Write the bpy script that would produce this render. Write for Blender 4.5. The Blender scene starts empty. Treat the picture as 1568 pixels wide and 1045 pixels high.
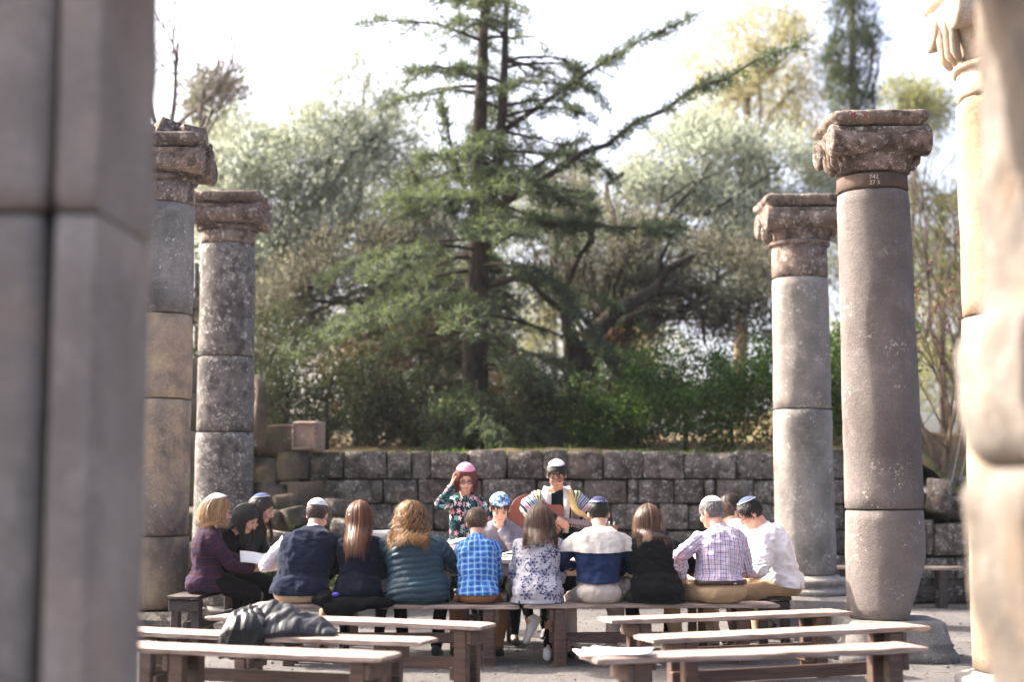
import bpy, bmesh, math, random
import numpy as np
from mathutils import Vector, Matrix, noise

random.seed(7)
RNG = np.random.default_rng(7)
SC = bpy.context.scene
COL = SC.collection
rad = math.radians

# ------------------------------------------------------------------ camera
CAM_H = 1.45                       # eye height above the gravel
FPX = 2178.0                       # focal length in pixels of the 1568 px wide photograph (50 mm)
TILT = math.atan((745 - 522.5) / FPX)
cam_d = bpy.data.cameras.new('camera')
cam = bpy.data.objects.new('camera', cam_d)
COL.objects.link(cam)
cam.location = (0, 0, CAM_H)
cam.rotation_euler = (math.pi / 2 + TILT, 0, 0)
cam_d.sensor_width = 36.0
cam_d.lens = 36.0 * FPX / 1568.0
cam_d.clip_start = 0.05
cam_d.clip_end = 2000
cam_d.dof.use_dof = True
cam_d.dof.focus_distance = 11.75
cam_d.dof.aperture_fstop = 0.9
cam_d.dof.aperture_blades = 0
SC.camera = cam

# ------------------------------------------------------------------ world, sun, exposure
SUN_AZ = rad(-64)                  # clockwise from +Y (the viewing direction): left and a little behind the group
SUN_EL = rad(42)
wd = bpy.data.worlds.new('World')
SC.world = wd
wd.use_nodes = True
wn = wd.node_tree
wn.nodes.clear()
sky = wn.nodes.new('ShaderNodeTexSky')
sky.sky_type = 'NISHITA'
sky.sun_disc = False
sky.sun_elevation = SUN_EL
sky.sun_rotation = SUN_AZ
sky.altitude = 400
sky.air_density = 0.55
sky.dust_density = 10.0
sky.ozone_density = 0.2
bg = wn.nodes.new('ShaderNodeBackground')
bg.inputs['Strength'].default_value = 0.15
wo = wn.nodes.new('ShaderNodeOutputWorld')
wn.links.new(sky.outputs[0], bg.inputs[0])
wn.links.new(bg.outputs[0], wo.inputs[0])
sun_d = bpy.data.lights.new('sun', 'SUN')
sun_d.energy = 3.9
sun_d.angle = rad(0.6)
sun_d.color = (1.0, 0.925, 0.82)
sun = bpy.data.objects.new('sun', sun_d)
COL.objects.link(sun)
to_sun = Vector((math.sin(SUN_AZ) * math.cos(SUN_EL), math.cos(SUN_AZ) * math.cos(SUN_EL), math.sin(SUN_EL)))
sun.rotation_euler = to_sun.to_track_quat('Z', 'Y').to_euler()
sun.location = to_sun * 60
SC.view_settings.view_transform = 'Standard'
SC.view_settings.look = 'None'
SC.view_settings.gamma = 1.0
SC.view_settings.exposure = 2.18
SC.view_settings.use_curve_mapping = False
SC.render.engine = 'CYCLES'
SC.cycles.max_bounces = 6
SC.cycles.transparent_max_bounces = 8
SC.cycles.use_denoising = True


# ------------------------------------------------------------------ measuring: photograph pixel -> place
def _ray(px, py):
    u = (px - 784.0) / FPX
    v = (522.5 - py) / FPX
    return (u, math.cos(TILT) - v * math.sin(TILT), math.sin(TILT) + v * math.cos(TILT))


def at(px, py, depth):
    d = _ray(px, py)
    s = depth / d[1]
    return Vector((d[0] * s, depth, CAM_H + d[2] * s))


def on(px, py, z):
    d = _ray(px, py)
    s = (z - CAM_H) / d[2]
    return Vector((d[0] * s, d[1] * s, z))


def xat(px, depth):
    return (px - 784.0) / FPX * depth


# ------------------------------------------------------------------ material helper
class Mat:
    def __init__(self, name):
        self.m = bpy.data.materials.new(name)
        self.m.use_nodes = True
        self.t = self.m.node_tree
        self.t.nodes.clear()
        self.out = self.t.nodes.new('ShaderNodeOutputMaterial')

    def put(self, sock, v):
        if isinstance(v, bpy.types.NodeSocket):
            self.t.links.new(v, sock)
        elif v is not None:
            if hasattr(sock, 'default_value'):
                if isinstance(v, (tuple, list)) and len(v) == 3 and sock.type == 'RGBA':
                    v = (*v, 1)
                sock.default_value = v

    def n(self, typ, ins=None, **kw):
        nd = self.t.nodes.new(typ)
        for k, v in kw.items():
            setattr(nd, k, v)
        for k, v in (ins or {}).items():
            self.put(nd.inputs[k], v)
        return nd

    def math(self, op, a, b=0.0, clamp=False):
        nd = self.n('ShaderNodeMath', operation=op, use_clamp=clamp)
        self.put(nd.inputs[0], a)
        self.put(nd.inputs[1], b)
        return nd.outputs[0]

    def mix(self, f, a, b, blend='MIX'):
        nd = self.n('ShaderNodeMix', data_type='RGBA', blend_type=blend)
        self.put(nd.inputs[0], f)
        self.put(nd.inputs[6], a)
        self.put(nd.inputs[7], b)
        return nd.outputs[2]

    def ramp(self, f, stops, interp='LINEAR'):
        nd = self.n('ShaderNodeValToRGB')
        nd.color_ramp.interpolation = interp
        e = nd.color_ramp.elements
        while len(e) < len(stops):
            e.new(0.5)
        for i, (p, c) in enumerate(stops):
            e[i].position = p
            if isinstance(c, (int, float)):
                c = (c, c, c)
            e[i].color = (*c, 1)
        self.put(nd.inputs[0], f)
        return nd.outputs[0]

    def noise(self, vec, scale, detail=4, rough=0.55, dist=0.0):
        nd = self.n('ShaderNodeTexNoise', {'Scale': scale, 'Detail': detail, 'Roughness': rough, 'Distortion': dist})
        if vec is not None:
            self.put(nd.inputs['Vector'], vec)
        return nd.outputs[0]

    def coord(self, which='Object'):
        return self.n('ShaderNodeTexCoord').outputs[which]

    def rnd(self):
        return self.n('ShaderNodeObjectInfo').outputs['Random']

    def shift(self, vec, amt):
        """Different stretch of the pattern for every object."""
        c = self.n('ShaderNodeCombineXYZ')
        r = self.math('MULTIPLY', self.rnd(), amt)
        for i in range(3):
            self.put(c.inputs[i], r)
        v = self.n('ShaderNodeVectorMath', operation='ADD')
        self.put(v.inputs[0], vec)
        self.put(v.inputs[1], c.outputs[0])
        return v.outputs[0]

    def scalev(self, vec, s):
        v = self.n('ShaderNodeVectorMath', operation='MULTIPLY')
        self.put(v.inputs[0], vec)
        self.put(v.inputs[1], s)
        return v.outputs[0]

    def bump(self, h, strength=0.4, dist=0.02, normal=None):
        b = self.n('ShaderNodeBump', {'Strength': strength, 'Distance': dist})
        self.put(b.inputs['Height'], h)
        if normal is not None:
            self.put(b.inputs['Normal'], normal)
        return b.outputs[0]

    def bsdf(self, color, rough=0.8, normal=None, spec=0.3, **kw):
        b = self.n('ShaderNodeBsdfPrincipled')
        self.put(b.inputs['Base Color'], color)
        self.put(b.inputs['Roughness'], rough)
        self.put(b.inputs['Specular IOR Level'], spec)
        if normal is not None:
            self.put(b.inputs['Normal'], normal)
        for k, v in kw.items():
            self.put(b.inputs[k.replace('_', ' ')], v)
        return b.outputs[0]

    def done(self, shader):
        self.t.links.new(shader, self.out.inputs[0])
        return self.m


def stone_mat(name, dark, mid, warm, warm_amt=0.45, lichen=0.5, bump=0.5, moss=0.0, lich=(0.60, 0.57, 0.50), pit=1.0):
    k = Mat(name)
    dark, mid, warm = [(c[0] * 0.98, c[1] * 0.98, c[2] * 0.95) for c in (dark, mid, warm)]
    v = k.shift(k.coord(), 37.0)
    a = k.noise(v, 1.7, 7, 0.62)
    c = k.mix(k.ramp(a, [(0.36, 0.0), (0.62, 1.0)]), dark, mid)
    b2 = k.noise(v, 4.3, 6, 0.7, 1.2)
    c = k.mix(k.ramp(b2, [(0.54, 0.0), (0.66, 0.45)]), c, tuple(x * 1.45 for x in mid))
    w = k.noise(v, 2.6, 5, 0.6, 0.4)
    c = k.mix(k.ramp(w, [(1 - warm_amt - 0.06, 0.0), (1 - warm_amt + 0.14, 0.85)]), c, warm)
    g = k.noise(v, 70, 3, 0.7)
    c = k.mix(0.55, c, k.ramp(g, [(0.25, 0.25), (0.75, 0.85)]), 'OVERLAY')
    st = k.noise(k.scalev(v, (6.0, 6.0, 0.7)), 1.0, 5, 0.65)          # run-off streaks
    c = k.mix(k.ramp(st, [(0.52, 0.0), (0.75, 0.45)]), c, dark)
    r = k.rnd()
    c = k.mix(1.0, c, k.ramp(r, [(0.0, 0.72), (1.0, 1.0)]), 'MULTIPLY')
    c = k.mix(k.ramp(k.math('FRACT', k.math('MULTIPLY', r, 7.31)), [(0.35, 0.0), (1.0, 0.26)]), c, tuple(x * 0.75 for x in warm))
    if lichen > 0:
        l1 = k.noise(v, 30, 5, 0.75, 0.6)
        l2 = k.noise(v, 3.0, 4, 0.6)
        m = k.math('MULTIPLY', k.ramp(l1, [(0.56, 0.0), (0.63, 1.0)]), k.ramp(l2, [(0.62 - 0.14 * lichen, 0.0), (0.68 - 0.14 * lichen, 1.0)]))
        c = k.mix(k.math('MULTIPLY', m, 0.85), c, lich)
        if lichen > 0.9:
            l3 = k.noise(v, 13, 5, 0.7)
            c = k.mix(k.math('MULTIPLY', k.ramp(l3, [(0.56, 0.0), (0.66, 1.0)]), 0.7), c, tuple(x * 0.8 for x in lich))
            l4 = k.noise(v, 7, 5, 0.65)
            c = k.mix(k.math('MULTIPLY', k.ramp(l4, [(0.50, 0.0), (0.62, 1.0)]), 0.75), c, tuple(x * 0.6 for x in dark))
    if moss > 0:
        m1 = k.noise(v, 5, 6, 0.65)
        c = k.mix(k.ramp(m1, [(0.66 - 0.3 * moss, 0.0), (0.80 - 0.3 * moss, 0.9)]), c, (0.055, 0.075, 0.020))
    h = k.math('ADD', k.math('MULTIPLY', k.noise(v, 16, 6, 0.65), 1.0), k.math('MULTIPLY', k.noise(v, 95, 3, 0.7), 0.35 * pit))
    return k.done(k.bsdf(c, 0.92, k.bump(h, bump, 0.03), 0.2))


def fabric(name, color, rough=0.88, var=0.25, bump=0.25, sheen=0.0, scale=120.0, wrinkle=0.5):
    """Plain woven or knitted cloth."""
    k = Mat(name)
    v = k.coord()
    n1 = k.noise(v, 7, 4, 0.6)
    c = k.mix(k.ramp(n1, [(0.3, var), (0.7, 0.0)]), color, tuple(x * 0.55 for x in color))
    n2 = k.noise(v, scale, 2, 0.6)
    c = k.mix(0.3, c, k.ramp(n2, [(0.3, 0.3), (0.7, 0.75)]), 'OVERLAY')
    w = k.noise(k.scalev(v, (1, 1, 1.8)), 11, 4, 0.55, 0.8)
    h = k.math('ADD', k.math('MULTIPLY', n2, 0.12), k.math('MULTIPLY', w, wrinkle))
    return k.done(k.bsdf(c, rough, k.bump(h, bump + 0.25, 0.02), 0.05 if max(color) < 0.12 and rough > 0.6 else 0.25, Sheen_Weight=sheen * 0.3))


def plain(name, color, rough=0.6, spec=0.4, var=0.12, nscale=14.0, bump=0.0, **kw):
    k = Mat(name)
    v = k.coord()
    n1 = k.noise(v, nscale, 4, 0.6)
    c = k.mix(k.ramp(n1, [(0.3, var), (0.7, 0.0)]), color, tuple(x * 0.5 for x in color))
    nm = k.bump(n1, bump, 0.01) if bump > 0 else None
    return k.done(k.bsdf(c, rough, nm, spec, **kw))


# ------------------------------------------------------------------ mesh helpers
def put_props(o, label=None, cat=None, group=None, kind=None):
    if label: o['label'] = label
    if cat: o['category'] = cat
    if group: o['group'] = group
    if kind: o['kind'] = kind
    return o


def link(name, me, mat, parent=None):
    o = bpy.data.objects.new(name, me)
    if mat is not None:
        if len(me.materials) == 0:
            me.materials.append(mat)
        else:
            me.materials[0] = mat
    COL.objects.link(o)
    if parent is not None:
        o.parent = parent
    return o


def shade(me, flag=True):
    me.polygons.foreach_set('use_smooth', np.full(len(me.polygons), flag))


def mesh(name, V, F, mat, parent=None, smooth=False):
    me = bpy.data.meshes.new(name)
    me.from_pydata([tuple(map(float, v)) for v in V], [], F)
    me.update()
    if smooth:
        shade(me)
    return link(name, me, mat, parent)


def empty(name, loc, rz=0.0, **kw):
    o = bpy.data.objects.new(name, None)
    o.empty_display_size = 0.2
    COL.objects.link(o)
    o.location = loc
    o.rotation_euler = (0, 0, rz)
    put_props(o, **kw)
    return o


def quads_mesh(name, V, mat, parent=None, attr=None, nper=4, smooth=False):
    """V: (N*nper,3) array, consecutive vertices form one face each."""
    n = len(V) // nper
    me = bpy.data.meshes.new(name)
    me.vertices.add(n * nper)
    me.vertices.foreach_set('co', np.ascontiguousarray(V, dtype=np.float32).ravel())
    me.loops.add(n * nper)
    me.loops.foreach_set('vertex_index', np.arange(n * nper, dtype=np.int32))
    me.polygons.add(n)
    me.polygons.foreach_set('loop_start', np.arange(0, n * nper, nper, dtype=np.int32))
    me.update(calc_edges=True)
    if attr is not None:
        a = me.attributes.new('rnd', 'FLOAT', 'POINT')
        a.data.foreach_set('value', np.repeat(attr, nper).astype(np.float32))
    return link(name, me, mat, parent)


class MB:
    """Collects closed shapes into one vertex/face list."""
    def __init__(self):
        self.V, self.F = [], []

    def add(self, V, F):
        o = len(self.V)
        self.V.extend([tuple(map(float, v)) for v in V])
        self.F.extend([tuple(i + o for i in f) for f in F])

    def rings(self, R, cap=True):
        n = len(R[0])
        V = [v for r in R for v in r]
        F = []
        for i in range(len(R) - 1):
            for j in range(n):
                a, b = i * n + j, i * n + (j + 1) % n
                F.append((a, b, b + n, a + n))
        if cap:
            F.append(tuple(range(n))[::-1])
            F.append(tuple((len(R) - 1) * n + j for j in range(n)))
        self.add(V, F)

    def capsule(self, p0, r0, p1, r1, n=12):
        p0, p1 = np.array(p0, float), np.array(p1, float)
        d = p1 - p0
        L = np.linalg.norm(d)
        d = d / L if L > 1e-6 else np.array([0, 0, 1.0])
        a = np.cross(d, [0.0, 0.0, 1.0] if abs(d[2]) < 0.9 else [1.0, 0, 0])
        a /= np.linalg.norm(a)
        b = np.cross(d, a)
        R = []
        for ang in (-80, -50, -22, 0):
            rr, off = r0 * math.cos(rad(ang)), r0 * math.sin(rad(ang))
            R.append([p0 + d * off + (a * math.cos(t) + b * math.sin(t)) * rr for t in np.linspace(0, 2 * math.pi, n, endpoint=False)])
        for ang in (0, 22, 50, 80):
            rr, off = r1 * math.cos(rad(ang)), r1 * math.sin(rad(ang))
            R.append([p1 + d * off + (a * math.cos(t) + b * math.sin(t)) * rr for t in np.linspace(0, 2 * math.pi, n, endpoint=False)])
        self.rings(R)

    def chain(self, pts, rs, n=12):
        for i in range(len(pts) - 1):
            self.capsule(pts[i], rs[i], pts[i + 1], rs[i + 1], n)

    def ellipsoid(self, c, r, R=None, nu=16, nv=10):
        c = np.array(c, float)
        rings = []
        for i in range(nv + 1):
            ph = -math.pi / 2 + 0.06 + (math.pi - 0.12) * i / nv
            ring = []
            for j in range(nu):
                th = 2 * math.pi * j / nu
                p = np.array([r[0] * math.cos(ph) * math.cos(th), r[1] * math.cos(ph) * math.sin(th), r[2] * math.sin(ph)])
                if R is not None:
                    p = R @ p
                ring.append(c + p)
            rings.append(ring)
        self.rings(rings)

    def box(self, c, s, ch=0.006, R=None, jit=0.0, rg=random):
        V, F = cbox(s, ch, jit, rg)
        out = []
        for v in V:
            v = np.array(v)
            if R is not None:
                v = R @ v
            out.append(v + np.array(c))
        self.add(out, F)

    def tube(self, pts, rs, n=6):
        pts = [np.array(p, float) for p in pts]
        R = []
        ref = np.array([0.13, 0.31, 0.94])
        for i, p in enumerate(pts):
            d = pts[min(i + 1, len(pts) - 1)] - pts[max(i - 1, 0)]
            d = d / (np.linalg.norm(d) + 1e-9)
            rf = ref if abs(d @ ref) < 0.92 else np.array([0.9, 0.3, 0.1])
            a = np.cross(d, rf); a /= np.linalg.norm(a)
            b = np.cross(d, a)
            R.append([p + (a * math.cos(t) + b * math.sin(t)) * rs[i] for t in np.linspace(0, 2 * math.pi, n, endpoint=False)])
        self.rings(R)

    def build(self, name, mat, parent=None, smooth=False):
        return mesh(name, self.V, self.F, mat, parent, smooth)


_SG = [(sx, sy, sz) for sx in (-1, 1) for sy in (-1, 1) for sz in (-1, 1)]


def cbox(s, ch=0.006, jit=0.0, rg=random):
    """Chamfered box, 24 vertices, 44 triangles; jit moves each corner a little."""
    h = [x / 2 for x in s]
    V, idx = [], {}
    for ci, sg in enumerate(_SG):
        j = [rg.uniform(-jit, jit) for _ in range(3)]
        cc = ch * (1 + (rg.uniform(-0.4, 0.8) if jit else 0))
        for a in range(3):
            v = [sg[i] * (h[i] - (cc if i != a else 0)) + j[i] for i in range(3)]
            idx[(ci, a)] = len(V)
            V.append(v)
    F = []

    def addf(f):
        p = [Vector(V[i]) for i in f]
        nrm = (p[1] - p[0]).cross(p[2] - p[0])
        cen = sum(p, Vector()) / len(p)
        F.append(tuple(f) if nrm.dot(cen) > 0 else tuple(f[::-1]))
    key = {sg: i for i, sg in enumerate(_SG)}
    for a in range(3):
        b, c = [i for i in range(3) if i != a]
        for s_ in (-1, 1):
            f = []
            for sb, sc in ((-1, -1), (1, -1), (1, 1), (-1, 1)):
                sg = [0, 0, 0]
                sg[a], sg[b], sg[c] = s_, sb, sc
                f.append(idx[(key[tuple(sg)], a)])
            addf(f)
    for c in range(3):
        a, b = [i for i in range(3) if i != c]
        for sa in (-1, 1):
            for sb in (-1, 1):
                g0, g1 = [0, 0, 0], [0, 0, 0]
                g0[a] = g1[a] = sa
                g0[b] = g1[b] = sb
                g0[c], g1[c] = -1, 1
                k0, k1 = key[tuple(g0)], key[tuple(g1)]
                addf([idx[(k0, a)], idx[(k1, a)], idx[(k1, b)], idx[(k0, b)]])
    for i in range(8):
        addf([idx[(i, 0)], idx[(i, 1)], idx[(i, 2)]])
    return V, F


def box_obj(name, c, s, mat, parent=None, ch=0.006, R=None, jit=0.0):
    b = MB()
    b.box(c, s, ch, R, jit)
    return b.build(name, mat, parent)


def remesh(mb, voxel, smooth=3, dec=None):
    """Union of the collected shapes as one continuous surface; returns (V, mesh)."""
    me = bpy.data.meshes.new('tmp')
    me.from_pydata(mb.V, [], mb.F)
    o = bpy.data.objects.new('tmp', me)
    COL.objects.link(o)
    m = o.modifiers.new('r', 'REMESH')
    m.mode = 'VOXEL'
    m.voxel_size = voxel
    m.use_smooth_shade = True
    if smooth:
        s = o.modifiers.new('s', 'SMOOTH')
        s.factor = 0.5
        s.iterations = smooth
    if dec:
        d = o.modifiers.new('d', 'DECIMATE')
        d.ratio = dec
    dg = bpy.context.evaluated_depsgraph_get()
    dg.update()
    res = bpy.data.meshes.new_from_object(o.evaluated_get(dg))
    bpy.data.objects.remove(o)
    bpy.data.meshes.remove(me)
    V = np.empty(len(res.vertices) * 3, np.float32)
    res.vertices.foreach_get('co', V)
    return V.reshape(-1, 3).astype(float), res


def normals(me):
    N = np.empty(len(me.vertices) * 3, np.float32)
    me.vertices.foreach_get('normal', N)
    return N.reshape(-1, 3).astype(float)


def setco(me, V):
    me.vertices.foreach_set('co', V.astype(np.float32).ravel())
    me.update()


def fbm(V, freq, seed=0.0, octv=3, st=(1, 1, 1)):
    return np.array([noise.fractal(Vector((v[0] * st[0] * freq + seed, v[1] * st[1] * freq + seed * 1.7, v[2] * st[2] * freq - seed)), 1.0, 2.0, octv) for v in V])


def ridge(V, freq, seed=0.0, st=(1, 1, 1)):
    return 1.0 - 2.2 * np.abs(fbm(V, freq, seed, 2, st))


def unit(a):
    a = np.array(a, float)
    return a / (np.linalg.norm(a) + 1e-12)


def rotx(a): c, s = math.cos(a), math.sin(a); return np.array([[1, 0, 0], [0, c, -s], [0, s, c]])
def roty(a): c, s = math.cos(a), math.sin(a); return np.array([[c, 0, s], [0, 1, 0], [-s, 0, c]])
def rotz(a): c, s = math.cos(a), math.sin(a); return np.array([[c, -s, 0], [s, c, 0], [0, 0, 1]])

# ------------------------------------------------------------------ materials of the setting
M = {}
M['basalt'] = stone_mat('basalt_block', (0.058, 0.048, 0.044), (0.185, 0.160, 0.146), (0.24, 0.18, 0.135), 0.36, 1.25, 0.9, moss=0.06)
M['basalt_moss'] = stone_mat('basalt_mossy', (0.040, 0.036, 0.034), (0.13, 0.11, 0.09), (0.20, 0.13, 0.08), 0.42, 0.35, 0.9, moss=0.42)
M['column_grey'] = stone_mat('column_grey_basalt', (0.105, 0.096, 0.093), (0.27, 0.25, 0.238), (0.36, 0.31, 0.26), 0.34, 0.8, 0.35, lich=(0.55, 0.52, 0.46))
M['column_mauve'] = stone_mat('column_mauve_basalt', (0.145, 0.124, 0.122), (0.225, 0.198, 0.194), (0.28, 0.22, 0.18), 0.30, 0.35, 0.55, pit=2.2)
M['column_dark'] = stone_mat('column_dark_basalt', (0.075, 0.066, 0.066), (0.175, 0.158, 0.154), (0.26, 0.21, 0.16), 0.30, 1.3, 0.35)
M['column_tan'] = stone_mat('column_tan_stone', (0.13, 0.105, 0.092), (0.29, 0.235, 0.19), (0.46, 0.35, 0.235), 0.52, 0.15, 0.35)
M['capital'] = stone_mat('capital_lichen', (0.075, 0.055, 0.048), (0.25, 0.19, 0.165), (0.36, 0.265, 0.20), 0.40, 1.05, 0.8, lich=(0.66, 0.60, 0.52))
M['capital_pale'] = stone_mat('capital_pale', (0.28, 0.21, 0.16), (0.48, 0.38, 0.30), (0.55, 0.44, 0.33), 0.45, 0.30, 0.4)
M['shaft_gold'] = stone_mat('shaft_gold', (0.22, 0.168, 0.125), (0.32, 0.258, 0.205), (0.34, 0.23, 0.135), 0.45, 0.0, 0.35)
M['neck_dark'] = stone_mat('neck_dark', (0.045, 0.034, 0.032), (0.095, 0.070, 0.062), (0.20, 0.125, 0.070), 0.36, 0.0, 0.3)
M['jamb'] = stone_mat('door_jamb', (0.20, 0.172, 0.160), (0.29, 0.252, 0.234), (0.33, 0.25, 0.20), 0.38, 0.0, 0.25)
M['jamb_pale'] = stone_mat('door_jamb_pale', (0.13, 0.110, 0.098), (0.235, 0.205, 0.185), (0.23, 0.172, 0.13), 0.45, 0.0, 0.9)
M['slab'] = stone_mat('base_slab', (0.15, 0.14, 0.14), (0.30, 0.275, 0.26), (0.36, 0.30, 0.24), 0.35, 0.35, 0.4)
M['chalk'] = plain('chalk_paint', (0.50, 0.45, 0.38), 0.9, 0.1, 0.6, 120)
M['red_paint'] = plain('red_paint', (0.30, 0.08, 0.075), 0.9, 0.1, 0.5, 60)


def ground_material():
    k = Mat('gravel_ground')
    v = k.coord()
    a = k.noise(v, 0.9, 6, 0.6)
    c = k.mix(k.ramp(a, [(0.35, 0.0), (0.65, 1.0)]), (0.098, 0.093, 0.093), (0.155, 0.143, 0.136))
    p = k.noise(v, 46, 4, 0.72)
    c = k.mix(0.75, c, k.ramp(p, [(0.28, 0.12), (0.52, 0.5), (0.74, 0.92)]), 'OVERLAY')
    f = k.noise(v, 150, 2, 0.6)
    c = k.mix(k.ramp(f, [(0.66, 0.0), (0.74, 0.7)]), c, (0.30, 0.28, 0.26))
    tw = k.noise(k.scalev(v, (1.0, 2.4, 1)), 13, 5, 0.7)
    c = k.mix(k.ramp(tw, [(0.60, 0.0), (0.78, 0.55)]), c, (0.13, 0.10, 0.075))
    h = k.math('ADD', k.noise(v, 60, 4, 0.7), k.math('MULTIPLY', k.noise(v, 8, 4, 0.6), 0.8))
    return k.done(k.bsdf(c, 0.95, k.bump(h, 0.9, 0.03), 0.15))


def soil_material():
    k = Mat('leaf_litter')
    v = k.coord()
    a = k.noise(v, 2.2, 6, 0.65)
    c = k.mix(k.ramp(a, [(0.35, 0.0), (0.65, 1.0)]), (0.075, 0.052, 0.032), (0.20, 0.135, 0.075))
    g = k.noise(v, 1.1, 5, 0.6)
    c = k.mix(k.ramp(g, [(0.50, 0.0), (0.66, 0.8)]), c, (0.060, 0.080, 0.022))
    p = k.noise(v, 40, 4, 0.7)
    c = k.mix(0.7, c, k.ramp(p, [(0.3, 0.15), (0.7, 0.85)]), 'OVERLAY')
    return k.done(k.bsdf(c, 0.95, k.bump(p, 0.8, 0.05), 0.1))


M['ground'] = ground_material()
M['soil'] = soil_material()


# ------------------------------------------------------------------ ground
def sheet(name, xs, ys, zf, mat, kind='structure'):
    V = [(x, y, zf(x, y)) for y in ys for x in xs]
    n = len(xs)
    F = [(j * n + i, j * n + i + 1, (j + 1) * n + i + 1, (j + 1) * n + i) for j in range(len(ys) - 1) for i in range(n - 1)]
    o = mesh(name, V, F, mat, smooth=True)
    o['kind'] = kind
    return o


gx = list(np.concatenate([[-900, -300, -100, -40, -20, -12], np.linspace(-8, 8, 65), [12, 20, 40, 100, 300, 900]]))
gy = list(np.concatenate([[-900, -200, -40, -10, 0, 3], np.linspace(5, 17.6, 55), [18.2, 18.6, 19, 24, 40, 90, 300, 900]]))
ground = sheet('ground', gx, gy, lambda x, y: 0.018 * noise.noise(Vector((x * 0.8, y * 0.8, 0))) + 0.008 * noise.noise(Vector((x * 3, y * 3, 5))) - 0.01 - (0.35 if y > 18.4 else 0), M['ground'])

WALL_Y = 18.0


def terrain_z(x, y):
    d = y - WALL_Y
    top = 1.84
    if x > 5.2:                                  # the bank behind the broken end of the wall
        top = 1.84 - min(1, (x - 5.2) / 0.9) * 1.0
    z = top + min(0.9 if x < 5.2 else 1.4, max(0, d - 0.25) * (0.05 if x < 5.2 else 0.42))
    z = min(z, top + 1.6) + 0.10 * noise.noise(Vector((x * 0.55, y * 0.55, 3))) * min(1, d) + 0.05 * noise.noise(Vector((x * 2.3, y * 2.3, 9)))
    return z


tx = list(np.concatenate([[-400, -120, -50, -25, -16], np.linspace(-11, 13, 80), [18, 30, 60, 140, 400]]))
ty = list(np.concatenate([np.linspace(18.28, 26, 34), [28, 31, 35, 40, 48, 60, 90, 160, 500]]))
terrain = sheet('terrace', tx, ty, terrain_z, M['soil'])

# loose stones and twigs lying on the gravel
peb = MB()
for i in range(3200):
    y = random.uniform(8.3, 17.3)
    x = random.uniform(-0.36, 0.36) * y * 1.05
    r = random.choice([0.005, 0.006, 0.007, 0.009, 0.011, 0.016]) * random.uniform(0.7, 1.2)
    R = rotz(random.uniform(0, 6)) @ rotx(random.uniform(-0.5, 0.5))
    q = [np.array([x, y, r * 0.35]) + R @ (np.array(v) * r * random.uniform(0.8, 1.2)) for v in ((1.1, 0, 0), (-1.1, 0, 0), (0, .8, 0), (0, -.8, 0), (0, 0, .6), (0, 0, -.6))]
    peb.add(q, [(0, 2, 4), (2, 1, 4), (1, 3, 4), (3, 0, 4), (2, 0, 5), (1, 2, 5), (3, 1, 5), (0, 3, 5)])
po = peb.build('gravel', stone_mat('pebbles', (0.10, 0.09, 0.085), (0.22, 0.20, 0.18), (0.30, 0.26, 0.22), 0.4, 0, 0.2))
put_props(po, 'loose small stones scattered over the grey gravel ground', 'gravel', kind='stuff')
twg = MB()
for i in range(260):
    y = random.uniform(9.5, 16.5)
    x = random.uniform(-0.36, 0.36) * y
    a = random.uniform(0, math.pi)
    L = random.uniform(0.03, 0.12)
    p = np.array([x, y, 0.006])
    d = np.array([math.cos(a), math.sin(a), 0]) * L
    twg.tube([p, p + d * 0.5 + np.array([0, 0, 0.006]), p + d], [0.003, 0.003, 0.002], 4)
tw = twg.build('twigs', plain('dry_twig', (0.20, 0.14, 0.09), 0.9, 0.1))
put_props(tw, 'dry twigs and needles scattered on the gravel', 'twigs', kind='stuff')

# ------------------------------------------------------------------ the back wall of squared basalt blocks
wall = empty('stone_wall', (0, WALL_Y, 0), label='long retaining wall of squared dark basalt blocks behind the group', cat='wall', kind='thing')
wr = random.Random(11)
ROWZ = [1.905, 1.535, 1.225, 0.90, 0.60, 0.30, -0.05]
J = {0: [470, 526, 594, 630, 660, 717, 776, 832, 868, 923, 985, 1047, 1127, 1190, 1245, 1300, 1352],
     1: [493, 587, 641, 693, 738, 822, 893, 960, 976, 1031, 1077, 1094, 1153, 1205, 1262, 1290, 1308, 1352],
     2: [500, 568, 601, 634, 664, 697, 752, 818, 872, 935, 982, 1008, 1052, 1078, 1140, 1210, 1290, 1352],
     3: [470, 520, 575, 640, 700, 760, 840, 905, 960, 1020, 1090, 1150, 1215, 1260, 1310, 1352],
     4: [470, 540, 610, 690, 750, 820, 890, 970, 1030, 1110, 1180, 1250, 1300, 1352],
     5: [470, 550, 640, 720, 800, 880, 970, 1060, 1140, 1230, 1300, 1352]}


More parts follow.
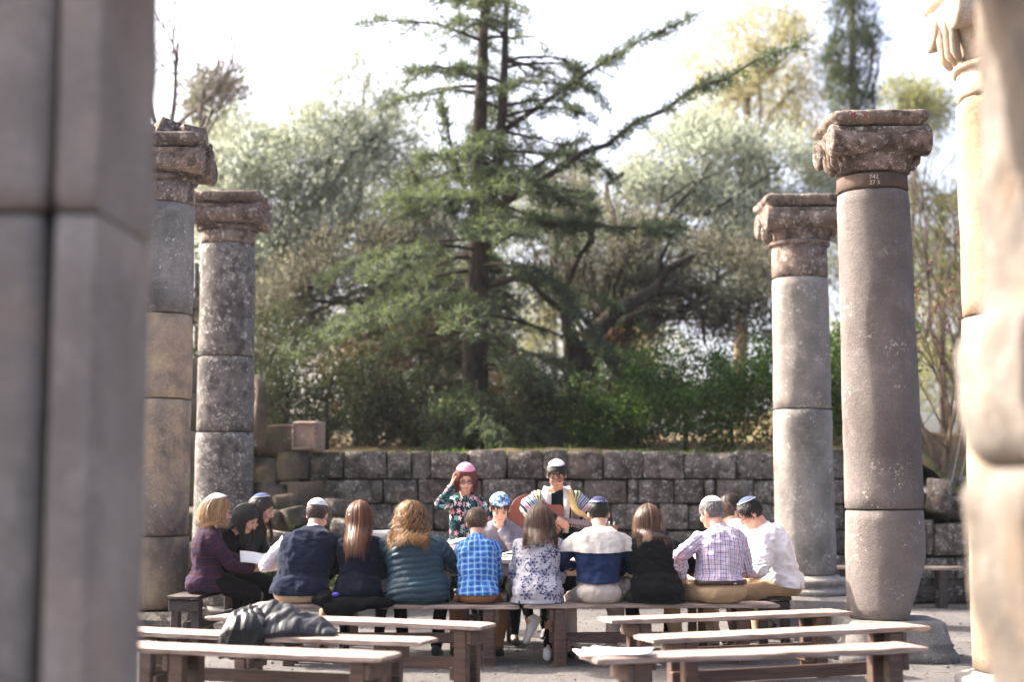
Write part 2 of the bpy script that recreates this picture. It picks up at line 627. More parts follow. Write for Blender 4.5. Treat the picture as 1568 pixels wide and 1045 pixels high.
def block(parent, x0, x1, z0, z1, mat, proud=0.0, depth=0.34, gap=0.020, name='stone', ch=0.012, jit=0.013, yb=WALL_Y):
    """A roughly dressed block whose front is a bulging, uneven 4x4 grid."""
    hx, hz = (x1 - x0) / 2 - gap / 2, (z1 - z0) / 2 - gap / 2
    cx, cz = (x0 + x1) / 2, (z0 + z1) / 2
    s = wr.uniform(0, 90)
    n = 5
    V, F = [], []
    fr = [-1.0, -0.955, 0.0, 0.955, 1.0]
    for j in range(n):
        for i in range(n):
            u, w = fr[i], fr[j]
            edge = max(abs(u), abs(w))
            rx = hx * u * (1 - 0.05 * (abs(w) > 0.9) * wr.random())
            rz = hz * w * (1 - 0.07 * (abs(u) > 0.9) * wr.random())
            y = -proud - 0.018 * (1 - (edge ** 4)) + 0.030 * noise.noise(Vector((u * 1.6 + s, w * 1.6, s))) + (ch * 1.2 if edge > 0.9 else 0)
            V.append((cx + rx + wr.uniform(-jit, jit) * (edge > 0.9), y, cz + rz + wr.uniform(-jit, jit) * 0.6 * (edge > 0.9)))
    for j in range(n - 1):
        for i in range(n - 1):
            a = j * n + i
            F.append((a, a + 1, a + 1 + n, a + n))
    ring = [i for i in range(n)] + [j * n + n - 1 for j in range(1, n)] + [(n - 1) * n + i for i in range(n - 2, -1, -1)] + [j * n for j in range(n - 2, 0, -1)]
    b0 = len(V)
    for r in ring:
        V.append((V[r][0], depth, V[r][2]))
    m = len(ring)
    for i in range(m):
        F.append((ring[(i + 1) % m], ring[i], b0 + i, b0 + (i + 1) % m))
    F.append(tuple(b0 + i for i in range(m)))
    V = [(v[0], v[1] + yb - parent.location.y, v[2]) for v in V]
    o = mesh(name, V, F, mat, parent)
    me = o.data
    shade(me)
    return o


for r, js in J.items():
    xs = [xat(j, WALL_Y) for j in js]
    for a, b in zip(xs[:-1], xs[1:]):
        dz = wr.uniform(-0.03, 0.02) if r == 0 else wr.uniform(-0.008, 0.008)
        block(wall, a, b, ROWZ[r + 1], ROWZ[r] + dz, M['basalt'], wr.uniform(-0.03, 0.03))
core = MB()
core.box((0.95, 0.25, 0.85), (7.3, 0.22, 1.9), 0.02)
core.build('core', plain('wall_core', (0.02, 0.018, 0.016), 0.95, 0.05), wall)

# broken end of the wall on the right, lower and tumbled
wall_r = empty('broken_wall', (6.2, 17.4, 0), label='low broken wall of dark blocks behind the backless bench on the right', cat='wall', kind='thing')
for r, (z0, z1, js) in enumerate([(0.0, 0.30, [1352, 1420, 1470, 1530, 1600, 1680]), (0.30, 0.58, [1345, 1400, 1455, 1490, 1550, 1620, 1680]), (0.58, 1.02, [1350, 1412, 1424, 1500, 1560, 1640])]):
    xs = [xat(j, 17.9) - 6.2 for j in js]
    for a, b in zip(xs[:-1], xs[1:]):
        block(wall_r, a, b, z0, z1 + wr.uniform(-0.04, 0.03), M['basalt'], wr.uniform(-0.05, 0.05), yb=17.9)


def boulder(name, c, r, mat, label=None, cat='rock', parent=None, sub=2, rough=0.30, group=None, seed=None, blocky=0.30):
    bm = bmesh.new()
    rot = Matrix.Rotation(random.uniform(-0.35, 0.35), 3, 'Y') @ Matrix.Rotation(random.uniform(-0.8, 0.8), 3, 'Z') @ Matrix.Rotation(random.uniform(-0.3, 0.3), 3, 'X')
    bmesh.ops.create_icosphere(bm, subdivisions=sub, radius=1.0)
    s = random.uniform(0, 100) if seed is None else seed
    for v in bm.verts:
        p = v.co.copy()
        q = Vector([math.copysign(abs(t) ** blocky, t) for t in p])
        q = rot @ q
        f = 1 + rough * noise.noise(p * 1.3 + Vector((s, 0, 0))) + rough * 0.5 * noise.noise(p * 3.1 + Vector((0, s, 0)))
        v.co = Vector((q.x * r[0], q.y * r[1], q.z * r[2])) * f
    me = bpy.data.meshes.new(name)
    bm.to_mesh(me)
    bm.free()
    shade(me)
    o = link(name, me, mat, parent)
    o.location = c
    if label:
        put_props(o, label, cat, group)
    return o


for i, (px, py, D, rx, rz, lab) in enumerate([
        (1437, 765, 18.1, 0.15, 0.20, 'upright dark rock on top of the low broken wall at right'),
        (1462, 778, 18.3, 0.22, 0.14, 'pale topped rock beside the upright rock on the broken wall'),
        (1468, 742, 19.4, 0.20, 0.10, 'flat rock on the earth bank under the bare shrub')]):
    p = at(px, py, D)
    boulder('rock', p, (rx, 0.2, rz), M['basalt'], lab)

# rough mossy masonry to the left of the dressed wall
rub = empty('rubble_wall', (-3.4, 17.7, 0), label='rough mossy stretch of old masonry behind the left columns', cat='wall', kind='thing')


def rblock(px0, px1, py0, py1, D, mat, proud=0.0):
    a, b = at(px0, py1, D), at(px1, py0, D)
    block(rub, a.x + 3.4, b.x + 3.4, a.z, b.z, mat, proud, 0.45, 0.01, ch=0.04, jit=0.03, yb=D)


for q in [(386, 470, 650, 700), (386, 422, 700, 742), (422, 474, 692, 736), (386, 440, 742, 778), (440, 492, 736, 775), (474, 496, 700, 738),
          (386, 450, 778, 812), (450, 505, 776, 806), (386, 470, 812, 850), (470, 540, 806, 840), (386, 460, 850, 890), (460, 540, 840, 890), (386, 470, 890, 930), (470, 545, 890, 930),
          (255, 330, 545, 600), (255, 320, 600, 660), (320, 386, 600, 655), (255, 345, 660, 720), (345, 386, 655, 712), (240, 300, 720, 790), (300, 386, 715, 790),
          (240, 320, 790, 850), (320, 386, 790, 850), (230, 300, 850, 930), (300, 386, 850, 930)]:
    rblock(*q, 17.75 + (0.5 if q[2] < 640 else 0), M['basalt_moss'], wr.uniform(-0.08, 0.06))
cb = at(473, 667, 17.9)
carved = empty('carved_block', (cb.x, 17.9, at(473, 690, 17.9).z - 0.01), label='squared pale brown carved block standing on the end of the wall', cat='stone block', kind='thing')
carved.rotation_euler = (0, 0, rad(-14))
h = at(473, 646, 17.9).z - carved.location.z
box_obj('body', (0, 0, h / 2), (0.33, 0.30, h), stone_mat('carved_stone', (0.15, 0.11, 0.085), (0.34, 0.25, 0.20), (0.42, 0.32, 0.25), 0.4, 0.3, 0.9), carved, 0.012, jit=0.004)
fr = MB()
for dx, dz, sx, sz in ((0, h - 0.03, 0.31, 0.03), (0, 0.03, 0.31, 0.03), (-0.145, h / 2, 0.03, h - 0.10), (0.145, h / 2, 0.03, h - 0.10)):
    fr.box((dx, -0.155, dz), (sx, 0.03, sz), 0.006)
fr.build('rim', M['capital'], carved)
st = empty('standing_stone', tuple(at(394, 660, 17.6)), label='narrow leaning stone standing beside the spotted left column', cat='standing stone', kind='thing')
b = MB()
b.tube([(0, 0, -0.2), (0.02, 0, 0.1), (0.05, 0, 0.35), (0.03, 0, 0.55), (-0.04, 0, 0.68)], [0.10, 0.10, 0.09, 0.07, 0.04], 8)
b.build('body', M['basalt_moss'], st, True)
# rubble slope in front of it
for i, (px, py, D, r) in enumerate([(512, 778, 17.2, .16), (455, 790, 17.0, .17), (415, 800, 17.1, .2), (528, 812, 16.9, .17), (500, 800, 17.0, .12), (440, 770, 17.3, .14), (425, 830, 16.7, .19),
                                   (405, 850, 16.6, .16), (545, 830, 16.9, .14), (438, 856, 16.5, .15), (292, 850, 15.6, .2), (285, 800, 16.2, .24), (292, 900, 15.3, .17), (296, 935, 14.9, .12), (520, 850, 16.6, .18)]):
    lab = ['grey stone just under the carved block', 'flat mossy stone behind the blonde reader', 'dark stone near the foot of the spotted column', 'brown stone behind the vested man', 'small stone left of the vested man', 'mossy stone high in the rubble heap',
           'rounded stone behind the black haired reader', 'low dark stone beside the spotted column', 'stone at the right edge of the rubble heap', 'stone low behind the reading women', 'grey boulder between the two left columns', 'mossy boulder high between the two left columns',
           'brown stone low between the two left columns', 'small stone on the gravel between the left columns', 'wide stone low behind the vested man'][i]
    p = at(px, py, D)
    boulder('rubble_stone', p, (r * 0.95, r * 0.8, r * 0.62), M['basalt_moss'] if i % 3 else M['basalt'], lab, 'rock', group='rubble heap stones')
# ------------------------------------------------------------------ columns
def lathe(prof, n=44, seed=0.0, amp=0.006, squash=None):
    """prof: list of (r, z); returns V, F closed."""
    V, F = [], []
    for (r, z) in prof:
        for j in range(n):
            t = 2 * math.pi * j / n
            d = amp * (noise.noise(Vector((math.cos(t) * 2.2, math.sin(t) * 2.2, z * 2.0 + seed))) * 1.4 + noise.noise(Vector((math.cos(t) * 7, math.sin(t) * 7, z * 7 + seed))) * 0.6)
            V.append([(r + d) * math.cos(t), (r + d) * math.sin(t), z])
    for i in range(len(prof) - 1):
        for j in range(n):
            a, b = i * n + j, i * n + (j + 1) % n
            F.append((a, b, b + n, a + n))
    F.append(tuple(range(n))[::-1])
    F.append(tuple((len(prof) - 1) * n + j for j in range(n)))
    return V, F


def drum(parent, z0, z1, r0, r1, mat, seed, chip=None, name='drum', amp=0.007):
    ch = 0.012
    m = max(4, int((z1 - z0) / 0.09))
    prof = [(r0 - 0.016, z0 + 0.002), (r0 - 0.004, z0 + ch)]
    for i in range(1, m):
        t = i / m
        prof.append((r0 + (r1 - r0) * t, z0 + ch + (z1 - z0 - 2 * ch) * t))
    prof += [(r1 - 0.004, z1 - ch), (r1 - 0.018, z1 - 0.002)]
    V, F = lathe(prof, 48, seed, amp)
    if chip:
        for v in V:
            chip(v)
    # chipped arrises at the joints
    for v in V:
        e = min(abs(v[2] - z0), abs(v[2] - z1))
        if e < 0.05:
            t = math.atan2(v[1], v[0])
            q = noise.noise(Vector((math.cos(t) * 3.0, math.sin(t) * 3.0, seed * 3 + (7 if v[2] > (z0 + z1) / 2 else 0))))
            if q > 0.28:
                f = 1 - 0.10 * (q - 0.28) * (1 - e / 0.05) * 3
                v[0] *= f; v[1] *= f
    o = mesh(name, V, F, mat, parent, True)
    return o


def volute_roll(parent, yc, zc, R, xl, xr, mat, name='scroll'):
    """A bolster lying along x: spindle-waisted roll whose two ends carry a carved spiral."""
    n = 28
    prof = []
    for sgn, xe in ((-1, xl), (1, xr)):
        ends = []
        for q, rr in enumerate([0.06, 0.16, 0.24, 0.26, 0.40, 0.44, 0.58, 0.62, 0.76, 0.80, 0.93, 1.0]):
            dep = 0.012 if (q // 2) % 2 == 0 else 0.0
            ends.append((rr * R, xe + sgn * (dep - 0.006) - sgn * 0.012 * (rr > 0.95)))
        prof.append(ends)
    left = prof[0]
    right = prof[1][::-1]
    mid = []
    for i in range(1, 10):
        t = i / 10
        mid.append((R * (0.985 - 0.22 * math.sin(math.pi * t) ** 0.8 + (0.05 if 4 <= i <= 6 else 0)), xl + (xr - xl) * t))
    allp = left + mid + right
    V, F = [], []
    s = random.uniform(0, 50)
    for (r, x) in allp:
        for j in range(n):
            t = 2 * math.pi * j / n
            d = 1 + 0.05 * noise.noise(Vector((x * 5 + s, math.cos(t) * 2, math.sin(t) * 2)))
            V.append((x, yc + r * d * math.cos(t), zc + r * d * math.sin(t)))
    for i in range(len(allp) - 1):
        for j in range(n):
            a, b = i * n + j, i * n + (j + 1) % n
            F.append((a, a + n, b + n, b))
    F.append(tuple(range(n)))
    F.append(tuple((len(allp) - 1) * n + j for j in range(n))[::-1])
    return mesh(name, V, F, mat, parent, True)


def capital(parent, z0, z1, r, mat, w=0.86, neck_mat=None, neck_h=0.1, wear=0.02, ring=True):
    """Ionic capital: neck, astragal, echinus, two bolsters with volutes on the sides, abacus."""
    H = z1 - z0
    neck_mat = neck_mat or mat
    zn = z0 + neck_h
    V, F = lathe([(r - 0.012, z0), (r, z0 + 0.02), (r - 0.005, zn)], 40, random.random() * 9, 0.006)
    mesh('neck', V, F, neck_mat, parent, True)
    if ring:
        V, F = lathe([(r, zn - 0.012), (r + 0.026, zn), (r + 0.032, zn + 0.018), (r + 0.02, zn + 0.036), (r, zn + 0.042)], 40, 3, 0.008)
        mesh('astragal', V, F, mat, parent, True)
    ab = 0.12
    # echinus turning from the round neck into the square block
    rings = []
    n = 48
    sd = random.uniform(0, 40)
    for i in range(9):
        t = i / 8
        z = zn + 0.03 + (z1 - ab - zn - 0.06) * t
        rr = r + 0.005 + 0.115 * t ** 1.3
        ring_ = []
        for j in range(n):
            a = 2 * math.pi * j / n
            c, s_ = math.cos(a), math.sin(a)
            sq = 1 / max(abs(c), abs(s_))
            f = 1 + (min(sq, 1.28) - 1) * t ** 1.5
            f *= 1 + wear * noise.noise(Vector((c * 3, s_ * 3, z * 6 + sd)))
            ring_.append((rr * f * c, rr * f * s_ * 0.93, z))
        rings.append(ring_)
    b = MB()
    b.rings(rings)
    b.build('echinus', mat, parent, True)
    R = min(0.145, (H - neck_h - ab) * 0.47)
    zc = z1 - ab - R * 0.88
    for sy in (-1, 1):
        volute_roll(parent, sy * 0.275, zc, R, -w / 2, w / 2, mat)
    # abacus: moulded slab with worn edges
    prof = [(w / 2 - 0.05, z1 - ab), (w / 2 - 0.045, z1 - ab + 0.028), (w / 2 - 0.005, z1 - ab + 0.045), (w / 2, z1 - 0.03), (w / 2 - 0.006, z1 - 0.01), (w / 2 - 0.03, z1)]
    rings = []
    m = 100
    for (hw, z) in prof:
        rg = []
        for j in range(m):
            a = 2 * math.pi * (j + 0.5) / m
            c, s_ = math.cos(a), math.sin(a)
            e = (abs(c) ** 30 + abs(s_) ** 30) ** (-1 / 30)
            nn = 1 + wear * 1.6 * noise.noise(Vector((c * 4, s_ * 4, z * 5 + sd))) - wear * 2.2 * max(0, noise.noise(Vector((c * 2.2, s_ * 2.2, sd))) - 0.15)
            rg.append((hw * e * c * nn, hw * 0.96 * e * s_ * nn, z + 0.012 * noise.noise(Vector((c * 3, s_ * 3, sd + 8)))))
        rings.append(rg)
    b = MB()
    b.rings(rings)
    b.build('abacus', mat, parent, True)
    # acanthus-like leaves under the volutes on both sides
    for sx in (-1, 1):
        for dy in (-0.13, 0.0, 0.13):
            b = MB()
            b.tube([(sx * (r + 0.01), dy * 0.8, zn + 0.05), (sx * (r + 0.05), dy, zn + 0.12), (sx * (w / 2 - 0.05), dy * 1.2, zc), (sx * (w / 2 - 0.03), dy * 1.25, zc + 0.07)], [0.02, 0.035, 0.035, 0.02], 6)
            b.build('leaf', mat, parent, True)


def column(D, px_c, label, drums, cap, mat_by_drum, base=None, lean=0.0, radii=(0.335, 0.31), chip=None, **ck):
    c = empty('column', (xat(px_c, D), D, 0), label=label, cat='column', group='ancient columns', kind='thing')
    zt, zb = drums[0], drums[-1]
    f = lambda z: radii[0] + (radii[1] - radii[0]) * (z - zb) / (zt - zb)
    ds = drums[::-1]
    for i, (a, b) in enumerate(zip(ds[:-1], ds[1:])):
        drum(c, a + 0.003, b - 0.003, f(a), f(b), mat_by_drum[i % len(mat_by_drum)], px_c * 0.1 + i * 3.3, chip if i == 0 else None)
    capital(c, cap[0], cap[1], radii[1], ck.get('cmat', M['capital']), ck.get('w', 0.86), ck.get('neck_mat'), ck.get('neck_h', 0.1), ck.get('wear', 0.03), ck.get('ring', True))
    if base:
        base(c, zb)
    return c


def moulded_base(c, zb):
    r = 0.34
    prof = [(r + 0.16, zb - 0.20), (r + 0.17, zb - 0.17), (r + 0.16, zb - 0.14), (r + 0.09, zb - 0.125), (r + 0.075, zb - 0.10), (r + 0.11, zb - 0.085), (r + 0.12, zb - 0.06), (r + 0.10, zb - 0.03), (r + 0.03, zb - 0.02), (r + 0.01, zb)]
    V, F = lathe(prof, 44, 2.0, 0.008)
    mesh('base', V, F, M['slab'], c, True)
    box_obj('plinth', (0, 0, (zb - 0.20) / 2 - 0.02), (1.15, 1.1, zb - 0.20 + 0.03), M['slab'], c, 0.03, jit=0.015)


def block_base(c, zb):
    # splayed pedestal block with a moulding
    b = MB()
    rings = []
    for (hw, z) in [(0.50, -0.03), (0.485, 0.05), (0.45, 0.11), (0.46, 0.13), (0.44, 0.15), (0.415, 0.24), (0.40, zb - 0.02), (0.37, zb)]:
        rg = []
        for j in range(40):
            a = 2 * math.pi * (j + 0.5) / 40
            cc, s_ = math.cos(a), math.sin(a)
            e = (abs(cc) ** 9 + abs(s_) ** 9) ** (-1 / 9)
            nn = 1 + 0.02 * noise.noise(Vector((cc * 3, s_ * 3, z * 4 + 4)))
            rg.append((hw * e * cc * nn, hw * e * s_ * nn, z))
        rings.append(rg)
    b.rings(rings)
    b.build('base', M['slab'], c, True)


def rough_base(c, zb):
    b = MB()
    b.box((0, 0, zb / 2 - 0.02), (1.0, 0.95, zb + 0.03), 0.05, None, 0.03)
    o = b.build('base', stone_mat('rough_base', (0.10, 0.09, 0.085), (0.26, 0.23, 0.20), (0.32, 0.26, 0.20), 0.4, 0.95, 1.0), c)


def chip_big(v):
    # lower right side of the shaft has broken away
    lim = 0.16 + max(0.0, (v[2] - 0.325)) * 0.34
    q = v[0] * 0.97 - v[1] * 0.24
    lim += 0.02 * noise.noise(Vector((v[1] * 5, v[2] * 5, 3)))
    if q > lim:
        f = q - lim
        v[0] -= f * 0.95
        v[1] += f * 0.12


D1 = 12.4
cA = column(D1, 1352, 'tall mauve grey column with a painted number under its square capital', [4.03, 1.25, 0.325], (4.03, 4.69), [M['column_mauve']], block_base, radii=(0.345, 0.31), chip=chip_big, neck_mat=M['neck_dark'], neck_h=0.13, wear=0.03, ring=False)
cA.rotation_euler = (0, rad(-0.55), 0)
D2 = 15.5
column(D2, 1229, 'pale grey column with a worn round necked capital behind the white shirted men', [3.72, 2.28, 0.50], (3.72, 4.60), [M['column_grey']], moulded_base, radii=(0.325, 0.305), neck_h=0.36, wear=0.05, w=0.84)
D3 = 13.7
column(D3, 240, 'stained tan column half hidden by the blurred door jamb', [4.18, 3.10, 2.28, 0.98, 0.30], (4.18, 4.82), [M['column_tan'], M['column_tan'], M['column_tan'], M['column_grey']], rough_base, radii=(0.335, 0.315), neck_h=0.22, wear=0.06, w=0.90)
for i, (dx, dz, r) in enumerate([(-0.28, 4.86, 0.20), (0.05, 4.88, 0.17), (0.26, 4.85, 0.13)]):
    boulder('broken_stone', (xat(240, D3) + dx, D3, dz), (r, 0.22, 0.11), M['capital'], ['left broken stone lying on top of the stained tan column', 'middle broken stone lying on top of the stained tan column', 'right broken stone lying on top of the stained tan column'][i], 'stone', seed=i * 7.0)
D4 = 16.0
column(D4, 345, 'dark grey column spotted with white lichen at the left', [4.18, 2.90, 2.05, 0.15], (4.18, 4.74), [M['column_dark']], moulded_base, radii=(0.335, 0.305), neck_h=0.16, wear=0.05, w=0.84)
D5 = 9.8
column(D5, 784 + 3.47 / D5 * FPX, 'sunlit golden column with carved spiral scrolls at the right edge', [4.16, 2.62, 1.2, 0.2], (4.16, 4.98), [M['shaft_gold']], moulded_base, radii=(0.34, 0.325), cmat=M['capital_pale'], neck_mat=M['capital_pale'], neck_h=0.20, wear=0.01, w=0.88)

# slabs of the low platform beside the pale column
for i, (px, py, z, sx, sy, sz) in enumerate([(1262, 925, 0.12, 0.9, 0.5, 0.20), (1190, 950, 0.10, 0.7, 0.5, 0.18)]):
    p = on(px, py, z)
    o = box_obj('paving_slab', (0, 0, sz / 2 - 0.02), (sx, sy, sz), M['slab'], None, 0.03, None, 0.02)
    o.location = (p.x, p.y, 0)
    put_props(o, ['worn stone slab lying in front of the pale column base', 'dark stone slab behind the end of the seated row'][i], 'stone slab', kind='thing')

# the number painted under the capital: a text curve turned to a thin mesh and bent round the neck
def painted(txt, parent, ang0, z, size, r, mat, name='lettering'):
    cu = bpy.data.curves.new('t', 'FONT')
    cu.body = txt
    cu.size = size
    cu.resolution_u = 3
    cu.align_x = 'CENTER'
    cu.offset = size * 0.012
    o = bpy.data.objects.new('t', cu)
    COL.objects.link(o)
    dg = bpy.context.evaluated_depsgraph_get()
    me = bpy.data.meshes.new_from_object(o.evaluated_get(dg))
    bpy.data.objects.remove(o)
    for v in me.vertices:
        a = ang0 + v.co.x / r
        jx = 0.004 * noise.noise(Vector((v.co.x * 60, v.co.y * 60, 1)))
        v.co = Vector((math.sin(a) * (r + 0.008), -math.cos(a) * (r + 0.008), z + v.co.y + jx))
    return link(name, me, mat, parent)


painted('742', cA, rad(-12), 4.098, 0.052, 0.325, M['chalk'])
painted('27 5', cA, rad(-11), 4.048, 0.050, 0.325, M['chalk'])
for a, s in ((-0.245, 0.032), (-0.145, 0.026)):
    b = MB()
    for q in range(5):
        t = q * 1.26
        b.box((a + 0.6 * s * math.cos(t), -0.418, 4.635 + 0.6 * s * math.sin(t)), (s * 0.7, 0.006, s * 0.3), 0.001, roty(-t))
    b.build('paint_mark', M['red_paint'], cA)

# ------------------------------------------------------------------ the blurred doorway the picture is taken through
def slab_block(name, parent, x0, x1, y0, y1, z0, z1, mat, amp=0.006, n=(8, 8, 14), seed=0.0, shape=None, rnd=0.02):
    """Box with a fine grid so that its faces are uneven; shape(v) may carve it."""
    bm = bmesh.new()
    bmesh.ops.create_cube(bm, size=2.0)
    bmesh.ops.subdivide_edges(bm, edges=bm.edges[:], cuts=n[2] - 2, use_grid_fill=True)
    for v in bm.verts:
        p = v.co
        sgn = [p.x, p.y, p.z]
        near = sum(1 for t in sgn if abs(t) > 0.98)
        q = Vector((x0 + (x1 - x0) * (p.x + 1) / 2, y0 + (y1 - y0) * (p.y + 1) / 2, z0 + (z1 - z0) * (p.z + 1) / 2))
        if near >= 2:
            cdir = Vector([-(math.copysign(1, t) if abs(t) > 0.98 else 0) for t in sgn])
            q += cdir * rnd * (0.6 + 0.6 * noise.noise(q * 5 + Vector((seed, 0, 0))))
        d = amp * noise.noise(q * 6 + Vector((seed, seed, 0))) + amp * 1.5 * noise.noise(q * 2 + Vector((seed, 0, 4)))
        q += Vector((sgn[0] * d if abs(sgn[0]) > 0.98 else 0, sgn[1] * d if abs(sgn[1]) > 0.98 else 0, 0))
        if shape:
            q = shape(q)
        v.co = q
    me = bpy.data.meshes.new(name)
    bm.to_mesh(me)
    bm.free()
    shade(me)
    return link(name, me, mat, parent)


DJ = 3.9
xj = xat(145, DJ)
jl = empty('door_jamb', (0, 0, 0), label='blurred grey door jamb of large blocks filling the left edge', cat='door jamb', kind='thing')
zj = at(140, 322, DJ).z
xg = xat(64, DJ)
for i, (z0, z1, g) in enumerate([(-0.02, zj - 0.004, 0.022), (zj + 0.006, 3.10, 0.010)]):
    slab_block('block', jl, xg + g / 2, xj, DJ, DJ + 0.60, z0, z1, M['jamb'], 0.006, seed=i * 5.0)
    slab_block('block', jl, -1.95, xg - g / 2, DJ - 0.015, DJ + 0.55, z0, z1, M['jamb'], 0.006, seed=9 + i * 5.0)
box_obj('core', (xg, DJ + 0.38, 1.4), (0.2, 0.2, 2.6), M['neck_dark'], jl, 0.01)

xr = 1.392
jr = empty('door_jamb', (0, 0, 0), label='blurred broken door jamb of pale sunlit stone at the right edge', cat='door jamb', kind='thing')


def carve(prof, seed):
    def f(q):
        if q.x < 1.63:
            # broken face: pushed left or right according to height
            off = np.interp(q.z, [p[0] for p in prof], [p[1] for p in prof])
            k = max(0.0, min(1.0, (1.63 - q.x) / 0.2))
            q = q + Vector((k * (off + 0.016 * noise.noise(q * 9 + Vector((seed, 0, 0))) + 0.018 * noise.noise(q * 4 + Vector((0, seed, 0)))), 0, 0))
        return q
    return f


zz = lambda py: at(1490, py, 4.2).z
slab_block('block', jr, xr, 2.3, 3.82, 4.42, zz(712) - 0.006, 3.10, M['jamb_pale'], 0.010, n=(8, 8, 34), seed=3.0, shape=carve([(zz(712), 0.07), (zz(690), 0.03), (zz(620), -0.02), (zz(520), 0.0), (zz(490), 0.03), (zz(465), 0.085), (3.1, 0.09)], 3))
slab_block('block', jr, xr, 2.3, 3.82, 4.42, -0.02, zz(712) - 0.008, M['jamb_pale'], 0.012, n=(8, 8, 22), seed=4.0, shape=carve([(0.6, 0.06), (zz(1000), 0.05), (zz(930), 0.01), (zz(850), 0.0), (zz(740), -0.02), (zz(722), 0.02), (zz(712), 0.05)], 8))
lint = empty('door_lintel', (0, 4.2, 3.10), label='stone lintel lying across the top of the doorway', cat='lintel', kind='thing')
slab_block('block', lint, -1.95, 2.3, -0.34, 0.26, 0.006, 0.55, M['jamb'], 0.006, seed=6.0)

# ------------------------------------------------------------------ benches and table
def wood_mat(name, dark, mid, rough=0.5, pale=0.0):
    k = Mat(name)
    v = k.shift(k.coord(), 23.0)
    g = k.noise(k.scalev(v, (1.3, 16, 16)), 2.2, 6, 0.65, 0.6)
    c = k.mix(k.ramp(g, [(0.38, 0.0), (0.60, 1.0)]), dark, mid)
    w = k.noise(k.scalev(v, (1, 2.5, 2.5)), 2.6, 5, 0.65)
    c = k.mix(k.ramp(w, [(0.52, 0.0), (0.72, 0.65)]), c, (0.33, 0.27, 0.235) if mid[0] > 0.2 else (0.11, 0.080, 0.066))       # worn, greyed patches
    s = k.noise(v, 40, 3, 0.7)
    c = k.mix(k.ramp(s, [(0.66, 0.0), (0.78, 0.6)]), c, tuple(x * 0.4 for x in dark))
    r = k.ramp(w, [(0.3, rough - 0.08), (0.7, rough + 0.18)])
    h = k.math('ADD', k.math('MULTIPLY', g, 0.6), k.math('MULTIPLY', s, 0.3))
    return k.done(k.bsdf(c, r, k.bump(h, 0.35, 0.012), 0.45))


M['wood_seat'] = wood_mat('weathered_sunlit_seat_wood', (0.15, 0.100, 0.080), (0.40, 0.305, 0.255), 0.38)  # weathered wood, with the brightness of sun on the planks put into its colour
M['wood_leg'] = wood_mat('stained_leg_wood', (0.046, 0.026, 0.020), (0.105, 0.058, 0.040), 0.55)
M['wood_dark'] = wood_mat('dark_wood', (0.022, 0.016, 0.015), (0.050, 0.036, 0.032), 0.55)
M['wood_table'] = wood_mat('pale_table_wood', (0.46, 0.36, 0.31), (0.60, 0.51, 0.46), 0.5)
SEAT_Z = 0.485


def bench(pa, pb, width, label, seat_mat='wood_seat', leg_mat='wood_leg', h=SEAT_Z, insets=(0.28, 0.28), thick=0.034):
    """pa, pb: the two ends of the seat's middle line (x, y)."""
    pa, pb = Vector((pa[0], pa[1], 0)), Vector((pb[0], pb[1], 0))
    mid, d = (pa + pb) / 2, pb - pa
    L = d.length
    t = empty('bench', mid, math.atan2(d.y, d.x), label=label, cat='bench', group='wooden benches')
    b = MB()
    sd = random.uniform(0, 90)
    ns = 46
    rings = []
    for i in range(ns + 1):
        x = -L / 2 + L * i / ns
        e = 0.006 if i in (0, ns) else 0.0
        hw, hh = width / 2 - e, thick / 2 - e
        ring = []
        for (cy, cz) in ((-1, -0.8), (-0.97, -1), (-0.4, -1), (0.4, -1), (0.97, -1), (1, -0.8), (1, 0.75), (0.965, 1), (0.5, 1), (0, 1), (-0.5, 1), (-0.965, 1), (-1, 0.75)):
            q = Vector((x * 6 + sd, cy * 3, cz * 2))
            edge = 1.0 if abs(cy) > 0.9 else 0.25
            dy = 0.0035 * noise.noise(q * 1.7) * edge - (0.010 * max(0, noise.noise(q * 2.6) - 0.25) * edge) * math.copysign(1, cy)
            dz = 0.0022 * noise.noise(q * 1.3 + Vector((0, 9, 0)))
            xx = x + (0.006 * noise.noise(Vector((cy * 4 + sd, cz, i))) if i in (0, ns) else 0)
            ring.append((xx, cy * hw + dy, h - thick / 2 + cz * hh + dz + 0.004 * math.sin(x * 1.7 + sd)))
        rings.append(ring)
    b.rings(rings)
    b.build('seat', M[seat_mat], t)
    lw = 0.095
    for s, ins in ((-1, insets[0]), (1, insets[1])):
        x = s * (L / 2 - ins)
        for sy in (-1, 1):
            box_obj('leg', (x, sy * (width / 2 - 0.055), (h - thick - 0.002) / 2 - 0.01), (lw, 0.075, h - thick + 0.02), M[leg_mat], t, 0.006, None, 0.003)
        box_obj('cleat', (x + s * (lw / 2 + 0.022), 0, h - thick - 0.055), (0.04, width - 0.03, 0.10), M[leg_mat], t, 0.006, None, 0.002)
        box_obj('foot_rail', (x - s * (lw / 2 + 0.020), 0, 0.15), (0.036, width - 0.05, 0.09), M[leg_mat], t, 0.006, None, 0.002)
    box_obj('stretcher', (0, 0, 0.205), (L - insets[0] - insets[1] + 0.16, 0.035, 0.085), M[leg_mat], t, 0.006)
    return t


def bench_px(l, r, width, label, z=SEAT_Z, **k):
    """l, r: pixels of the two ends of the seat's middle line."""
    a, b = on(*l, z), on(*r, z)
    return bench((a.x, a.y), (b.x, b.y), width, label, **k)


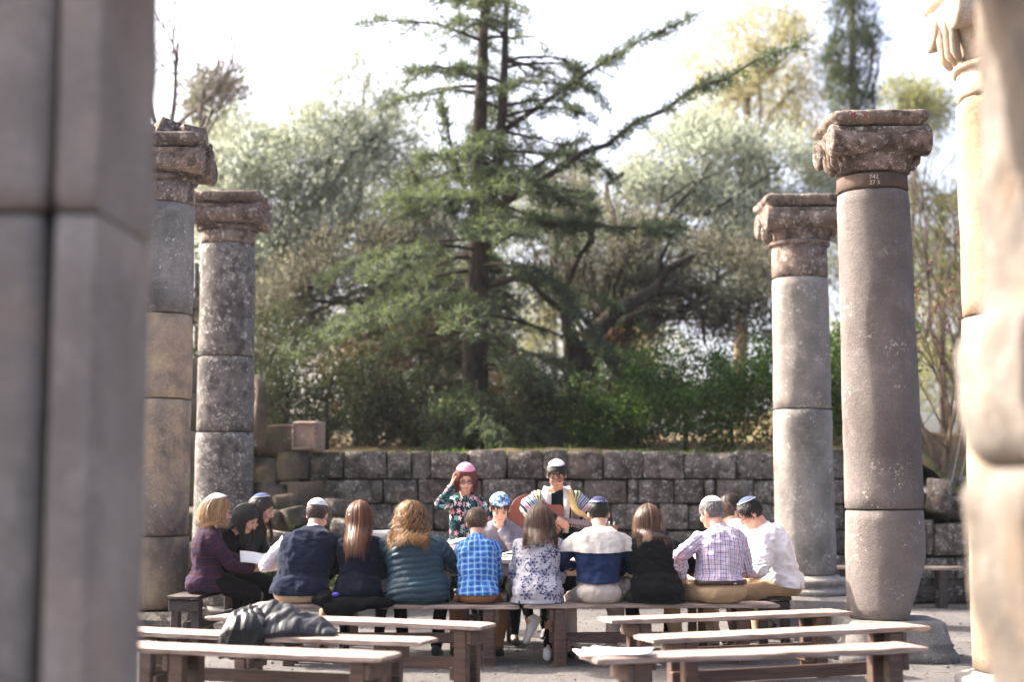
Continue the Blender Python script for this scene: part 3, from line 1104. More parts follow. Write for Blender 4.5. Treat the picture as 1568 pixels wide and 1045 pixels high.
bench_px((180, 985), (600, 1003), 0.30, 'nearest left bench, its sunlit plank reaching the left jamb', insets=(0.5, 0.16))
bench_px((185, 963), (658, 980), 0.30, 'middle left bench with the dark jacket thrown over it')
bench_px((330, 941), (748, 957), 0.30, 'rear left bench right behind the man in the navy vest', insets=(0.3, 0.16))
bench_px((925, 947), (1292, 935), 0.30, 'rear right bench just behind the man in the checked shirt')
bench_px((985, 975), (1405, 957), 0.30, 'middle right bench of the three in front of the mauve column')
bench_px((900, 1006), (1402, 987), 0.30, 'nearest right bench with white paper lying on its left end', insets=(0.28, 0.22))
ROW_D = 11.90
bench((xat(395, ROW_D), ROW_D + 0.02), (xat(795, ROW_D), ROW_D), 0.30, 'bench under the left half of the seated row', insets=(0.3, 0.25))
bench((xat(800, ROW_D), ROW_D), (xat(1187, ROW_D), ROW_D + 0.14), 0.30, 'bench under the right half of the seated row', insets=(0.3, 0.3))
bench((-2.90, 12.68), (-2.72, 14.6), 0.30, 'dark bench at the left end where three women read', 'wood_dark', 'wood_dark', insets=(0.12, 0.2))
bench((2.30, 12.6), (2.42, 14.4), 0.30, 'dark bench at the right end under the white shirted men', 'wood_dark', 'wood_dark', insets=(0.12, 0.2))
bench((-0.55, 13.62), (0.1, 13.64), 0.30, 'short bench on the far side of the table under the boy', 'wood_dark', 'wood_dark', insets=(0.1, 0.1))
a, b = on(1262, 868, 0.48), on(1476, 868.6, 0.48)
bench((a.x, a.y), (b.x, b.y), 0.28, 'far bench standing alone in front of the broken wall', 'wood_seat', 'wood_dark', insets=(0.3, 0.28))

TBL_Z = 0.82
tb = empty('table', (0.1, 12.86, 0), label='long pale plank table in the middle of the group', cat='table')
for i in range(5):
    box_obj('plank', (0, -0.38 + i * 0.19, TBL_Z - 0.02), (3.5, 0.183, 0.04), M['wood_table'], tb, 0.005, None, 0.002)
for sy in (-1, 1):
    box_obj('apron', (0, sy * 0.40, TBL_Z - 0.095), (3.3, 0.03, 0.10), M['wood_table'], tb, 0.005)
    for sx in (-1, 1):
        box_obj('leg', (sx * 1.55, sy * 0.36, (TBL_Z - 0.045) / 2), (0.08, 0.06, TBL_Z - 0.045), M['wood_leg'], tb, 0.005)


# ------------------------------------------------------------------ paper, books
def paper_material():
    k = Mat('printed_paper')
    v = k.coord('Generated')
    sp = k.n('ShaderNodeSeparateXYZ', {0: v})
    ln = k.math('FRACT', k.math('MULTIPLY', sp.outputs[1], 17.0))
    on_ = k.math('LESS_THAN', ln, 0.38)
    wd_ = k.math('GREATER_THAN', k.noise(k.scalev(v, (34, 17, 0)), 1.0, 2, 0.5), 0.46)
    mx = k.math('MULTIPLY', k.math('GREATER_THAN', k.math('MINIMUM', sp.outputs[0], k.math('SUBTRACT', 1.0, sp.outputs[0])), 0.10), k.math('MULTIPLY', on_, wd_))
    c = k.mix(k.math('MULTIPLY', mx, 0.35), (0.80, 0.78, 0.74), (0.15, 0.15, 0.15))
    return k.done(k.bsdf(c, 0.7, None, 0.3))


M['paper'] = paper_material()
M['blank'] = plain('white_paper', (0.82, 0.80, 0.77), 0.75, 0.3, 0.05)
M['cover_blue'] = plain('book_cover_blue', (0.03, 0.045, 0.12), 0.5, 0.4)
M['cover_dark'] = plain('book_cover_dark', (0.03, 0.03, 0.035), 0.5, 0.4)


def sheet_paper(loc, size, rot, label, cat='paper', curl=0.03, mat='paper', group=None):
    """One sheet with a gentle curl and real thickness."""
    n = 8
    V, F = [], []
    for side in (0, 1):
        for j in range(n + 1):
            for i in range(n + 1):
                u, w = i / n - 0.5, j / n - 0.5
                V.append((u * size[0], w * size[1], curl * (4 * u * u) + curl * 0.5 * w - 0.002 * side))
    m = (n + 1) ** 2
    for j in range(n):
        for i in range(n):
            a = j * (n + 1) + i
            F.append((a, a + 1, a + n + 2, a + n + 1))
            F.append((m + a, m + a + n + 1, m + a + n + 2, m + a + 1))
    rim = [i for i in range(n + 1)] + [j * (n + 1) + n for j in range(1, n + 1)] + [n * (n + 1) + i for i in range(n - 1, -1, -1)] + [j * (n + 1) for j in range(n - 1, 0, -1)]
    for i in range(len(rim)):
        p, q = rim[i], rim[(i + 1) % len(rim)]
        F.append((q, p, m + p, m + q))
    o = mesh('paper_sheet', V, F, M[mat], None, True)
    o.location = loc
    o.rotation_euler = rot
    put_props(o, label, cat, group)
    return o


def open_booklet(loc, size, rz, tilt, label, fold=0.35):
    t = empty('booklet', loc, rz, label=label, cat='booklet')
    t.rotation_euler = (tilt, 0, rz)
    for s in (-1, 1):
        V, F = [], []
        n = 7
        for k_ in (0, 1):
            for i in range(n + 1):
                u = i / n
                x = s * u * size[0] / 2
                z = 0.012 + 0.02 * math.sin(u * math.pi) * 0.8 + fold * 0.10 * u * u - k_ * (0.008 * (1 - u * 0.4))
                V.append((x, -size[1] / 2, z))
                V.append((x, size[1] / 2, z))
        m = 2 * (n + 1)
        for i in range(n):
            a = 2 * i
            f1 = (a, a + 2, a + 3, a + 1)
            f2 = (m + a, m + a + 1, m + a + 3, m + a + 2)
            F += [f1, f2, (a, m + a, m + a + 2, a + 2), (a + 1, a + 3, m + a + 3, m + a + 1)]
        F += [(2 * n, m + 2 * n, m + 2 * n + 1, 2 * n + 1), (0, 1, m + 1, m)]
        if s < 0:
            F = [f[::-1] for f in F]
        mesh('page', V, F, M['paper'], t, True)
    return t


def closed_book(loc, size, rz, cover, label, group='books on the table'):
    t = empty('book', loc, rz, label=label, cat='book', group=group)
    b = MB()
    b.box((0, 0, 0.002), (size[0], size[1], 0.004), 0.001)
    b.box((0, 0, size[2] - 0.002), (size[0], size[1], 0.004), 0.001)
    b.box((-size[0] / 2 + 0.002, 0, size[2] / 2), (0.004, size[1], size[2] - 0.009), 0.001)
    b.build('cover', cover, t)
    box_obj('pages', (0.003, 0, size[2] / 2), (size[0] - 0.012, size[1] - 0.01, size[2] - 0.0095), M['blank'], t, 0.001)
    return t


for i, (px, D, w, lab) in enumerate([(874, 13.1, 0.24, 'lower dark covered book of the stack in front of the guitar player'), (874, 13.1, 0.23, 'upper white edged book of the stack in front of the guitar player')]):
    closed_book((xat(px, D), D, TBL_Z + 0.002 + i * 0.047), (w, 0.17, 0.045), rad(8 - i * 5), M['cover_blue'], lab)
for i in range(2):
    closed_book((xat(690, 13.0), 13.0, TBL_Z + 0.002 + i * 0.052), (0.30 - i * .02, 0.22, 0.05), rad(-5 + i * 9), M['blank'], ['lower pale book stacked on the table before the girl in the pink cap', 'upper pale book stacked on the table before the girl in the pink cap'][i])
open_booklet((xat(688, 13.0), 13.0, TBL_Z + 0.108), (0.34, 0.24), rad(6), 0.05, 'open white booklet lying on books before the girl in the pink cap')
open_booklet((xat(766, 12.95), 12.95, TBL_Z + 0.004), (0.34, 0.24), rad(-4), 0.0, 'open booklet on the table in front of the grey shirted boy')
sheet_paper((xat(582, 12.35), 12.35, 0.92), (0.24, 0.32), (rad(68), 0, rad(10)), 'white sheet held up between the auburn haired woman and the puffer jacket', curl=0.02)
sheet_paper((xat(1046, 12.36), 12.36, 0.76), (0.24, 0.31), (rad(52), 0, rad(-8)), 'white sheet between the black sweater and the checked shirt', curl=0.02)
sheet_paper((xat(965, 12.3), 12.3, 0.72), (0.20, 0.26), (rad(20), 0, rad(30)), 'white sheet at the elbow of the young man in the cream shawl', curl=0.015)
p = on(948, 1002, SEAT_Z + 0.006)
for i in range(3):
    o = sheet_paper((p.x + 0.02 * i - 0.03, p.y + 0.01, SEAT_Z + 0.006 + 0.007 * i), (0.44 - 0.04 * i, 0.24), (0, 0, rad(6 - 9 * i)), ['lowest of the white sheets spread on the nearest right bench', 'middle of the white sheets spread on the nearest right bench', 'top one of the white sheets spread on the nearest right bench'][i], curl=0.010, mat='blank', group='papers on the bench')

# ------------------------------------------------------------------ people: materials
def skin_mat(name, c):
    k = Mat(name)
    v = k.coord()
    n1 = k.noise(v, 18, 4, 0.6)
    col = k.mix(k.ramp(n1, [(0.35, 0.0), (0.7, 0.6)]), c, (c[0] * 0.95, c[1] * 0.72, c[2] * 0.66))
    return k.done(k.bsdf(col, 0.5, k.bump(k.noise(v, 160, 2), 0.08, 0.004), 0.4, Subsurface_Weight=0.15, Subsurface_Scale=0.02, Subsurface_Radius=(1.0, 0.35, 0.2)))


def hair_mat(name, c1, c2, rough=0.42):
    k = Mat(name)
    a = k.n('ShaderNodeAttribute', attribute_name='rnd').outputs['Fac']
    c = k.mix(a, tuple(x * 0.45 for x in c1), tuple(x * 0.80 for x in c2))
    b = k.bsdf(c, rough + 0.06, None, 0.38)
    t = k.n('ShaderNodeBsdfTranslucent')
    k.put(t.inputs[0], k.mix(0.25, c, (0.9, 0.55, 0.25)))
    m = k.n('ShaderNodeMixShader')
    k.put(m.inputs[0], 0.16)
    k.t.links.new(b, m.inputs[1])
    k.t.links.new(t.outputs[0], m.inputs[2])
    return k.done(m.outputs[0])


class Cloth(Mat):
    """Material with the garment's own coordinates: u round the body, v along it (metres)."""
    def uv(self):
        a = self.n('ShaderNodeAttribute', attribute_name='cl')
        s = self.n('ShaderNodeSeparateXYZ', {0: a.outputs['Vector']})
        return a.outputs['Vector'], s.outputs[0], s.outputs[1], s.outputs[2]

    def stripe(self, x, pitch, lo, hi):
        f = self.math('FRACT', self.math('DIVIDE', x, pitch))
        return self.math('MULTIPLY', self.math('GREATER_THAN', f, lo), self.math('LESS_THAN', f, hi))

    def finish(self, c, rough=0.88, wr=0.6, weave=260.0):
        v = self.coord()
        n2 = self.noise(v, weave, 2, 0.6)
        w = self.noise(self.scalev(v, (1, 1, 1.6)), 10, 4, 0.55, 0.9)
        c = self.mix(0.22, c, self.ramp(n2, [(0.3, 0.35), (0.7, 0.7)]), 'OVERLAY')
        h = self.math('ADD', self.math('MULTIPLY', n2, 0.08), self.math('MULTIPLY', w, wr))
        return self.done(self.bsdf(c, rough, self.bump(h, 0.45, 0.02), 0.25))


def plaid(name, base, bands):
    """bands: (axis 0/1, pitch, lo, hi, colour, strength)"""
    k = Cloth(name)
    _, u, v, _ = k.uv()
    c = base
    for ax, pitch, lo, hi, col, st in bands:
        c = k.mix(k.math('MULTIPLY', k.stripe(k.math('ADD', (u, v)[ax], 3.0), pitch, lo, hi), st), c, col)
    return k.finish(c)


def stripes_mat(name, base, bands, axis=1, period=None):
    k = Cloth(name)
    _, u, v, w = k.uv()
    x = (u, v, w)[axis]
    c = base
    for pitch, lo, hi, col, st in bands:
        c = k.mix(k.math('MULTIPLY', k.stripe(k.math('ADD', x, 3.0), pitch, lo, hi), st), c, col)
    return k.finish(c)


def flower_mat(name, base, scale, petals, cols, r0=0.36, keep=0.0, leaf=None, heart=None):
    k = Cloth(name)
    vec, u, v, _ = k.uv()
    c = base
    n_ = k.noise(vec, 26, 3, 0.6)
    if leaf:
        c = k.mix(k.math('MULTIPLY', k.math('GREATER_THAN', k.noise(vec, scale * 2.6, 1, 0.4, 1.5), 0.60), k.math('GREATER_THAN', k.noise(vec, scale * 0.5, 2), 0.44)), c, leaf)
    vo = k.n('ShaderNodeTexVoronoi', {'Scale': scale, 'Randomness': 0.75}, feature='F1', voronoi_dimensions='2D')
    k.put(vo.inputs['Vector'], vec)
    dif = k.n('ShaderNodeVectorMath', operation='SUBTRACT')
    k.put(dif.inputs[0], vec)
    k.put(dif.inputs[1], vo.outputs['Position'])
    s = k.n('ShaderNodeSeparateXYZ', {0: dif.outputs[0]})
    ang = k.math('ARCTAN2', s.outputs[1], s.outputs[0])
    pet = k.math('ADD', 0.68, k.math('MULTIPLY', 0.32, k.math('COSINE', k.math('MULTIPLY', ang, float(petals)))))
    d = k.math('ADD', vo.outputs['Distance'], k.math('MULTIPLY', k.math('SUBTRACT', n_, 0.5), 0.10))
    rr = k.math('DIVIDE', d, pet)
    inside = k.math('LESS_THAN', rr, r0)
    sepc = k.n('ShaderNodeSeparateColor', {0: vo.outputs['Color']})
    if keep:
        inside = k.math('MULTIPLY', inside, k.math('GREATER_THAN', sepc.outputs[1], keep))
    fc = k.ramp(sepc.outputs[0], [(i / len(cols), c_) for i, c_ in enumerate(cols)], 'CONSTANT')
    c = k.mix(inside, c, fc)
    c = k.mix(k.math('MULTIPLY', inside, k.math('LESS_THAN', k.math('ABSOLUTE', k.math('SUBTRACT', rr, r0 * 0.55)), 0.035)), c, heart or base)
    return k.finish(c, wr=0.4)


SKIN = [skin_mat('skin_light', (0.56, 0.34, 0.25)), skin_mat('skin_tan', (0.46, 0.26, 0.18))]
DARK = plain('lash_dark', (0.02, 0.014, 0.012), 0.5)
LIP = plain('lip', (0.42, 0.16, 0.14), 0.45)
EYEW = plain('eye_white', (0.6, 0.56, 0.52), 0.25)
LENS_FRAME = plain('glasses_frame', (0.02, 0.018, 0.018), 0.3, 0.5)
HAIR = {
    'blonde': hair_mat('hair_blonde', (0.30, 0.15, 0.06), (0.62, 0.38, 0.17)),
    'black': hair_mat('hair_black', (0.010, 0.008, 0.008), (0.030, 0.022, 0.020), 0.35),
    'darkbrown': hair_mat('hair_dark_brown', (0.022, 0.013, 0.009), (0.07, 0.038, 0.024), 0.36),
    'auburn': hair_mat('hair_auburn', (0.14, 0.050, 0.022), (0.34, 0.14, 0.065), 0.38),
    'curly': hair_mat('hair_curly_blonde', (0.10, 0.040, 0.014), (0.60, 0.33, 0.12), 0.40),
    'brown': hair_mat('hair_brown', (0.060, 0.030, 0.018), (0.22, 0.115, 0.065), 0.38),
    'boy': hair_mat('hair_boy_brown', (0.10, 0.055, 0.034), (0.30, 0.175, 0.105)),
    'grey': hair_mat('hair_grey', (0.20, 0.19, 0.185), (0.48, 0.46, 0.44)),
    'salt': hair_mat('hair_cropped_greybrown', (0.09, 0.065, 0.052), (0.26, 0.20, 0.165)),
    'red': hair_mat('hair_red', (0.13, 0.020, 0.018), (0.32, 0.070, 0.045), 0.38),
}


# ------------------------------------------------------------------ people: skeleton and meshes
def ik(S, W, l1, l2, pole):
    S, W, pole = np.array(S, float), np.array(W, float), np.array(pole, float)
    d = W - S
    L = np.linalg.norm(d)
    mx = (l1 + l2) * 0.995
    if L > mx:
        W = S + d / L * mx
        d = W - S
        L = mx
    L = max(L, abs(l1 - l2) + 0.02)
    u = d / np.linalg.norm(d)
    a = (l1 * l1 - l2 * l2 + L * L) / (2 * L)
    h = math.sqrt(max(0, l1 * l1 - a * a))
    pp = pole - u * (pole @ u)
    pp = pp / (np.linalg.norm(pp) + 1e-9)
    return S + u * a + pp * h, W


def seg_dist(V, a, b):
    d = b - a
    t = np.clip(((V - a) @ d) / (d @ d), 0, 1)
    q = a + t[:, None] * d
    return np.linalg.norm(V - q, axis=1), t, q


TORSO_M = [(0.0, .168, .122), (.2, .158, .114), (.4, .162, .118), (.6, .178, .124), (.75, .188, .124), (.87, .176, .108), (.95, .125, .084), (1.0, .075, .066)]
TORSO_F = [(0.0, .172, .124), (.2, .148, .106), (.4, .150, .108), (.6, .164, .124), (.75, .170, .120), (.87, .158, .098), (.95, .110, .076), (1.0, .066, .058)]


def hand(mb, W, f, side_v, palm_n, sgn, curl=0.5, k=1.0, spread=0.15):
    """W wrist, f along the hand, side_v towards the thumb, palm_n out of the palm."""
    W, f, side_v, palm_n = map(lambda q: np.array(q, float), (W, f, side_v, palm_n))
    R = np.stack([side_v, f, palm_n], axis=1)
    mb.ellipsoid(W + f * 0.048 * k, (0.040 * k, 0.054 * k, 0.0165 * k), R, 12, 8)
    mb.capsule(W - f * 0.02, 0.027 * k, W + f * 0.02 * k, 0.027 * k)
    for i, (o, L) in enumerate(((0.029, 0.92), (0.010, 1.0), (-0.010, 0.95), (-0.028, 0.75))):
        p = W + f * (0.090 - 0.004 * abs(i - 1)) * k + side_v * o * k
        d = unit(f + side_v * o * spread * 12)
        a = curl * 0.5
        pts, rs = [p - d * 0.02], [0.0105 * k]
        for j, sl in enumerate((0.042, 0.027, 0.022)):
            a2 = a + curl * 0.75 * j
            dd = d * math.cos(a2) + palm_n * math.sin(a2)
            p = p + dd * sl * L * k
            pts.append(p)
            rs.append((0.0098, 0.0090, 0.0080)[j] * k)
        mb.chain(pts, rs, 8)
    p0 = W + f * 0.022 * k + side_v * 0.024 * k
    d1 = unit(f * 0.62 + side_v * 0.62 + palm_n * 0.35)
    d2 = unit(f * 0.85 + side_v * 0.20 + palm_n * (0.25 + 0.4 * curl))
    p1 = p0 + d1 * 0.042 * k
    mb.chain([p0, p1, p1 + d2 * 0.034 * k, p1 + d2 * 0.058 * k], [0.0145 * k, 0.012 * k, 0.0105 * k, 0.009 * k], 8)


def hair_line(y):
    return np.interp(y, [-0.11, -0.06, -0.01, 0.03, 0.055, 0.085, 0.11], [-0.085, -0.075, -0.035, -0.012, 0.020, 0.062, 0.085])


CR_C = np.array([0, -0.012, 0.022])        # cranium in the head's own frame
CR_R = np.array([0.079, 0.100, 0.093])


def ribbons(paths, widths, outs, name, mat, parent, seed):
    """paths (N,S,3), outs (N,S,3) outward directions: thin tapered locks."""
    N, S, _ = paths.shape
    T = np.gradient(paths, axis=1)
    T /= np.linalg.norm(T, axis=2, keepdims=True) + 1e-9
    B = np.cross(T, outs)
    B /= np.linalg.norm(B, axis=2, keepdims=True) + 1e-9
    tp = np.interp(np.linspace(0, 1, S), [0, 0.15, 0.75, 1], [0.7, 1.0, 0.85, 0.12])
    w = widths[:, None, None] * tp[None, :, None] * 0.5
    A, C = paths - B * w, paths + B * w
    mid = paths + outs / (np.linalg.norm(outs, axis=2, keepdims=True) + 1e-9) * w * 0.5
    V = np.stack([A, mid, C], axis=2).reshape(-1, 3)
    i = np.arange(N)[:, None, None] * S * 3
    j = np.arange(S - 1)[None, :, None] * 3
    e = np.arange(2)[None, None, :]
    a = (i + j + e).ravel()
    F = np.stack([a, a + 1, a + 4, a + 3], axis=1)
    me = bpy.data.meshes.new(name)
    me.vertices.add(len(V))
    me.vertices.foreach_set('co', V.astype(np.float32).ravel())
    me.loops.add(F.size)
    me.loops.foreach_set('vertex_index', F.astype(np.int32).ravel())
    me.polygons.add(len(F))
    me.polygons.foreach_set('loop_start', np.arange(0, F.size, 4, dtype=np.int32))
    me.update(calc_edges=True)
    at_ = me.attributes.new('rnd', 'FLOAT', 'POINT')
    rg = np.random.default_rng(seed)
    at_.data.foreach_set('value', np.repeat(np.clip(rg.normal(0.42, 0.38, N), 0, 1), S * 3).astype(np.float32))
    shade(me)
    return link(name, me, mat, parent)


PCOUNT = [0]


def person(s):
    PCOUNT[0] += 1
    sd = PCOUNT[0] * 3.17
    rg = np.random.default_rng(PCOUNT[0])
    k = s.get('k', 1.0)
    fem = s.get('f', False)
    sit = s.get('sit', True)
    seat = s.get('seat', SEAT_Z)
    sw = s.get('sw', 1.0)
    wd_ = s.get('wide', 1.0)
    lean, curve = rad(s.get('lean', 14)), rad(s.get('curve', 26))
    hx = s.get('hx', 0.0)
    hyaw, hpitch, hroll = [rad(a) for a in s.get('head', (0, 25, 0))]
    kh = s.get('kh', 1.0) * 1.08
    root = empty('person', (s['x'], s['y'], 0), rad(s.get('yaw', 0)), label=s['label'], cat='person', group='people at the reading')
    hip = np.array([0, 0, seat + 0.10 * k]) if sit else np.array([0, 0, 0.90 * k])
    Rh = rotz(hyaw) @ rotx(-hpitch) @ roty(hroll)
    L = 0.50 * k
    for _ in range(6):
        n = 21
        pts, tan = [hip.copy()], []
        for i in range(n):
            t = i / (n - 1)
            a = lean + curve * t
            tan.append(np.array([0, math.sin(a), math.cos(a)]))
            if i < n - 1:
                q = pts[-1] + tan[-1] * L / (n - 1)
                pts.append(q)
        pts = np.array(pts)
        pts[:, 0] = hx * np.linspace(0, 1, n) ** 1.2
        nb = pts[-1]
        na = lean + curve * 0.85
        hj = nb + np.array([hx * 0.15, math.sin(na), math.cos(na)]) * 0.070 * k
        hc = hj + Rh @ np.array([0, 0.030, 0.092]) * kh
        cc = hc + Rh @ (CR_C * kh)
        topz = cc[2] + math.sqrt(sum((CR_R[i] * kh * Rh[2, i]) ** 2 for i in range(3)))
        L += (s['top'] - topz) * 0.9
    tan = np.array(tan)
    ts = np.linspace(0, 1, n)

    def sp(t):
        if t < 0:
            return pts[0] + np.array([0, -0.02, -1]) * (-t) * L, np.array([0, 0.0, 1.0])
        return np.array([np.interp(t, ts, pts[:, i]) for i in range(3)]), unit([np.interp(t, ts, tan[:, i]) for i in range(3)])

    # arms
    sj = {}
    c, T = sp(0.86)
    for sd_, key in ((-1, 'l'), (1, 'r')):
        S = c + np.array([sd_ * 0.172 * sw * k, 0.01, -0.018])
        Wt = np.array(s.get('hand_' + key, (sd_ * 0.15, 0.36, seat + 0.30 if sit else 1.05)), float)
        pole = s.get('pole_' + key, (sd_ * 0.75, -0.55, -0.6))
        E, W = ik(S, Wt, 0.285 * k, 0.255 * k, pole)
        sj[key] = (S, E, W)
    legs = {}
    for sd_, key in ((-1, 'l'), (1, 'r')):
        Hj = hip + np.array([sd_ * 0.092 * k * wd_, 0.02, -0.01])
        if sit:
            Ft = np.array(s.get('foot_' + key, (sd_ * 0.14, 0.36, 0.09)), float)
            pole = s.get('knee_' + key, (sd_ * 0.25, 1.0, 0.9))
        else:
            Ft = np.array(s.get('foot_' + key, (sd_ * 0.11, 0.02, 0.09)), float)
            pole = (sd_ * 0.1, 1, 0)
        Kn, An = ik(Hj, Ft, 0.42 * k, 0.41 * k, pole)
        legs[key] = (Hj, Kn, An)

    prof = TORSO_F if fem else TORSO_M

    def torso_rings(grow, t0=0.0, t1=1.0, extra=None, nseg=24, sc=1.0):
        R = []
        tt = [p for p in np.linspace(max(t0, 0), t1, 15)]
        lows = [t for t in (np.linspace(t0, 0, 5)[:-1] if t0 < 0 else [])]
        for t in list(lows) + tt:
            w = np.interp(max(t, 0), [p[0] for p in prof], [p[1] for p in prof]) * sc
            d = np.interp(max(t, 0), [p[0] for p in prof], [p[2] for p in prof]) * sc
            w *= k * (sw if t > 0.5 else wd_)
            d *= k * (0.5 + 0.5 * wd_)
            if t < 0:
                w += (-t) * 0.10
                d += (-t) * 0.18
            belly = s.get('belly', 0) * math.exp(-((t - 0.2) / 0.25) ** 2)
            c_, T_ = sp(t)
            Nn = np.array([0, T_[2], -T_[1]])
            ring = []
            for j in range(nseg):
                a = 2 * math.pi * j / nseg
                ca, sa = math.cos(a), math.sin(a)
                rx = (w + grow) * math.copysign(abs(ca) ** 0.9, ca)
                ry = (d + grow) * math.copysign(abs(sa) ** 0.9, sa)
                if sa > 0:
                    ry += belly * sa
                ring.append(c_ + np.array([rx, 0, 0]) + Nn * ry)
            R.append(ring)
        return R

    # ---------------- body: one continuous surface
    sk = SKIN[s.get('skin', 0)]
    mb = MB()
    hp = lambda v: hc + Rh @ (np.array(v, float) * kh)
    mb.ellipsoid(hp(CR_C), CR_R * kh, Rh, 20, 14)
    mb.ellipsoid(hp((0, 0.024, -0.030)), np.array((0.062, 0.070, 0.082)) * kh, Rh, 18, 12)
    mb.ellipsoid(hp((0, 0.045, -0.082)), np.array((0.044, 0.046, 0.036)) * kh, Rh, 14, 10)
    mb.capsule(hp((0, 0.092, 0.010)), 0.010 * kh, hp((0, 0.107, -0.030)), 0.014 * kh, 8)
    for sx in (-1, 1):
        mb.ellipsoid(hp((sx * 0.079, -0.008, -0.008)), np.array((0.009, 0.019, 0.031)) * kh, Rh @ rotz(sx * -0.35), 10, 8)
        mb.ellipsoid(hp((sx * 0.034, 0.068, -0.035)), np.array((0.026, 0.026, 0.028)) * kh, Rh, 10, 8)
    mb.capsule(nb - tan[-1] * 0.03, 0.062 * k * (0.9 if fem else 1), hp((0, -0.020, -0.045)), 0.052 * kh * (0.9 if fem else 1), 14)
    mb.rings(torso_rings(-0.012, -0.05, 1.0))
    for key, sgn in (('l', -1), ('r', 1)):
        S, E, W = sj[key]
        mb.capsule(sp(0.96)[0] + np.array([sgn * 0.04, -0.01, 0]), 0.045 * k, S, 0.050 * k)
        mb.capsule(S, 0.048 * k, E, 0.038 * k)
        mb.capsule(E, 0.038 * k, W, 0.026 * k)
        f = unit(W - E)
        hs = s.get('handpose_' + key)
        if hs:
            f = unit(hs[0]); pn = unit(np.array(hs[1]) - f * (np.array(hs[1]) @ f)); curl = hs[2]
        else:
            pn = np.array([-sgn * 0.3, 0.2, -1.0]); pn = unit(pn - f * (pn @ f)); curl = 0.55
        sv = np.cross(f, pn) * (-1 if sgn > 0 else 1)
        hand(mb, W, f, sv, pn, sgn, curl, k * 0.97)
        Hj, Kn, An = legs[key]
        mb.capsule(Hj, 0.078 * k, Kn, 0.052 * k)
        mb.capsule(Kn, 0.052 * k, An, 0.036 * k)
        mb.capsule(An, 0.036 * k, An + np.array([0, 0.10, -0.05]), 0.026 * k)
    V, me = remesh(mb, 0.0065, 2, 0.20)
    lv = (V - hc) @ Rh / kh
    N = normals(me)
    dz = np.zeros(len(V))
    for sx in (-1, 1):
        d2 = ((lv[:, 0] - sx * 0.031) / 0.017) ** 2 + ((lv[:, 2] - 0.002) / 0.011) ** 2
        dz -= 0.007 * np.exp(-d2) * (lv[:, 1] > 0.05)
        d2 = ((lv[:, 0] - sx * 0.030) / 0.020) ** 2 + ((lv[:, 2] - 0.022) / 0.006) ** 2
        dz += 0.003 * np.exp(-d2) * (lv[:, 1] > 0.05)
    d2 = (lv[:, 0] / 0.024) ** 2 + ((lv[:, 2] + 0.063) / 0.004) ** 2
    dz -= 0.004 * np.exp(-d2) * (lv[:, 1] > 0.05)
    V = V + N * (dz * kh)[:, None]
    setco(me, V)
    shade(me)
    body = link('body', me, sk, root)
    if s.get('face', False):
        for sx in (-1, 1):
            b = MB()
            b.ellipsoid(hp((sx * 0.031, 0.0845, 0.001)), np.array((0.0110, 0.007, 0.0034)) * kh, Rh, 10, 6)
            b.build('eye', DARK if hpitch > rad(14) else EYEW, body, True)
            b = MB()
            b.tube([hp((sx * 0.014, 0.094, 0.020)), hp((sx * 0.032, 0.093, 0.026)), hp((sx * 0.050, 0.078, 0.021))], [0.0022 * kh, 0.0028 * kh, 0.0014 * kh], 6)
            b.build('eyebrow', HAIR[s['hair']['col']], body, True)
        b = MB()
        b.tube([hp((-0.022, 0.078, -0.063)), hp((-0.008, 0.0885, -0.061)), hp((0.008, 0.0885, -0.061)), hp((0.022, 0.078, -0.063))], [0.002, 0.0055 * kh, 0.0055 * kh, 0.002], 6)
        b.build('mouth', LIP, body, True)
    if s.get('glasses'):
        b = MB()
        for sx in (-1, 1):
            cx = sx * 0.033
            ring = [hp((cx + 0.025 * math.cos(a), 0.1035 - 0.010 * abs(math.cos(a) + sx) * 0.5, 0.000 + 0.018 * math.sin(a))) for a in np.linspace(0, 2 * math.pi, 17)]
            b.tube(ring, [0.0032 * kh] * 17, 5)
            b.tube([hp((sx * 0.058, 0.098, 0.004)), hp((sx * 0.078, 0.05, 0.006)), hp((sx * 0.084, -0.005, 0.006))], [0.0028] * 3, 5)
        b.tube([hp((-0.010, 0.108, 0.004)), hp((0, 0.110, 0.007)), hp((0.010, 0.108, 0.004))], [0.003] * 3, 5)
        b.build('glasses', LENS_FRAME, root, True)

    # ---------------- garments
    def coords(V):
        """u, v, lateral for every vertex of an upper garment."""
        cand = []
        a, b_ = pts[0] - np.array([0, 0, 0.12]), pts[-1]
        dT, tT, qT = seg_dist(V, a, b_)
        cand.append(dT / 0.135)
        for key in 'lr':
            S, E, W = sj[key]
            for (p, q, r) in ((S, E, 0.062), (E, W, 0.052)):
                cand.append(seg_dist(V, p, q)[0] / r)
        cand = np.array(cand)
        best = np.argmin(cand, axis=0)
        out = np.zeros((len(V), 3))
        rel = V - qT
        ang = np.arctan2(rel[:, 0], -rel[:, 1])
        out[:, 0] = ang * 0.155
        out[:, 1] = tT * np.linalg.norm(b_ - a)
        out[:, 2] = rel[:, 0]
        for ki, key in enumerate('lr'):
            S, E, W = sj[key]
            l1 = np.linalg.norm(E - S)
            for si, (p, q, off) in enumerate(((S, E, 0), (E, W, l1))):
                m = best == 1 + ki * 2 + si
                if not m.any():
                    continue
                d_, t_, qq = seg_dist(V[m], p, q)
                ax = unit(q - p)
                ref = unit(np.cross(ax, [1, 0.01, 0.0]))
                ref2 = np.cross(ax, ref)
                rr = V[m] - qq
                out[m, 0] = np.arctan2(rr @ ref2, rr @ ref) * 0.052 + 0.5
                out[m, 1] = 0.45 - (t_ * np.linalg.norm(q - p) + off)
                out[m, 2] = (-1 if key == 'l' else 1) * (abs(S[0]) + t_ * np.linalg.norm(q - p) + off)
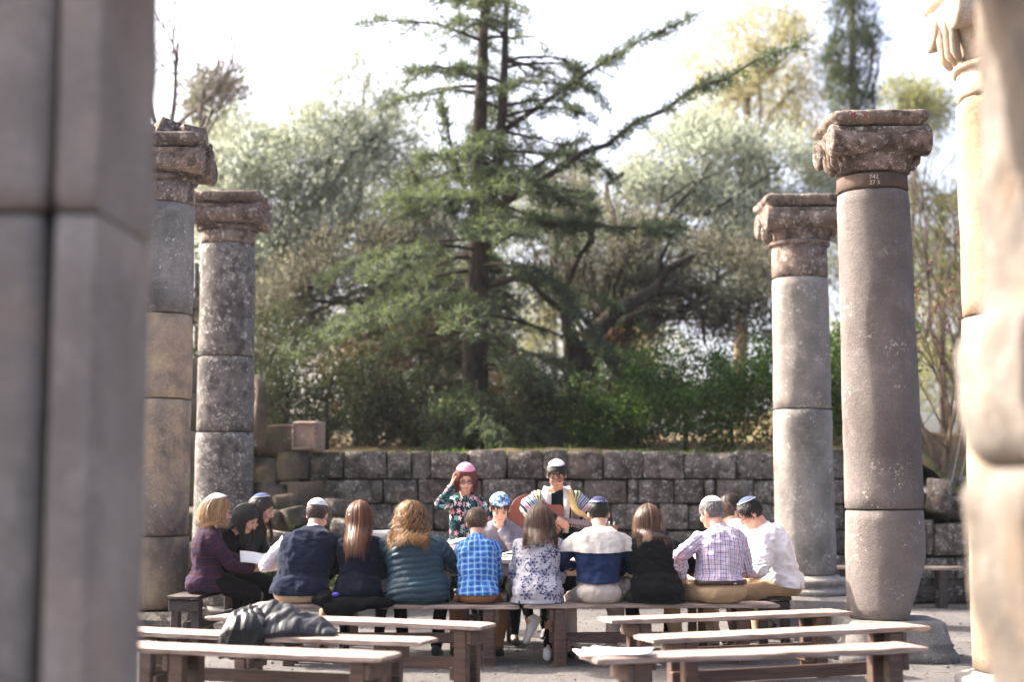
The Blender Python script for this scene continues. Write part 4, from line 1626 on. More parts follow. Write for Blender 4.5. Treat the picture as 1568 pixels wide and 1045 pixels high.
        dr = np.clip((np.abs(V[:, 0]) - 0.16) / 0.06, 0, 1)
        out[:, 2] = np.abs(V[:, 0]) + 0.9 * dr * np.maximum(0, sj['l'][0][2] + 0.04 - V[:, 2])
        return out, best

    def garment(name, mat, grow, t0, t1=1.0, sleeves=True, fold=0.007, voxel=0.0105, quilt=0.0, cut=None, sleeve_r=(0.060, 0.051, 0.040), flare=0.0, wide_arm=None, sleeve_to=1.0, parent=root, lab=None, smooth=4, hem=None, open_front=None):
        mb = MB()
        mb.rings(torso_rings(grow, t0, t1))
        if t0 < 0.12:
            mb.ellipsoid(hip + np.array([0, -0.030, -0.005]), ((0.190 * k * wd_ + grow * 0.8), 0.152 * k + grow * 0.8, 0.125 * k + grow * 0.5), None, 20, 12)
            mb.ellipsoid(hip + np.array([0, 0.0, 0.06]), (0.176 * k * wd_ + grow, 0.136 * k + grow, 0.12 * k), None, 20, 12)
        if hem is not None:
            cut = ((0, 0, seat + hem), (0, 0.12, -1))
        for key, sgn in (('l', -1), ('r', 1)):
            S, E, W = sj[key]
            mb.capsule(sp(0.965)[0] + np.array([sgn * 0.045, -0.012, -0.012]), 0.046 * k + grow * 0.5, S + np.array([0, 0, 0.002]), (0.050 * k + grow * 0.4))
            if sleeves:
                r = [q * k * (0.92 if fem else 1.0) + grow * 0.45 for q in sleeve_r]
                if wide_arm:
                    r = wide_arm
                mb.capsule(S, r[0], E, r[1], 14)
                if sleeve_to > 0:
                    We = E + (W - E) * sleeve_to
                    mb.capsule(E, r[1], We - unit(W - E) * 0.02, r[2], 14)
            else:
                mb.capsule(S - np.array([sgn * 0.015, 0, 0]), 0.052 * k + grow * 0.5, S - np.array([sgn * 0.02, 0.0, 0.05]), 0.05 * k + grow * 0.5)
        V, me = remesh(mb, voxel, smooth)
        cl, best = coords(V)
        N = normals(me)
        d = fold * fbm(V, 9, sd, 3, (1, 1, 0.55)) * 1.5 + fold * 0.9 * fbm(V, 20, sd + 4, 2, (0.7, 0.7, 1.5))
        d += fold * 1.3 * (ridge(V, 5.5, sd + 11, (1.0, 1.0, 0.55)) - 0.45)
        d += fold * 0.9 * np.clip(ridge(V @ rotx(0.5) @ roty(0.7), 7.0, sd + 23, (0.45, 1.0, 1.5)) - 0.35, -0.4, 1)
        # folds gather at the elbows and above the hem
        for key in 'lr':
            E = sj[key][1]
            w_ = np.exp(-(np.linalg.norm(V - E, axis=1) / 0.09) ** 2)
            d += w_ * fold * 1.3 * np.sin(cl[:, 1] * 190 + 3 * cl[:, 0] * 40)
        lowz = V[:, 2].min() + 0.10
        d += np.clip((lowz - V[:, 2]) / 0.10, 0, 1) * fold * 0.9 * np.sin(cl[:, 1] * 150 + np.sin(cl[:, 0] * 25) * 2)
        if quilt:
            ph = cl[:, 1] / quilt + 0.10 * np.sin(cl[:, 0] * 30) + 0.45 * fbm(V, 4.5, sd + 31, 2)
            d += 0.013 * (np.abs(np.sin(np.pi * ph)) ** 0.6 - 0.75)
        V = V + N * d[:, None]
        if sit:
            V[:, 2] = np.maximum(V[:, 2], seat + 0.006)
        setco(me, V)
        if cut is not None:
            bm = bmesh.new()
            bm.from_mesh(me)
            for co, no in (cut if isinstance(cut, list) else [cut]):
                bmesh.ops.bisect_plane(bm, geom=bm.verts[:] + bm.edges[:] + bm.faces[:], plane_co=co, plane_no=no, clear_outer=True)
            if open_front:
                ff = [f for f in bm.faces if abs(f.calc_center_median().x) < open_front and f.normal.y > 0.15 and f.calc_center_median().y > sp(0.6)[0][1]]
                bmesh.ops.delete(bm, geom=ff, context='FACES')
            bm.to_mesh(me)
            bm.free()
            V = np.empty(len(me.vertices) * 3, np.float32)
            me.vertices.foreach_get('co', V)
            V = V.reshape(-1, 3).astype(float)
            cl, _ = coords(V)
        at_ = me.attributes.new('cl', 'FLOAT_VECTOR', 'POINT')
        at_.data.foreach_set('vector', cl.astype(np.float32).ravel())
        shade(me)
        o = link(name, me, mat, parent)
        if cut is not None:
            sol = o.modifiers.new('thick', 'SOLIDIFY')
            sol.thickness = 0.006
            sol.offset = -1
        if lab:
            o['label'] = lab
        return o

    for g in s['tops']:
        g = dict(g)
        garment(g.pop('name'), g.pop('mat'), g.pop('grow', 0.014), g.pop('t0', -0.06), **g)

    def trousers(mat, loose=1.0, name='trousers'):
        mb = MB()
        if sit:
            mb.ellipsoid(hip + np.array([0, -0.035, -0.012]), (0.188 * k * wd_, 0.150 * k, 0.112 * k), None, 20, 12)
            mb.ellipsoid(hip + np.array([0, 0.0, 0.04]), (0.165 * k * wd_, 0.120 * k, 0.09 * k), None, 20, 12)
        else:
            mb.ellipsoid(hip + np.array([0, -0.01, 0.02]), (0.178 * k * wd_, 0.135 * k, 0.15 * k), None, 20, 12)
        for key in 'lr':
            Hj, Kn, An = legs[key]
            mb.capsule(Hj, 0.092 * k, Kn, 0.066 * k * loose, 14)
            mb.capsule(Kn, 0.066 * k * loose, An - (An - Kn) * 0.04, (0.052 if loose > 0.9 else 0.043) * k, 14)
        V, me = remesh(mb, 0.015, 3)
        N = normals(me)
        f = 0.007 * loose
        d = f * fbm(V, 8, sd + 9, 3) + f * 0.8 * fbm(V, 18, sd + 2, 2, (1.6, 0.6, 1.2))
        V = V + N * d[:, None]
        if sit:
            kn = min(legs['l'][1][1], legs['r'][1][1])
            m = (V[:, 1] < 0.14) & (V[:, 2] > seat - 0.10)
            V[m, 2] = np.maximum(V[m, 2], seat + 0.003)
        setco(me, V)
        shade(me)
        cl = np.stack([V[:, 0], V[:, 1], V[:, 2]], 1)
        at_ = me.attributes.new('cl', 'FLOAT_VECTOR', 'POINT')
        at_.data.foreach_set('vector', cl.astype(np.float32).ravel())
        return link(name, me, mat, root)

    trousers(s['legs'][0], *s['legs'][1:])
    for key in 'lr':
        Hj, Kn, An = legs[key]
        b = MB()
        fw = s.get('toe_' + key)
        fw = unit(fw) if fw is not None else unit([0.12 * (-1 if key == 'l' else 1), 1, -0.04])
        sidev = unit(np.cross(fw, [0, 0, 1]))
        up = np.cross(sidev, fw)
        hb = An - up * 0.055 * k
        rings = []
        for (q, hw, hh, z) in ((-0.075, 0.022, 0.030, 0.02), (-0.065, 0.034, 0.046, 0.02), (-0.02, 0.040, 0.062, 0.03), (0.05, 0.043, 0.046, 0.012), (0.11, 0.046, 0.032, 0.0), (0.155, 0.040, 0.024, -0.006), (0.178, 0.020, 0.014, -0.010)):
            ring = []
            for j in range(14):
                a = 2 * math.pi * j / 14
                zz_ = math.sin(a) * hh
                zz_ = max(zz_, -0.030 - z * 0.6)
                ring.append(hb + fw * q * k + sidev * math.cos(a) * hw * k + up * (zz_ + z) * k)
            rings.append(ring)
        b.rings(rings)
        b.build('shoe', s['shoe'], root, True)

    # ---------------- hair
    h = s.get('hair')
    if h:
        hm = HAIR[h['col']]
        kind = h['kind']
        # scalp shell under the locks
        nu, nv = 28, 16
        sh = MB()
        rings = []
        for i in range(nv):
            th = 0.05 + (math.pi * 0.80) * i / (nv - 1)
            ring = []
            for j in range(nu):
                ph = 2 * math.pi * j / nu
                q = np.array([math.sin(th) * math.sin(ph), -math.sin(th) * math.cos(ph), math.cos(th)])
                p = CR_C + q * CR_R
                lim = hair_line(p[1]) - (0.02 if kind != 'short' else 0)
                g = 0.006 if p[2] > lim else -0.016
                ring.append(hp(CR_C + q * (CR_R + g)))
            rings.append(ring)
        sh.rings(rings)
        vol = h.get('vol', 0.012)
        if kind != 'short':
            so = sh.build('scalp_hair', hm, root, True)
            a_ = so.data.attributes.new('rnd', 'FLOAT', 'POINT')
            a_.data.foreach_set('value', np.full(len(so.data.vertices), 0.3, np.float32))
        if kind == 'short':
            nS = int(h.get('n', 900) * 0.7)
            u = rg.normal(size=(nS * 3, 3))
            u /= np.linalg.norm(u, axis=1, keepdims=True)
            p = CR_C + u * CR_R
            bald = h.get('bald', 0)
            ok = p[:, 2] > hair_line(p[:, 1]) + rg.normal(0, 0.004, len(p))
            if bald:
                ok &= ~((u[:, 2] > 0.55) & (rg.random(len(p)) < bald))
            u = u[ok][:nS]
            S = 4
            crown = unit([0, -0.55, 0.83])
            flow = u - crown
            flow -= u * np.sum(flow * u, axis=1, keepdims=True)
            flow /= np.linalg.norm(flow, axis=1, keepdims=True) + 1e-6
            flow += rg.normal(0, 0.25, flow.shape)
            ln = h.get('len', 0.035) * rg.uniform(0.6, 1.2, len(u))
            ln = np.where(u[:, 2] < 0.0, ln * 0.55, ln)
            P = []
            for i in range(S):
                t = i / (S - 1)
                q = u + flow * (ln * t / 0.09)[:, None]
                q /= np.linalg.norm(q, axis=1, keepdims=True)
                off = 0.004 + vol * math.sin(min(1, t * 1.3) * math.pi / 2) * np.clip(u[:, 2] + 0.4, 0.15, 1)
                P.append(CR_C + q * (CR_R + off[:, None]))
            P = np.stack(P, 1)
            Pw = hc + (P * kh) @ Rh.T
            O = (P - CR_C) @ Rh.T
            sh.build('hair', hm, root, True) if not bald else None
            ribbons(Pw, rg.uniform(0.004, 0.009, len(u)), O, 'hair_locks', hm, root, PCOUNT[0])
        else:
            nS = int(h.get('n', 520) * 1.3)
            Lh = h['len']
            curl = h.get('curl', 0.0)
            S = 15 if not curl else 27
            hy, hr_ = h.get('part', 0.0), h.get('spread', 1.0)
            phi = rg.uniform(-math.pi, math.pi, nS)           # 0 = back of the head
            face = h.get('face', 0.72)                        # fraction of the half turn kept free of the face
            phi = phi * face
            th0 = np.abs(rg.normal(0.15, 0.5, nS)) + 0.03
            lenv = Lh * rg.uniform(0.72, 1.07, nS)
            layers = rg.uniform(0.25, 1.0, nS) + np.where(rg.random(nS) < 0.12, rg.uniform(0.2, 0.7, nS), 0)
            P, O = [], []
            thend = 1.72
            nA = S // 3
            pos = None
            for i in range(nA):
                t = i / (nA - 1)
                th = th0 + (thend - th0) * t
                q = np.stack([np.sin(th) * np.sin(phi), -np.sin(th) * np.cos(phi), np.cos(th)], 1)
                R_ = CR_R + (0.006 + vol * layers * (0.4 + 0.6 * t))[:, None]
                p = CR_C + q * R_
                P.append(hc + (p * kh) @ Rh.T)
                O.append(q @ Rh.T)
            pos = P[-1]
            out0 = O[-1]
            outh = out0 * np.array([1, 1, 0])
            d0 = (P[-1] - P[-2])
            d0 /= np.linalg.norm(d0, axis=1, keepdims=True)
            step = lenv / (S - nA)
            bx = [np.interp(0.86, ts, pts[:, 0])]
            for i in range(S - nA):
                t = (i + 1) / (S - nA)
                g = np.array([0, 0, -1.0])
                w = min(1, 0.35 + t * 1.1)
                d = d0 * (1 - w) + g * w
                d = d + outh * (h.get('flare', 0.0) * (1 - t))[..., None] if False else d + outh * h.get('flare', 0.0) * (1 - 0.6 * t)
                d[:, 0] += -np.sign(pos[:, 0] - hc[0]) * np.clip(np.abs(pos[:, 0] - hc[0]) - 0.06 * hr_, 0, 0.05) * h.get('gather', 2.0)
                d /= np.linalg.norm(d, axis=1, keepdims=True)
                pos = pos + d * step[:, None]
                # rest on the back and shoulders
                zz_ = pos[:, 2]
                tt = np.interp(zz_, pts[:, 2], ts)
                cy = np.interp(tt, ts, pts[:, 1])
                wT = np.interp(tt, [p_[0] for p_ in prof], [p_[1] for p_ in prof]) * k * sw + 0.05
                dT = np.interp(tt, [0, .2, .4, .6, .75, .87, .95, 1.0, 1.05], [.125, .115, .12, .130, .138, .145, .148, .140, .115]) * k + max(g_.get('grow', 0.014) for g_ in s['tops']) + h.get('clear', 0.022)
                xr_ = np.clip((pos[:, 0] - np.interp(tt, ts, pts[:, 0])) / wT, -1, 1)
                backy = cy - dT * np.sqrt(np.clip(1 - 0.7 * xr_ ** 2, 0, 1))
                fronty = cy + dT * np.sqrt(np.clip(1 - 0.7 * xr_ ** 2, 0, 1))
                inside = (zz_ < pts[-1, 2] + 0.02) & (pos[:, 1] > backy) & (pos[:, 1] < fronty)
                goback = inside & ((np.cos(phi) > h.get('front', -0.2)))
                pos[:, 1] = np.where(goback, backy - 0.012 * layers, np.where(inside, fronty + 0.010, pos[:, 1]))
                P.append(pos.copy())
                O.append(unit_rows(outh + np.array([0, -0.2, 0.0])))
            P = np.stack(P, 1)
            O = np.stack(O, 1)
            for _ in range(3):
                P[:, 1:-1] = (P[:, :-2] + 2 * P[:, 1:-1] + P[:, 2:]) / 4
            wob = h.get('wave', 0.006)
            tl = np.linspace(0, 1, S)[None, :]
            ph1, ph2 = rg.uniform(0, 6.28, (nS, 1)), rg.uniform(0, 6.28, (nS, 1))
            cr = h.get('turns', 1.2)
            fly = np.where(rg.random((nS, 1)) < 0.14, rg.uniform(2.0, 4.0, (nS, 1)), 1.0) if not curl else rg.uniform(0.6, 1.5, (nS, 1))
            amp = (wob * fly + curl * (fly if curl else 1)) * np.clip(tl * 1.4, 0, 1)
            tn = np.gradient(P, axis=1)
            tn /= np.linalg.norm(tn, axis=2, keepdims=True) + 1e-9
            sdv = np.cross(tn, O)
            fr_ = rg.uniform(0.75, 1.25, (nS, 1)) * cr * 6.28
            P = P + sdv * (amp * np.sin(fr_ * tl + ph1))[..., None] + O * (amp * (0.9 if curl else 0.4) * np.cos(fr_ * tl + (ph1 if curl else ph2)))[..., None]
            core = h.get('core', True)
            if core:
                cm = MB()
                cm.ellipsoid(hp(CR_C + np.array([0, -0.010, 0.0])), (CR_R + np.array([vol * 0.4, 0.0, vol * 0.35])) * kh, Rh, 18, 12)
                Pm = [np.array([np.mean(P[np.cos(phi) > 0.1][:, i, j]) for j in range(3)]) for i in range(nA, S - 2)]
                wS = [np.percentile(np.abs(P[np.cos(phi) > 0.1][:, i, 0] - Pm[i - nA][0]), 62) for i in range(nA, S - 2)]
                for i in range(0, len(Pm) - 1):
                    for fx in (-0.85, -0.4, 0, 0.4, 0.85):
                        rr = max(0.012, 0.026 - 0.02 * i / len(Pm)) + vol * 0.3
                        cm.capsule(Pm[i] + np.array([fx * wS[i], 0.012, 0]), rr, Pm[i + 1] + np.array([fx * wS[i + 1], 0.012, 0]), rr, 8)
                V2, me2 = remesh(cm, 0.012, 3)
                # keep the face free
                lv2 = (V2 - hc) @ Rh / kh
                m = (lv2[:, 1] > 0.035) & (lv2[:, 2] < 0.055)
                V2[m] = V2[m] - (Rh @ np.array([0, 0.03, 0]))
                setco(me2, V2)
                a_ = me2.attributes.new('rnd', 'FLOAT', 'POINT')
                a_.data.foreach_set('value', np.full(len(V2), 0.0, np.float32))
                shade(me2)
                link('hair', me2, hm, root)
            ribbons(P, rg.uniform(0.0035, 0.0085, nS) * h.get('wid', 1.0) * np.where(fly[:, 0] > 1.8, 0.35, 1.0), O, 'hair_locks', hm, root, PCOUNT[0])

    # ---------------- skullcap
    if s.get('cap'):
        cp = s['cap']
        tiltb = rotx(rad(cp.get('tilt', 22)))
        amax = rad(cp.get('size', 48))
        rings = []
        nr = 9
        for i in range(nr + 1):
            a = max(0.03, amax * i / nr)
            ring = []
            for j in range(26):
                ph = 2 * math.pi * j / 26
                q = tiltb @ np.array([math.sin(a) * math.cos(ph), math.sin(a) * math.sin(ph), math.cos(a)])
                off = cp.get('off', 0.016) + 0.004 * math.cos(a * 1.5)
                ring.append(hp(CR_C + q * (CR_R + off)))
            rings.append(ring)
        inner = []
        for i in range(nr, -1, -1):
            a = max(0.03, amax * i / nr)
            ring = []
            for j in range(26):
                ph = 2 * math.pi * j / 26
                q = tiltb @ np.array([math.sin(a) * math.cos(ph), math.sin(a) * math.sin(ph), math.cos(a)])
                ring.append(hp(CR_C + q * (CR_R + cp.get('off', 0.016) - 0.003)))
            inner.append(ring)
        b = MB()
        b.rings(rings + inner)
        o = b.build('skullcap', cp['mat'], root, True)
        nn = len(o.data.vertices)
        vals = np.repeat(np.concatenate([np.linspace(0, 1, nr + 1), np.linspace(1, 0, nr + 1)]), 26)
        ang = np.tile(np.arange(26) / 26.0, 2 * (nr + 1))
        at_ = o.data.attributes.new('cl', 'FLOAT_VECTOR', 'POINT')
        at_.data.foreach_set('vector', np.stack([ang, vals, vals * 0], 1).astype(np.float32).ravel())
        o['label'] = cp['label']

    # ---------------- collar, belt
    if s.get('collar'):
        c_, T_ = sp(1.0)
        Nn = np.array([0, T_[2], -T_[1]])
        rings = []
        for (rr, z) in ((0.080, -0.010), (0.077, 0.012), (0.070, 0.036), (0.065, 0.036), (0.068, 0.010), (0.070, -0.012)):
            rings.append([c_ + (np.array([math.cos(a), 0, 0]) * rr + Nn * math.sin(a) * rr * 0.92) * k + T_ * z * k for a in np.linspace(0, 2 * math.pi, 24, endpoint=False)])
        b = MB()
        b.rings(rings)
        o = b.build('collar', s['collar'], root, True)
        at_ = o.data.attributes.new('cl', 'FLOAT_VECTOR', 'POINT')
        at_.data.foreach_set('vector', np.array([(v.co.x, v.co.z, 0) for v in o.data.vertices], np.float32).ravel())
    if s.get('belt'):
        b = MB()
        rings = []
        zb = s['belt'][1]
        for (g, dz_) in ((0.010, -0.018), (0.016, -0.016), (0.016, 0.016), (0.010, 0.018)):
            ring = []
            for j in range(40):
                a = 2 * math.pi * j / 40
                ring.append(np.array([(0.182 * k * wd_ + g) * math.cos(a), -0.012 + (0.148 * k + g) * math.sin(a), seat + zb + dz_]))
            rings.append(ring)
        b.rings(rings)
        b.build('belt', s['belt'][0], root, True)
    return dict(root=root, sj=sj, hp=hp, hc=hc, sp=sp, pts=pts, Rh=Rh, legs=legs)


def unit_rows(a):
    return a / (np.linalg.norm(a, axis=1, keepdims=True) + 1e-9)

# ------------------------------------------------------------------ people: cloth colours
KHAKI = fabric('khaki_cotton', (0.40, 0.29, 0.195), 0.9, 0.2)
SAND = fabric('sand_cotton', (0.47, 0.41, 0.36), 0.9, 0.2)
BROWN = fabric('brown_cotton', (0.27, 0.135, 0.065), 0.9, 0.25)
GOLDK = fabric('golden_khaki', (0.40, 0.28, 0.165), 0.9, 0.2)
BLACKC = fabric('black_cloth', (0.0047, 0.0051, 0.0066), 0.9, 0.2)
BLACKW = fabric('black_knit', (0.0051, 0.0066, 0.0078), 0.95, 0.2, 0.4, 0.2, 220)
NAVYK = fabric('navy_knit', (0.0078, 0.0123, 0.0280), 0.95, 0.25, 0.3, 0.25, 200)
NAVYD = fabric('navy_jersey', (0.0058, 0.0088, 0.0175), 0.92, 0.25, 0.3, 0.15)
NAVYJ = fabric('navy_shell', (0.0120, 0.0240, 0.0660), 0.7, 0.25)
TEAL = fabric('teal_nylon', (0.017, 0.044, 0.062), 0.42, 0.2, 0.15, 0.0, 300, 0.4)
WHITEC = fabric('white_cotton', (0.72, 0.70, 0.72), 0.85, 0.10)
PALELIL = fabric('pale_lilac_cotton', (0.62, 0.58, 0.63), 0.85, 0.12)
GREYS = fabric('grey_lilac_shirt', (0.17, 0.16, 0.195), 0.85, 0.15)
CHARC = fabric('charcoal_wool', (0.0315, 0.0336, 0.0385), 0.95, 0.35, 0.3)
DEEPG = fabric('dark_green_knit', (0.0070, 0.0140, 0.0154), 0.9, 0.2)
BLACKS = plain('black_leather', (0.015, 0.014, 0.014), 0.5)
WHITES = plain('white_leather', (0.66, 0.62, 0.58), 0.6, 0.3, 0.3, 40)
BELT = plain('brown_belt', (0.045, 0.022, 0.016), 0.45)

k = Cloth('purple_striped_knit')
_, u_, v_, w_ = k.uv()
n_ = k.noise(k.coord(), 9, 4)
c_ = k.mix(k.ramp(n_, [(0.35, 0.0), (0.65, 1.0)]), (0.020, 0.006, 0.016), (0.042, 0.014, 0.033))
c_ = k.mix(k.math('MULTIPLY', k.stripe(k.math('ADD', v_, 3.0), 0.085, 0.0, 0.22), 0.7), c_, (0.014, 0.012, 0.045))
c_ = k.mix(k.math('MULTIPLY', k.stripe(k.math('ADD', v_, 3.0), 0.085, 0.42, 0.52), 0.55), c_, (0.075, 0.028, 0.052))
PURPLE = k.finish(c_, 0.95, 0.4)
PLAID_BLUE = plaid('blue_check', (0.060, 0.20, 0.50), [
    (0, 0.050, 0.00, 0.40, (0.022, 0.065, 0.33), 0.70), (1, 0.050, 0.00, 0.40, (0.022, 0.065, 0.33), 0.60),
    (0, 0.050, 0.58, 0.76, (0.42, 0.56, 0.72), 0.55), (1, 0.050, 0.58, 0.76, (0.42, 0.56, 0.72), 0.45),
    (0, 0.050, 0.44, 0.52, (0.05, 0.40, 0.42), 0.7), (1, 0.050, 0.44, 0.52, (0.05, 0.40, 0.42), 0.6)])
PLAID_OLD = plaid('lilac_check', (0.60, 0.57, 0.62), [
    (0, 0.036, 0.00, 0.22, (0.10, 0.12, 0.36), 0.75), (1, 0.036, 0.00, 0.22, (0.10, 0.12, 0.36), 0.60),
    (0, 0.036, 0.48, 0.64, (0.48, 0.15, 0.17), 0.62), (1, 0.036, 0.48, 0.64, (0.48, 0.15, 0.17), 0.45)])
FLORAL = flower_mat('blue_flower_print', (0.40, 0.39, 0.42), 10.0, 6, [(0.018, 0.022, 0.085), (0.030, 0.036, 0.12)], 0.40, 0.12, (0.035, 0.04, 0.12), (0.45, 0.45, 0.50))
FLORAL_B = flower_mat('bright_flower_print', (0.010, 0.013, 0.020), 15.0, 5, [(0.70, 0.12, 0.20), (0.78, 0.40, 0.48), (0.75, 0.72, 0.70), (0.75, 0.30, 0.36), (0.06, 0.38, 0.40)], 0.46, 0.20, (0.04, 0.30, 0.32), (0.80, 0.55, 0.55))

k = Cloth('cream_shawl_weave')
_, u_, v_, w_ = k.uv()
c_ = k.mix(k.math('MULTIPLY', k.stripe(k.math('ADD', v_, 3.0), 0.055, 0.0, 0.10), 0.25), (0.56, 0.525, 0.47), (0.34, 0.315, 0.29))
CREAM = k.finish(c_, 0.9, 0.35)

k = Cloth('many_coloured_stripes')
_, u_, v_, w_ = k.uv()
x_ = k.math('ABSOLUTE', w_)
c_ = (0.66, 0.64, 0.62)
for lo, hi, col in [(0.098, 0.110, (0.55, 0.18, 0.22)), (0.112, 0.134, (0.020, 0.014, 0.016)), (0.141, 0.149, (0.02, 0.02, 0.02)), (0.154, 0.170, (0.09, 0.03, 0.025)), (0.177, 0.188, (0.40, 0.34, 0.04)), (0.189, 0.202, (0.015, 0.015, 0.015)),
                    (0.206, 0.214, (0.08, 0.24, 0.05)), (0.222, 0.238, (0.015, 0.015, 0.02)), (0.246, 0.258, (0.02, 0.02, 0.03)), (0.263, 0.275, (0.02, 0.12, 0.15)), (0.283, 0.310, (0.03, 0.10, 0.32)), (0.317, 0.332, (0.015, 0.03, 0.09)),
                    (0.340, 0.360, (0.015, 0.02, 0.04)), (0.37, 0.405, (0.52, 0.22, 0.46)), (0.412, 0.450, (0.015, 0.02, 0.03))]:
    c_ = k.mix(k.math('MULTIPLY', k.math('GREATER_THAN', x_, lo), k.math('LESS_THAN', x_, hi)), c_, col)
PONCHO = k.finish(c_, 0.88, 0.3)


def cap_mat(name, base, band=None, lo=0.7, hi=0.9, marks=None, blotch=None):
    k = Cloth(name)
    _, u, v, _ = k.uv()
    c = base
    if blotch:
        n1 = k.noise(k.coord(), 24, 3, 0.6, 1.0)
        c = k.ramp(n1, [(0.38, blotch[0]), (0.50, blotch[1]), (0.60, blotch[2])])
    if band:
        m = k.math('MULTIPLY', k.math('GREATER_THAN', v, lo), k.math('LESS_THAN', v, hi))
        if marks:
            m = k.math('MULTIPLY', m, k.math('GREATER_THAN', k.noise(k.coord(), 90, 2), 0.52))
        c = k.mix(m, c, band)
    return k.finish(c, 0.9, 0.1, 400)


CAP_WHITE = cap_mat('cap_white', (0.74, 0.71, 0.67))
CAP_WHITE_M = cap_mat('cap_white_marked', (0.72, 0.72, 0.70), (0.18, 0.33, 0.36), 0.62, 0.84, True)
CAP_NAVY = cap_mat('cap_navy', (0.022, 0.022, 0.075), (0.50, 0.52, 0.60), 0.74, 0.95, True)
CAP_BLUE = cap_mat('cap_blue', (0.055, 0.075, 0.17), (0.62, 0.62, 0.64), 0.90, 0.99)
CAP_PINK = cap_mat('cap_pink', (0.62, 0.28, 0.38))
CAP_TIE = cap_mat('cap_blue_marbled', (0.1, 0.2, 0.4), blotch=((0.015, 0.03, 0.10), (0.10, 0.24, 0.50), (0.62, 0.74, 0.84)))


def top(name, mat, **k):
    return dict(name=name, mat=mat, **k)


RY = ROW_D + 0.03
X = lambda px, D=RY: xat(px, D)
# three women reading at the left end
pw1 = person(dict(label='woman in a striped purple sweater with shoulder length blonde hair reading at left', x=-2.75, y=12.98, yaw=-72, f=True, k=0.97, top=1.36, lean=-5, curve=16, head=(0, 16, 0), face=True, glasses=True,
            tops=[top('sweater', PURPLE, grow=0.022, t0=-0.14)], legs=(BLACKC, 0.9), shoe=BLACKS, hand_l=(-0.06, 0.43, 0.72), hand_r=(0.10, 0.40, 0.70),
            pole_r=(0.5, -0.7, -0.7), handpose_r=((0.1, 1, 0.1), (-0.6, 0.1, 0.8), 0.5), handpose_l=((0.2, 1, 0.1), (0.3, 0.1, 0.9), 0.4),
            hair=dict(kind='long', col='blonde', len=0.155, vol=0.032, flare=0.30, face=0.66, wave=0.010, gather=0.0, n=620, turns=1.6, clear=0.05),
            cap=dict(mat=CAP_WHITE, tilt=30, size=50, off=0.023, label='white skullcap'), foot_l=(-0.1, 0.34, 0.09), foot_r=(0.12, 0.40, 0.09)))
pw2 = person(dict(label='dark haired woman in black bending over her page, between the other two readers', x=-2.86, y=13.5, yaw=-105, f=True, k=0.95, top=1.28, lean=14, curve=34, head=(0, 34, 0), face=True,
            tops=[top('sweater', BLACKC, grow=0.016)], legs=(BLACKC, 0.9), shoe=BLACKS, hand_l=(-0.08, 0.42, 0.74), hand_r=(0.10, 0.42, 0.74),
            hair=dict(kind='long', col='black', len=0.26, vol=0.022, face=0.66, front=0.4, wave=0.006, n=520, gather=0.5)))
pw3 = person(dict(label='woman in a charcoal jacket with long dark hair and a pale blue skullcap reading', x=-2.70, y=13.98, yaw=-98, f=True, k=1.0, top=1.36, lean=8, curve=24, head=(0, 20, 0), face=True,
            tops=[top('jacket', CHARC, grow=0.026)], legs=(BLACKC, 0.9), shoe=BLACKS, hand_l=(-0.05, 0.44, 0.80), hand_r=(0.10, 0.44, 0.78), handpose_r=((-0.2, 1, 0.3), (-0.6, 0, 0.8), 0.45),
            hair=dict(kind='long', col='darkbrown', len=0.34, vol=0.02, face=0.64, front=0.3, wave=0.010, n=520, gather=0.5),
            cap=dict(mat=CAP_BLUE, tilt=28, size=48, off=0.020, label='pale blue skullcap')))
# the row seen from behind
person(dict(label='man in a navy knitted vest over a white shirt with a white skullcap', x=X(464), y=RY, k=1.04, sw=1.10, wide=1.12, top=1.335, hx=0.075, lean=10, curve=24, head=(-14, 24, 0), belly=0.05,
            tops=[top('shirt', PALELIL, grow=0.008, t0=-0.02, hem=0.22), top('vest', NAVYK, grow=0.034, t0=-0.02, sleeves=False, hem=0.095)], legs=(KHAKI, 1.05), shoe=BLACKS, collar=WHITEC,
            hand_l=(-0.16, 0.40, 0.80), hand_r=(0.22, 0.36, 0.80), pole_l=(-0.9, -0.3, -0.6), pole_r=(1, -0.25, -0.7),
            hair=dict(kind='short', col='salt', len=0.016, vol=0.004, n=900), cap=dict(mat=CAP_WHITE_M, tilt=20, size=62, off=0.012, label='white skullcap with pale marks round its rim')))
person(dict(label='woman with long straight auburn hair and a navy top', x=X(551), y=RY, f=True, k=0.95, sw=1.03, wide=1.08, top=1.315, hx=-0.015, lean=10, curve=22, head=(4, 18, 0),
            tops=[top('sweater', NAVYD, grow=0.014, t0=-0.18)], legs=(BLACKC, 0.9), shoe=BLACKS, hand_l=(-0.10, 0.38, 0.80), hand_r=(0.14, 0.38, 0.84),
            hair=dict(kind='long', col='auburn', len=0.36, vol=0.026, face=0.72, wave=0.004, n=700, gather=3.0, wid=0.8, spread=0.9)))
person(dict(label='woman with big blonde curls in a teal quilted jacket', x=X(641), y=RY, f=True, k=1.0, sw=1.22, wide=1.28, top=1.31, hx=-0.07, lean=9, curve=22, head=(6, 18, 0),
            tops=[top('quilted_jacket', TEAL, grow=0.042, t0=-0.13, quilt=0.052, fold=0.004, voxel=0.010, sleeve_r=(0.066, 0.060, 0.050))], legs=(BLACKC, 0.95), shoe=BLACKS, hand_l=(-0.14, 0.36, 0.82), hand_r=(0.16, 0.36, 0.82), pole_r=(0.9, -0.4, -0.5), pole_l=(-0.9, -0.4, -0.5),
            hair=dict(kind='long', col='curly', len=0.27, vol=0.038, face=0.74, wave=0.002, curl=0.017, turns=4.6, n=620, gather=0.5, flare=0.20, clear=0.085, wid=0.8)))
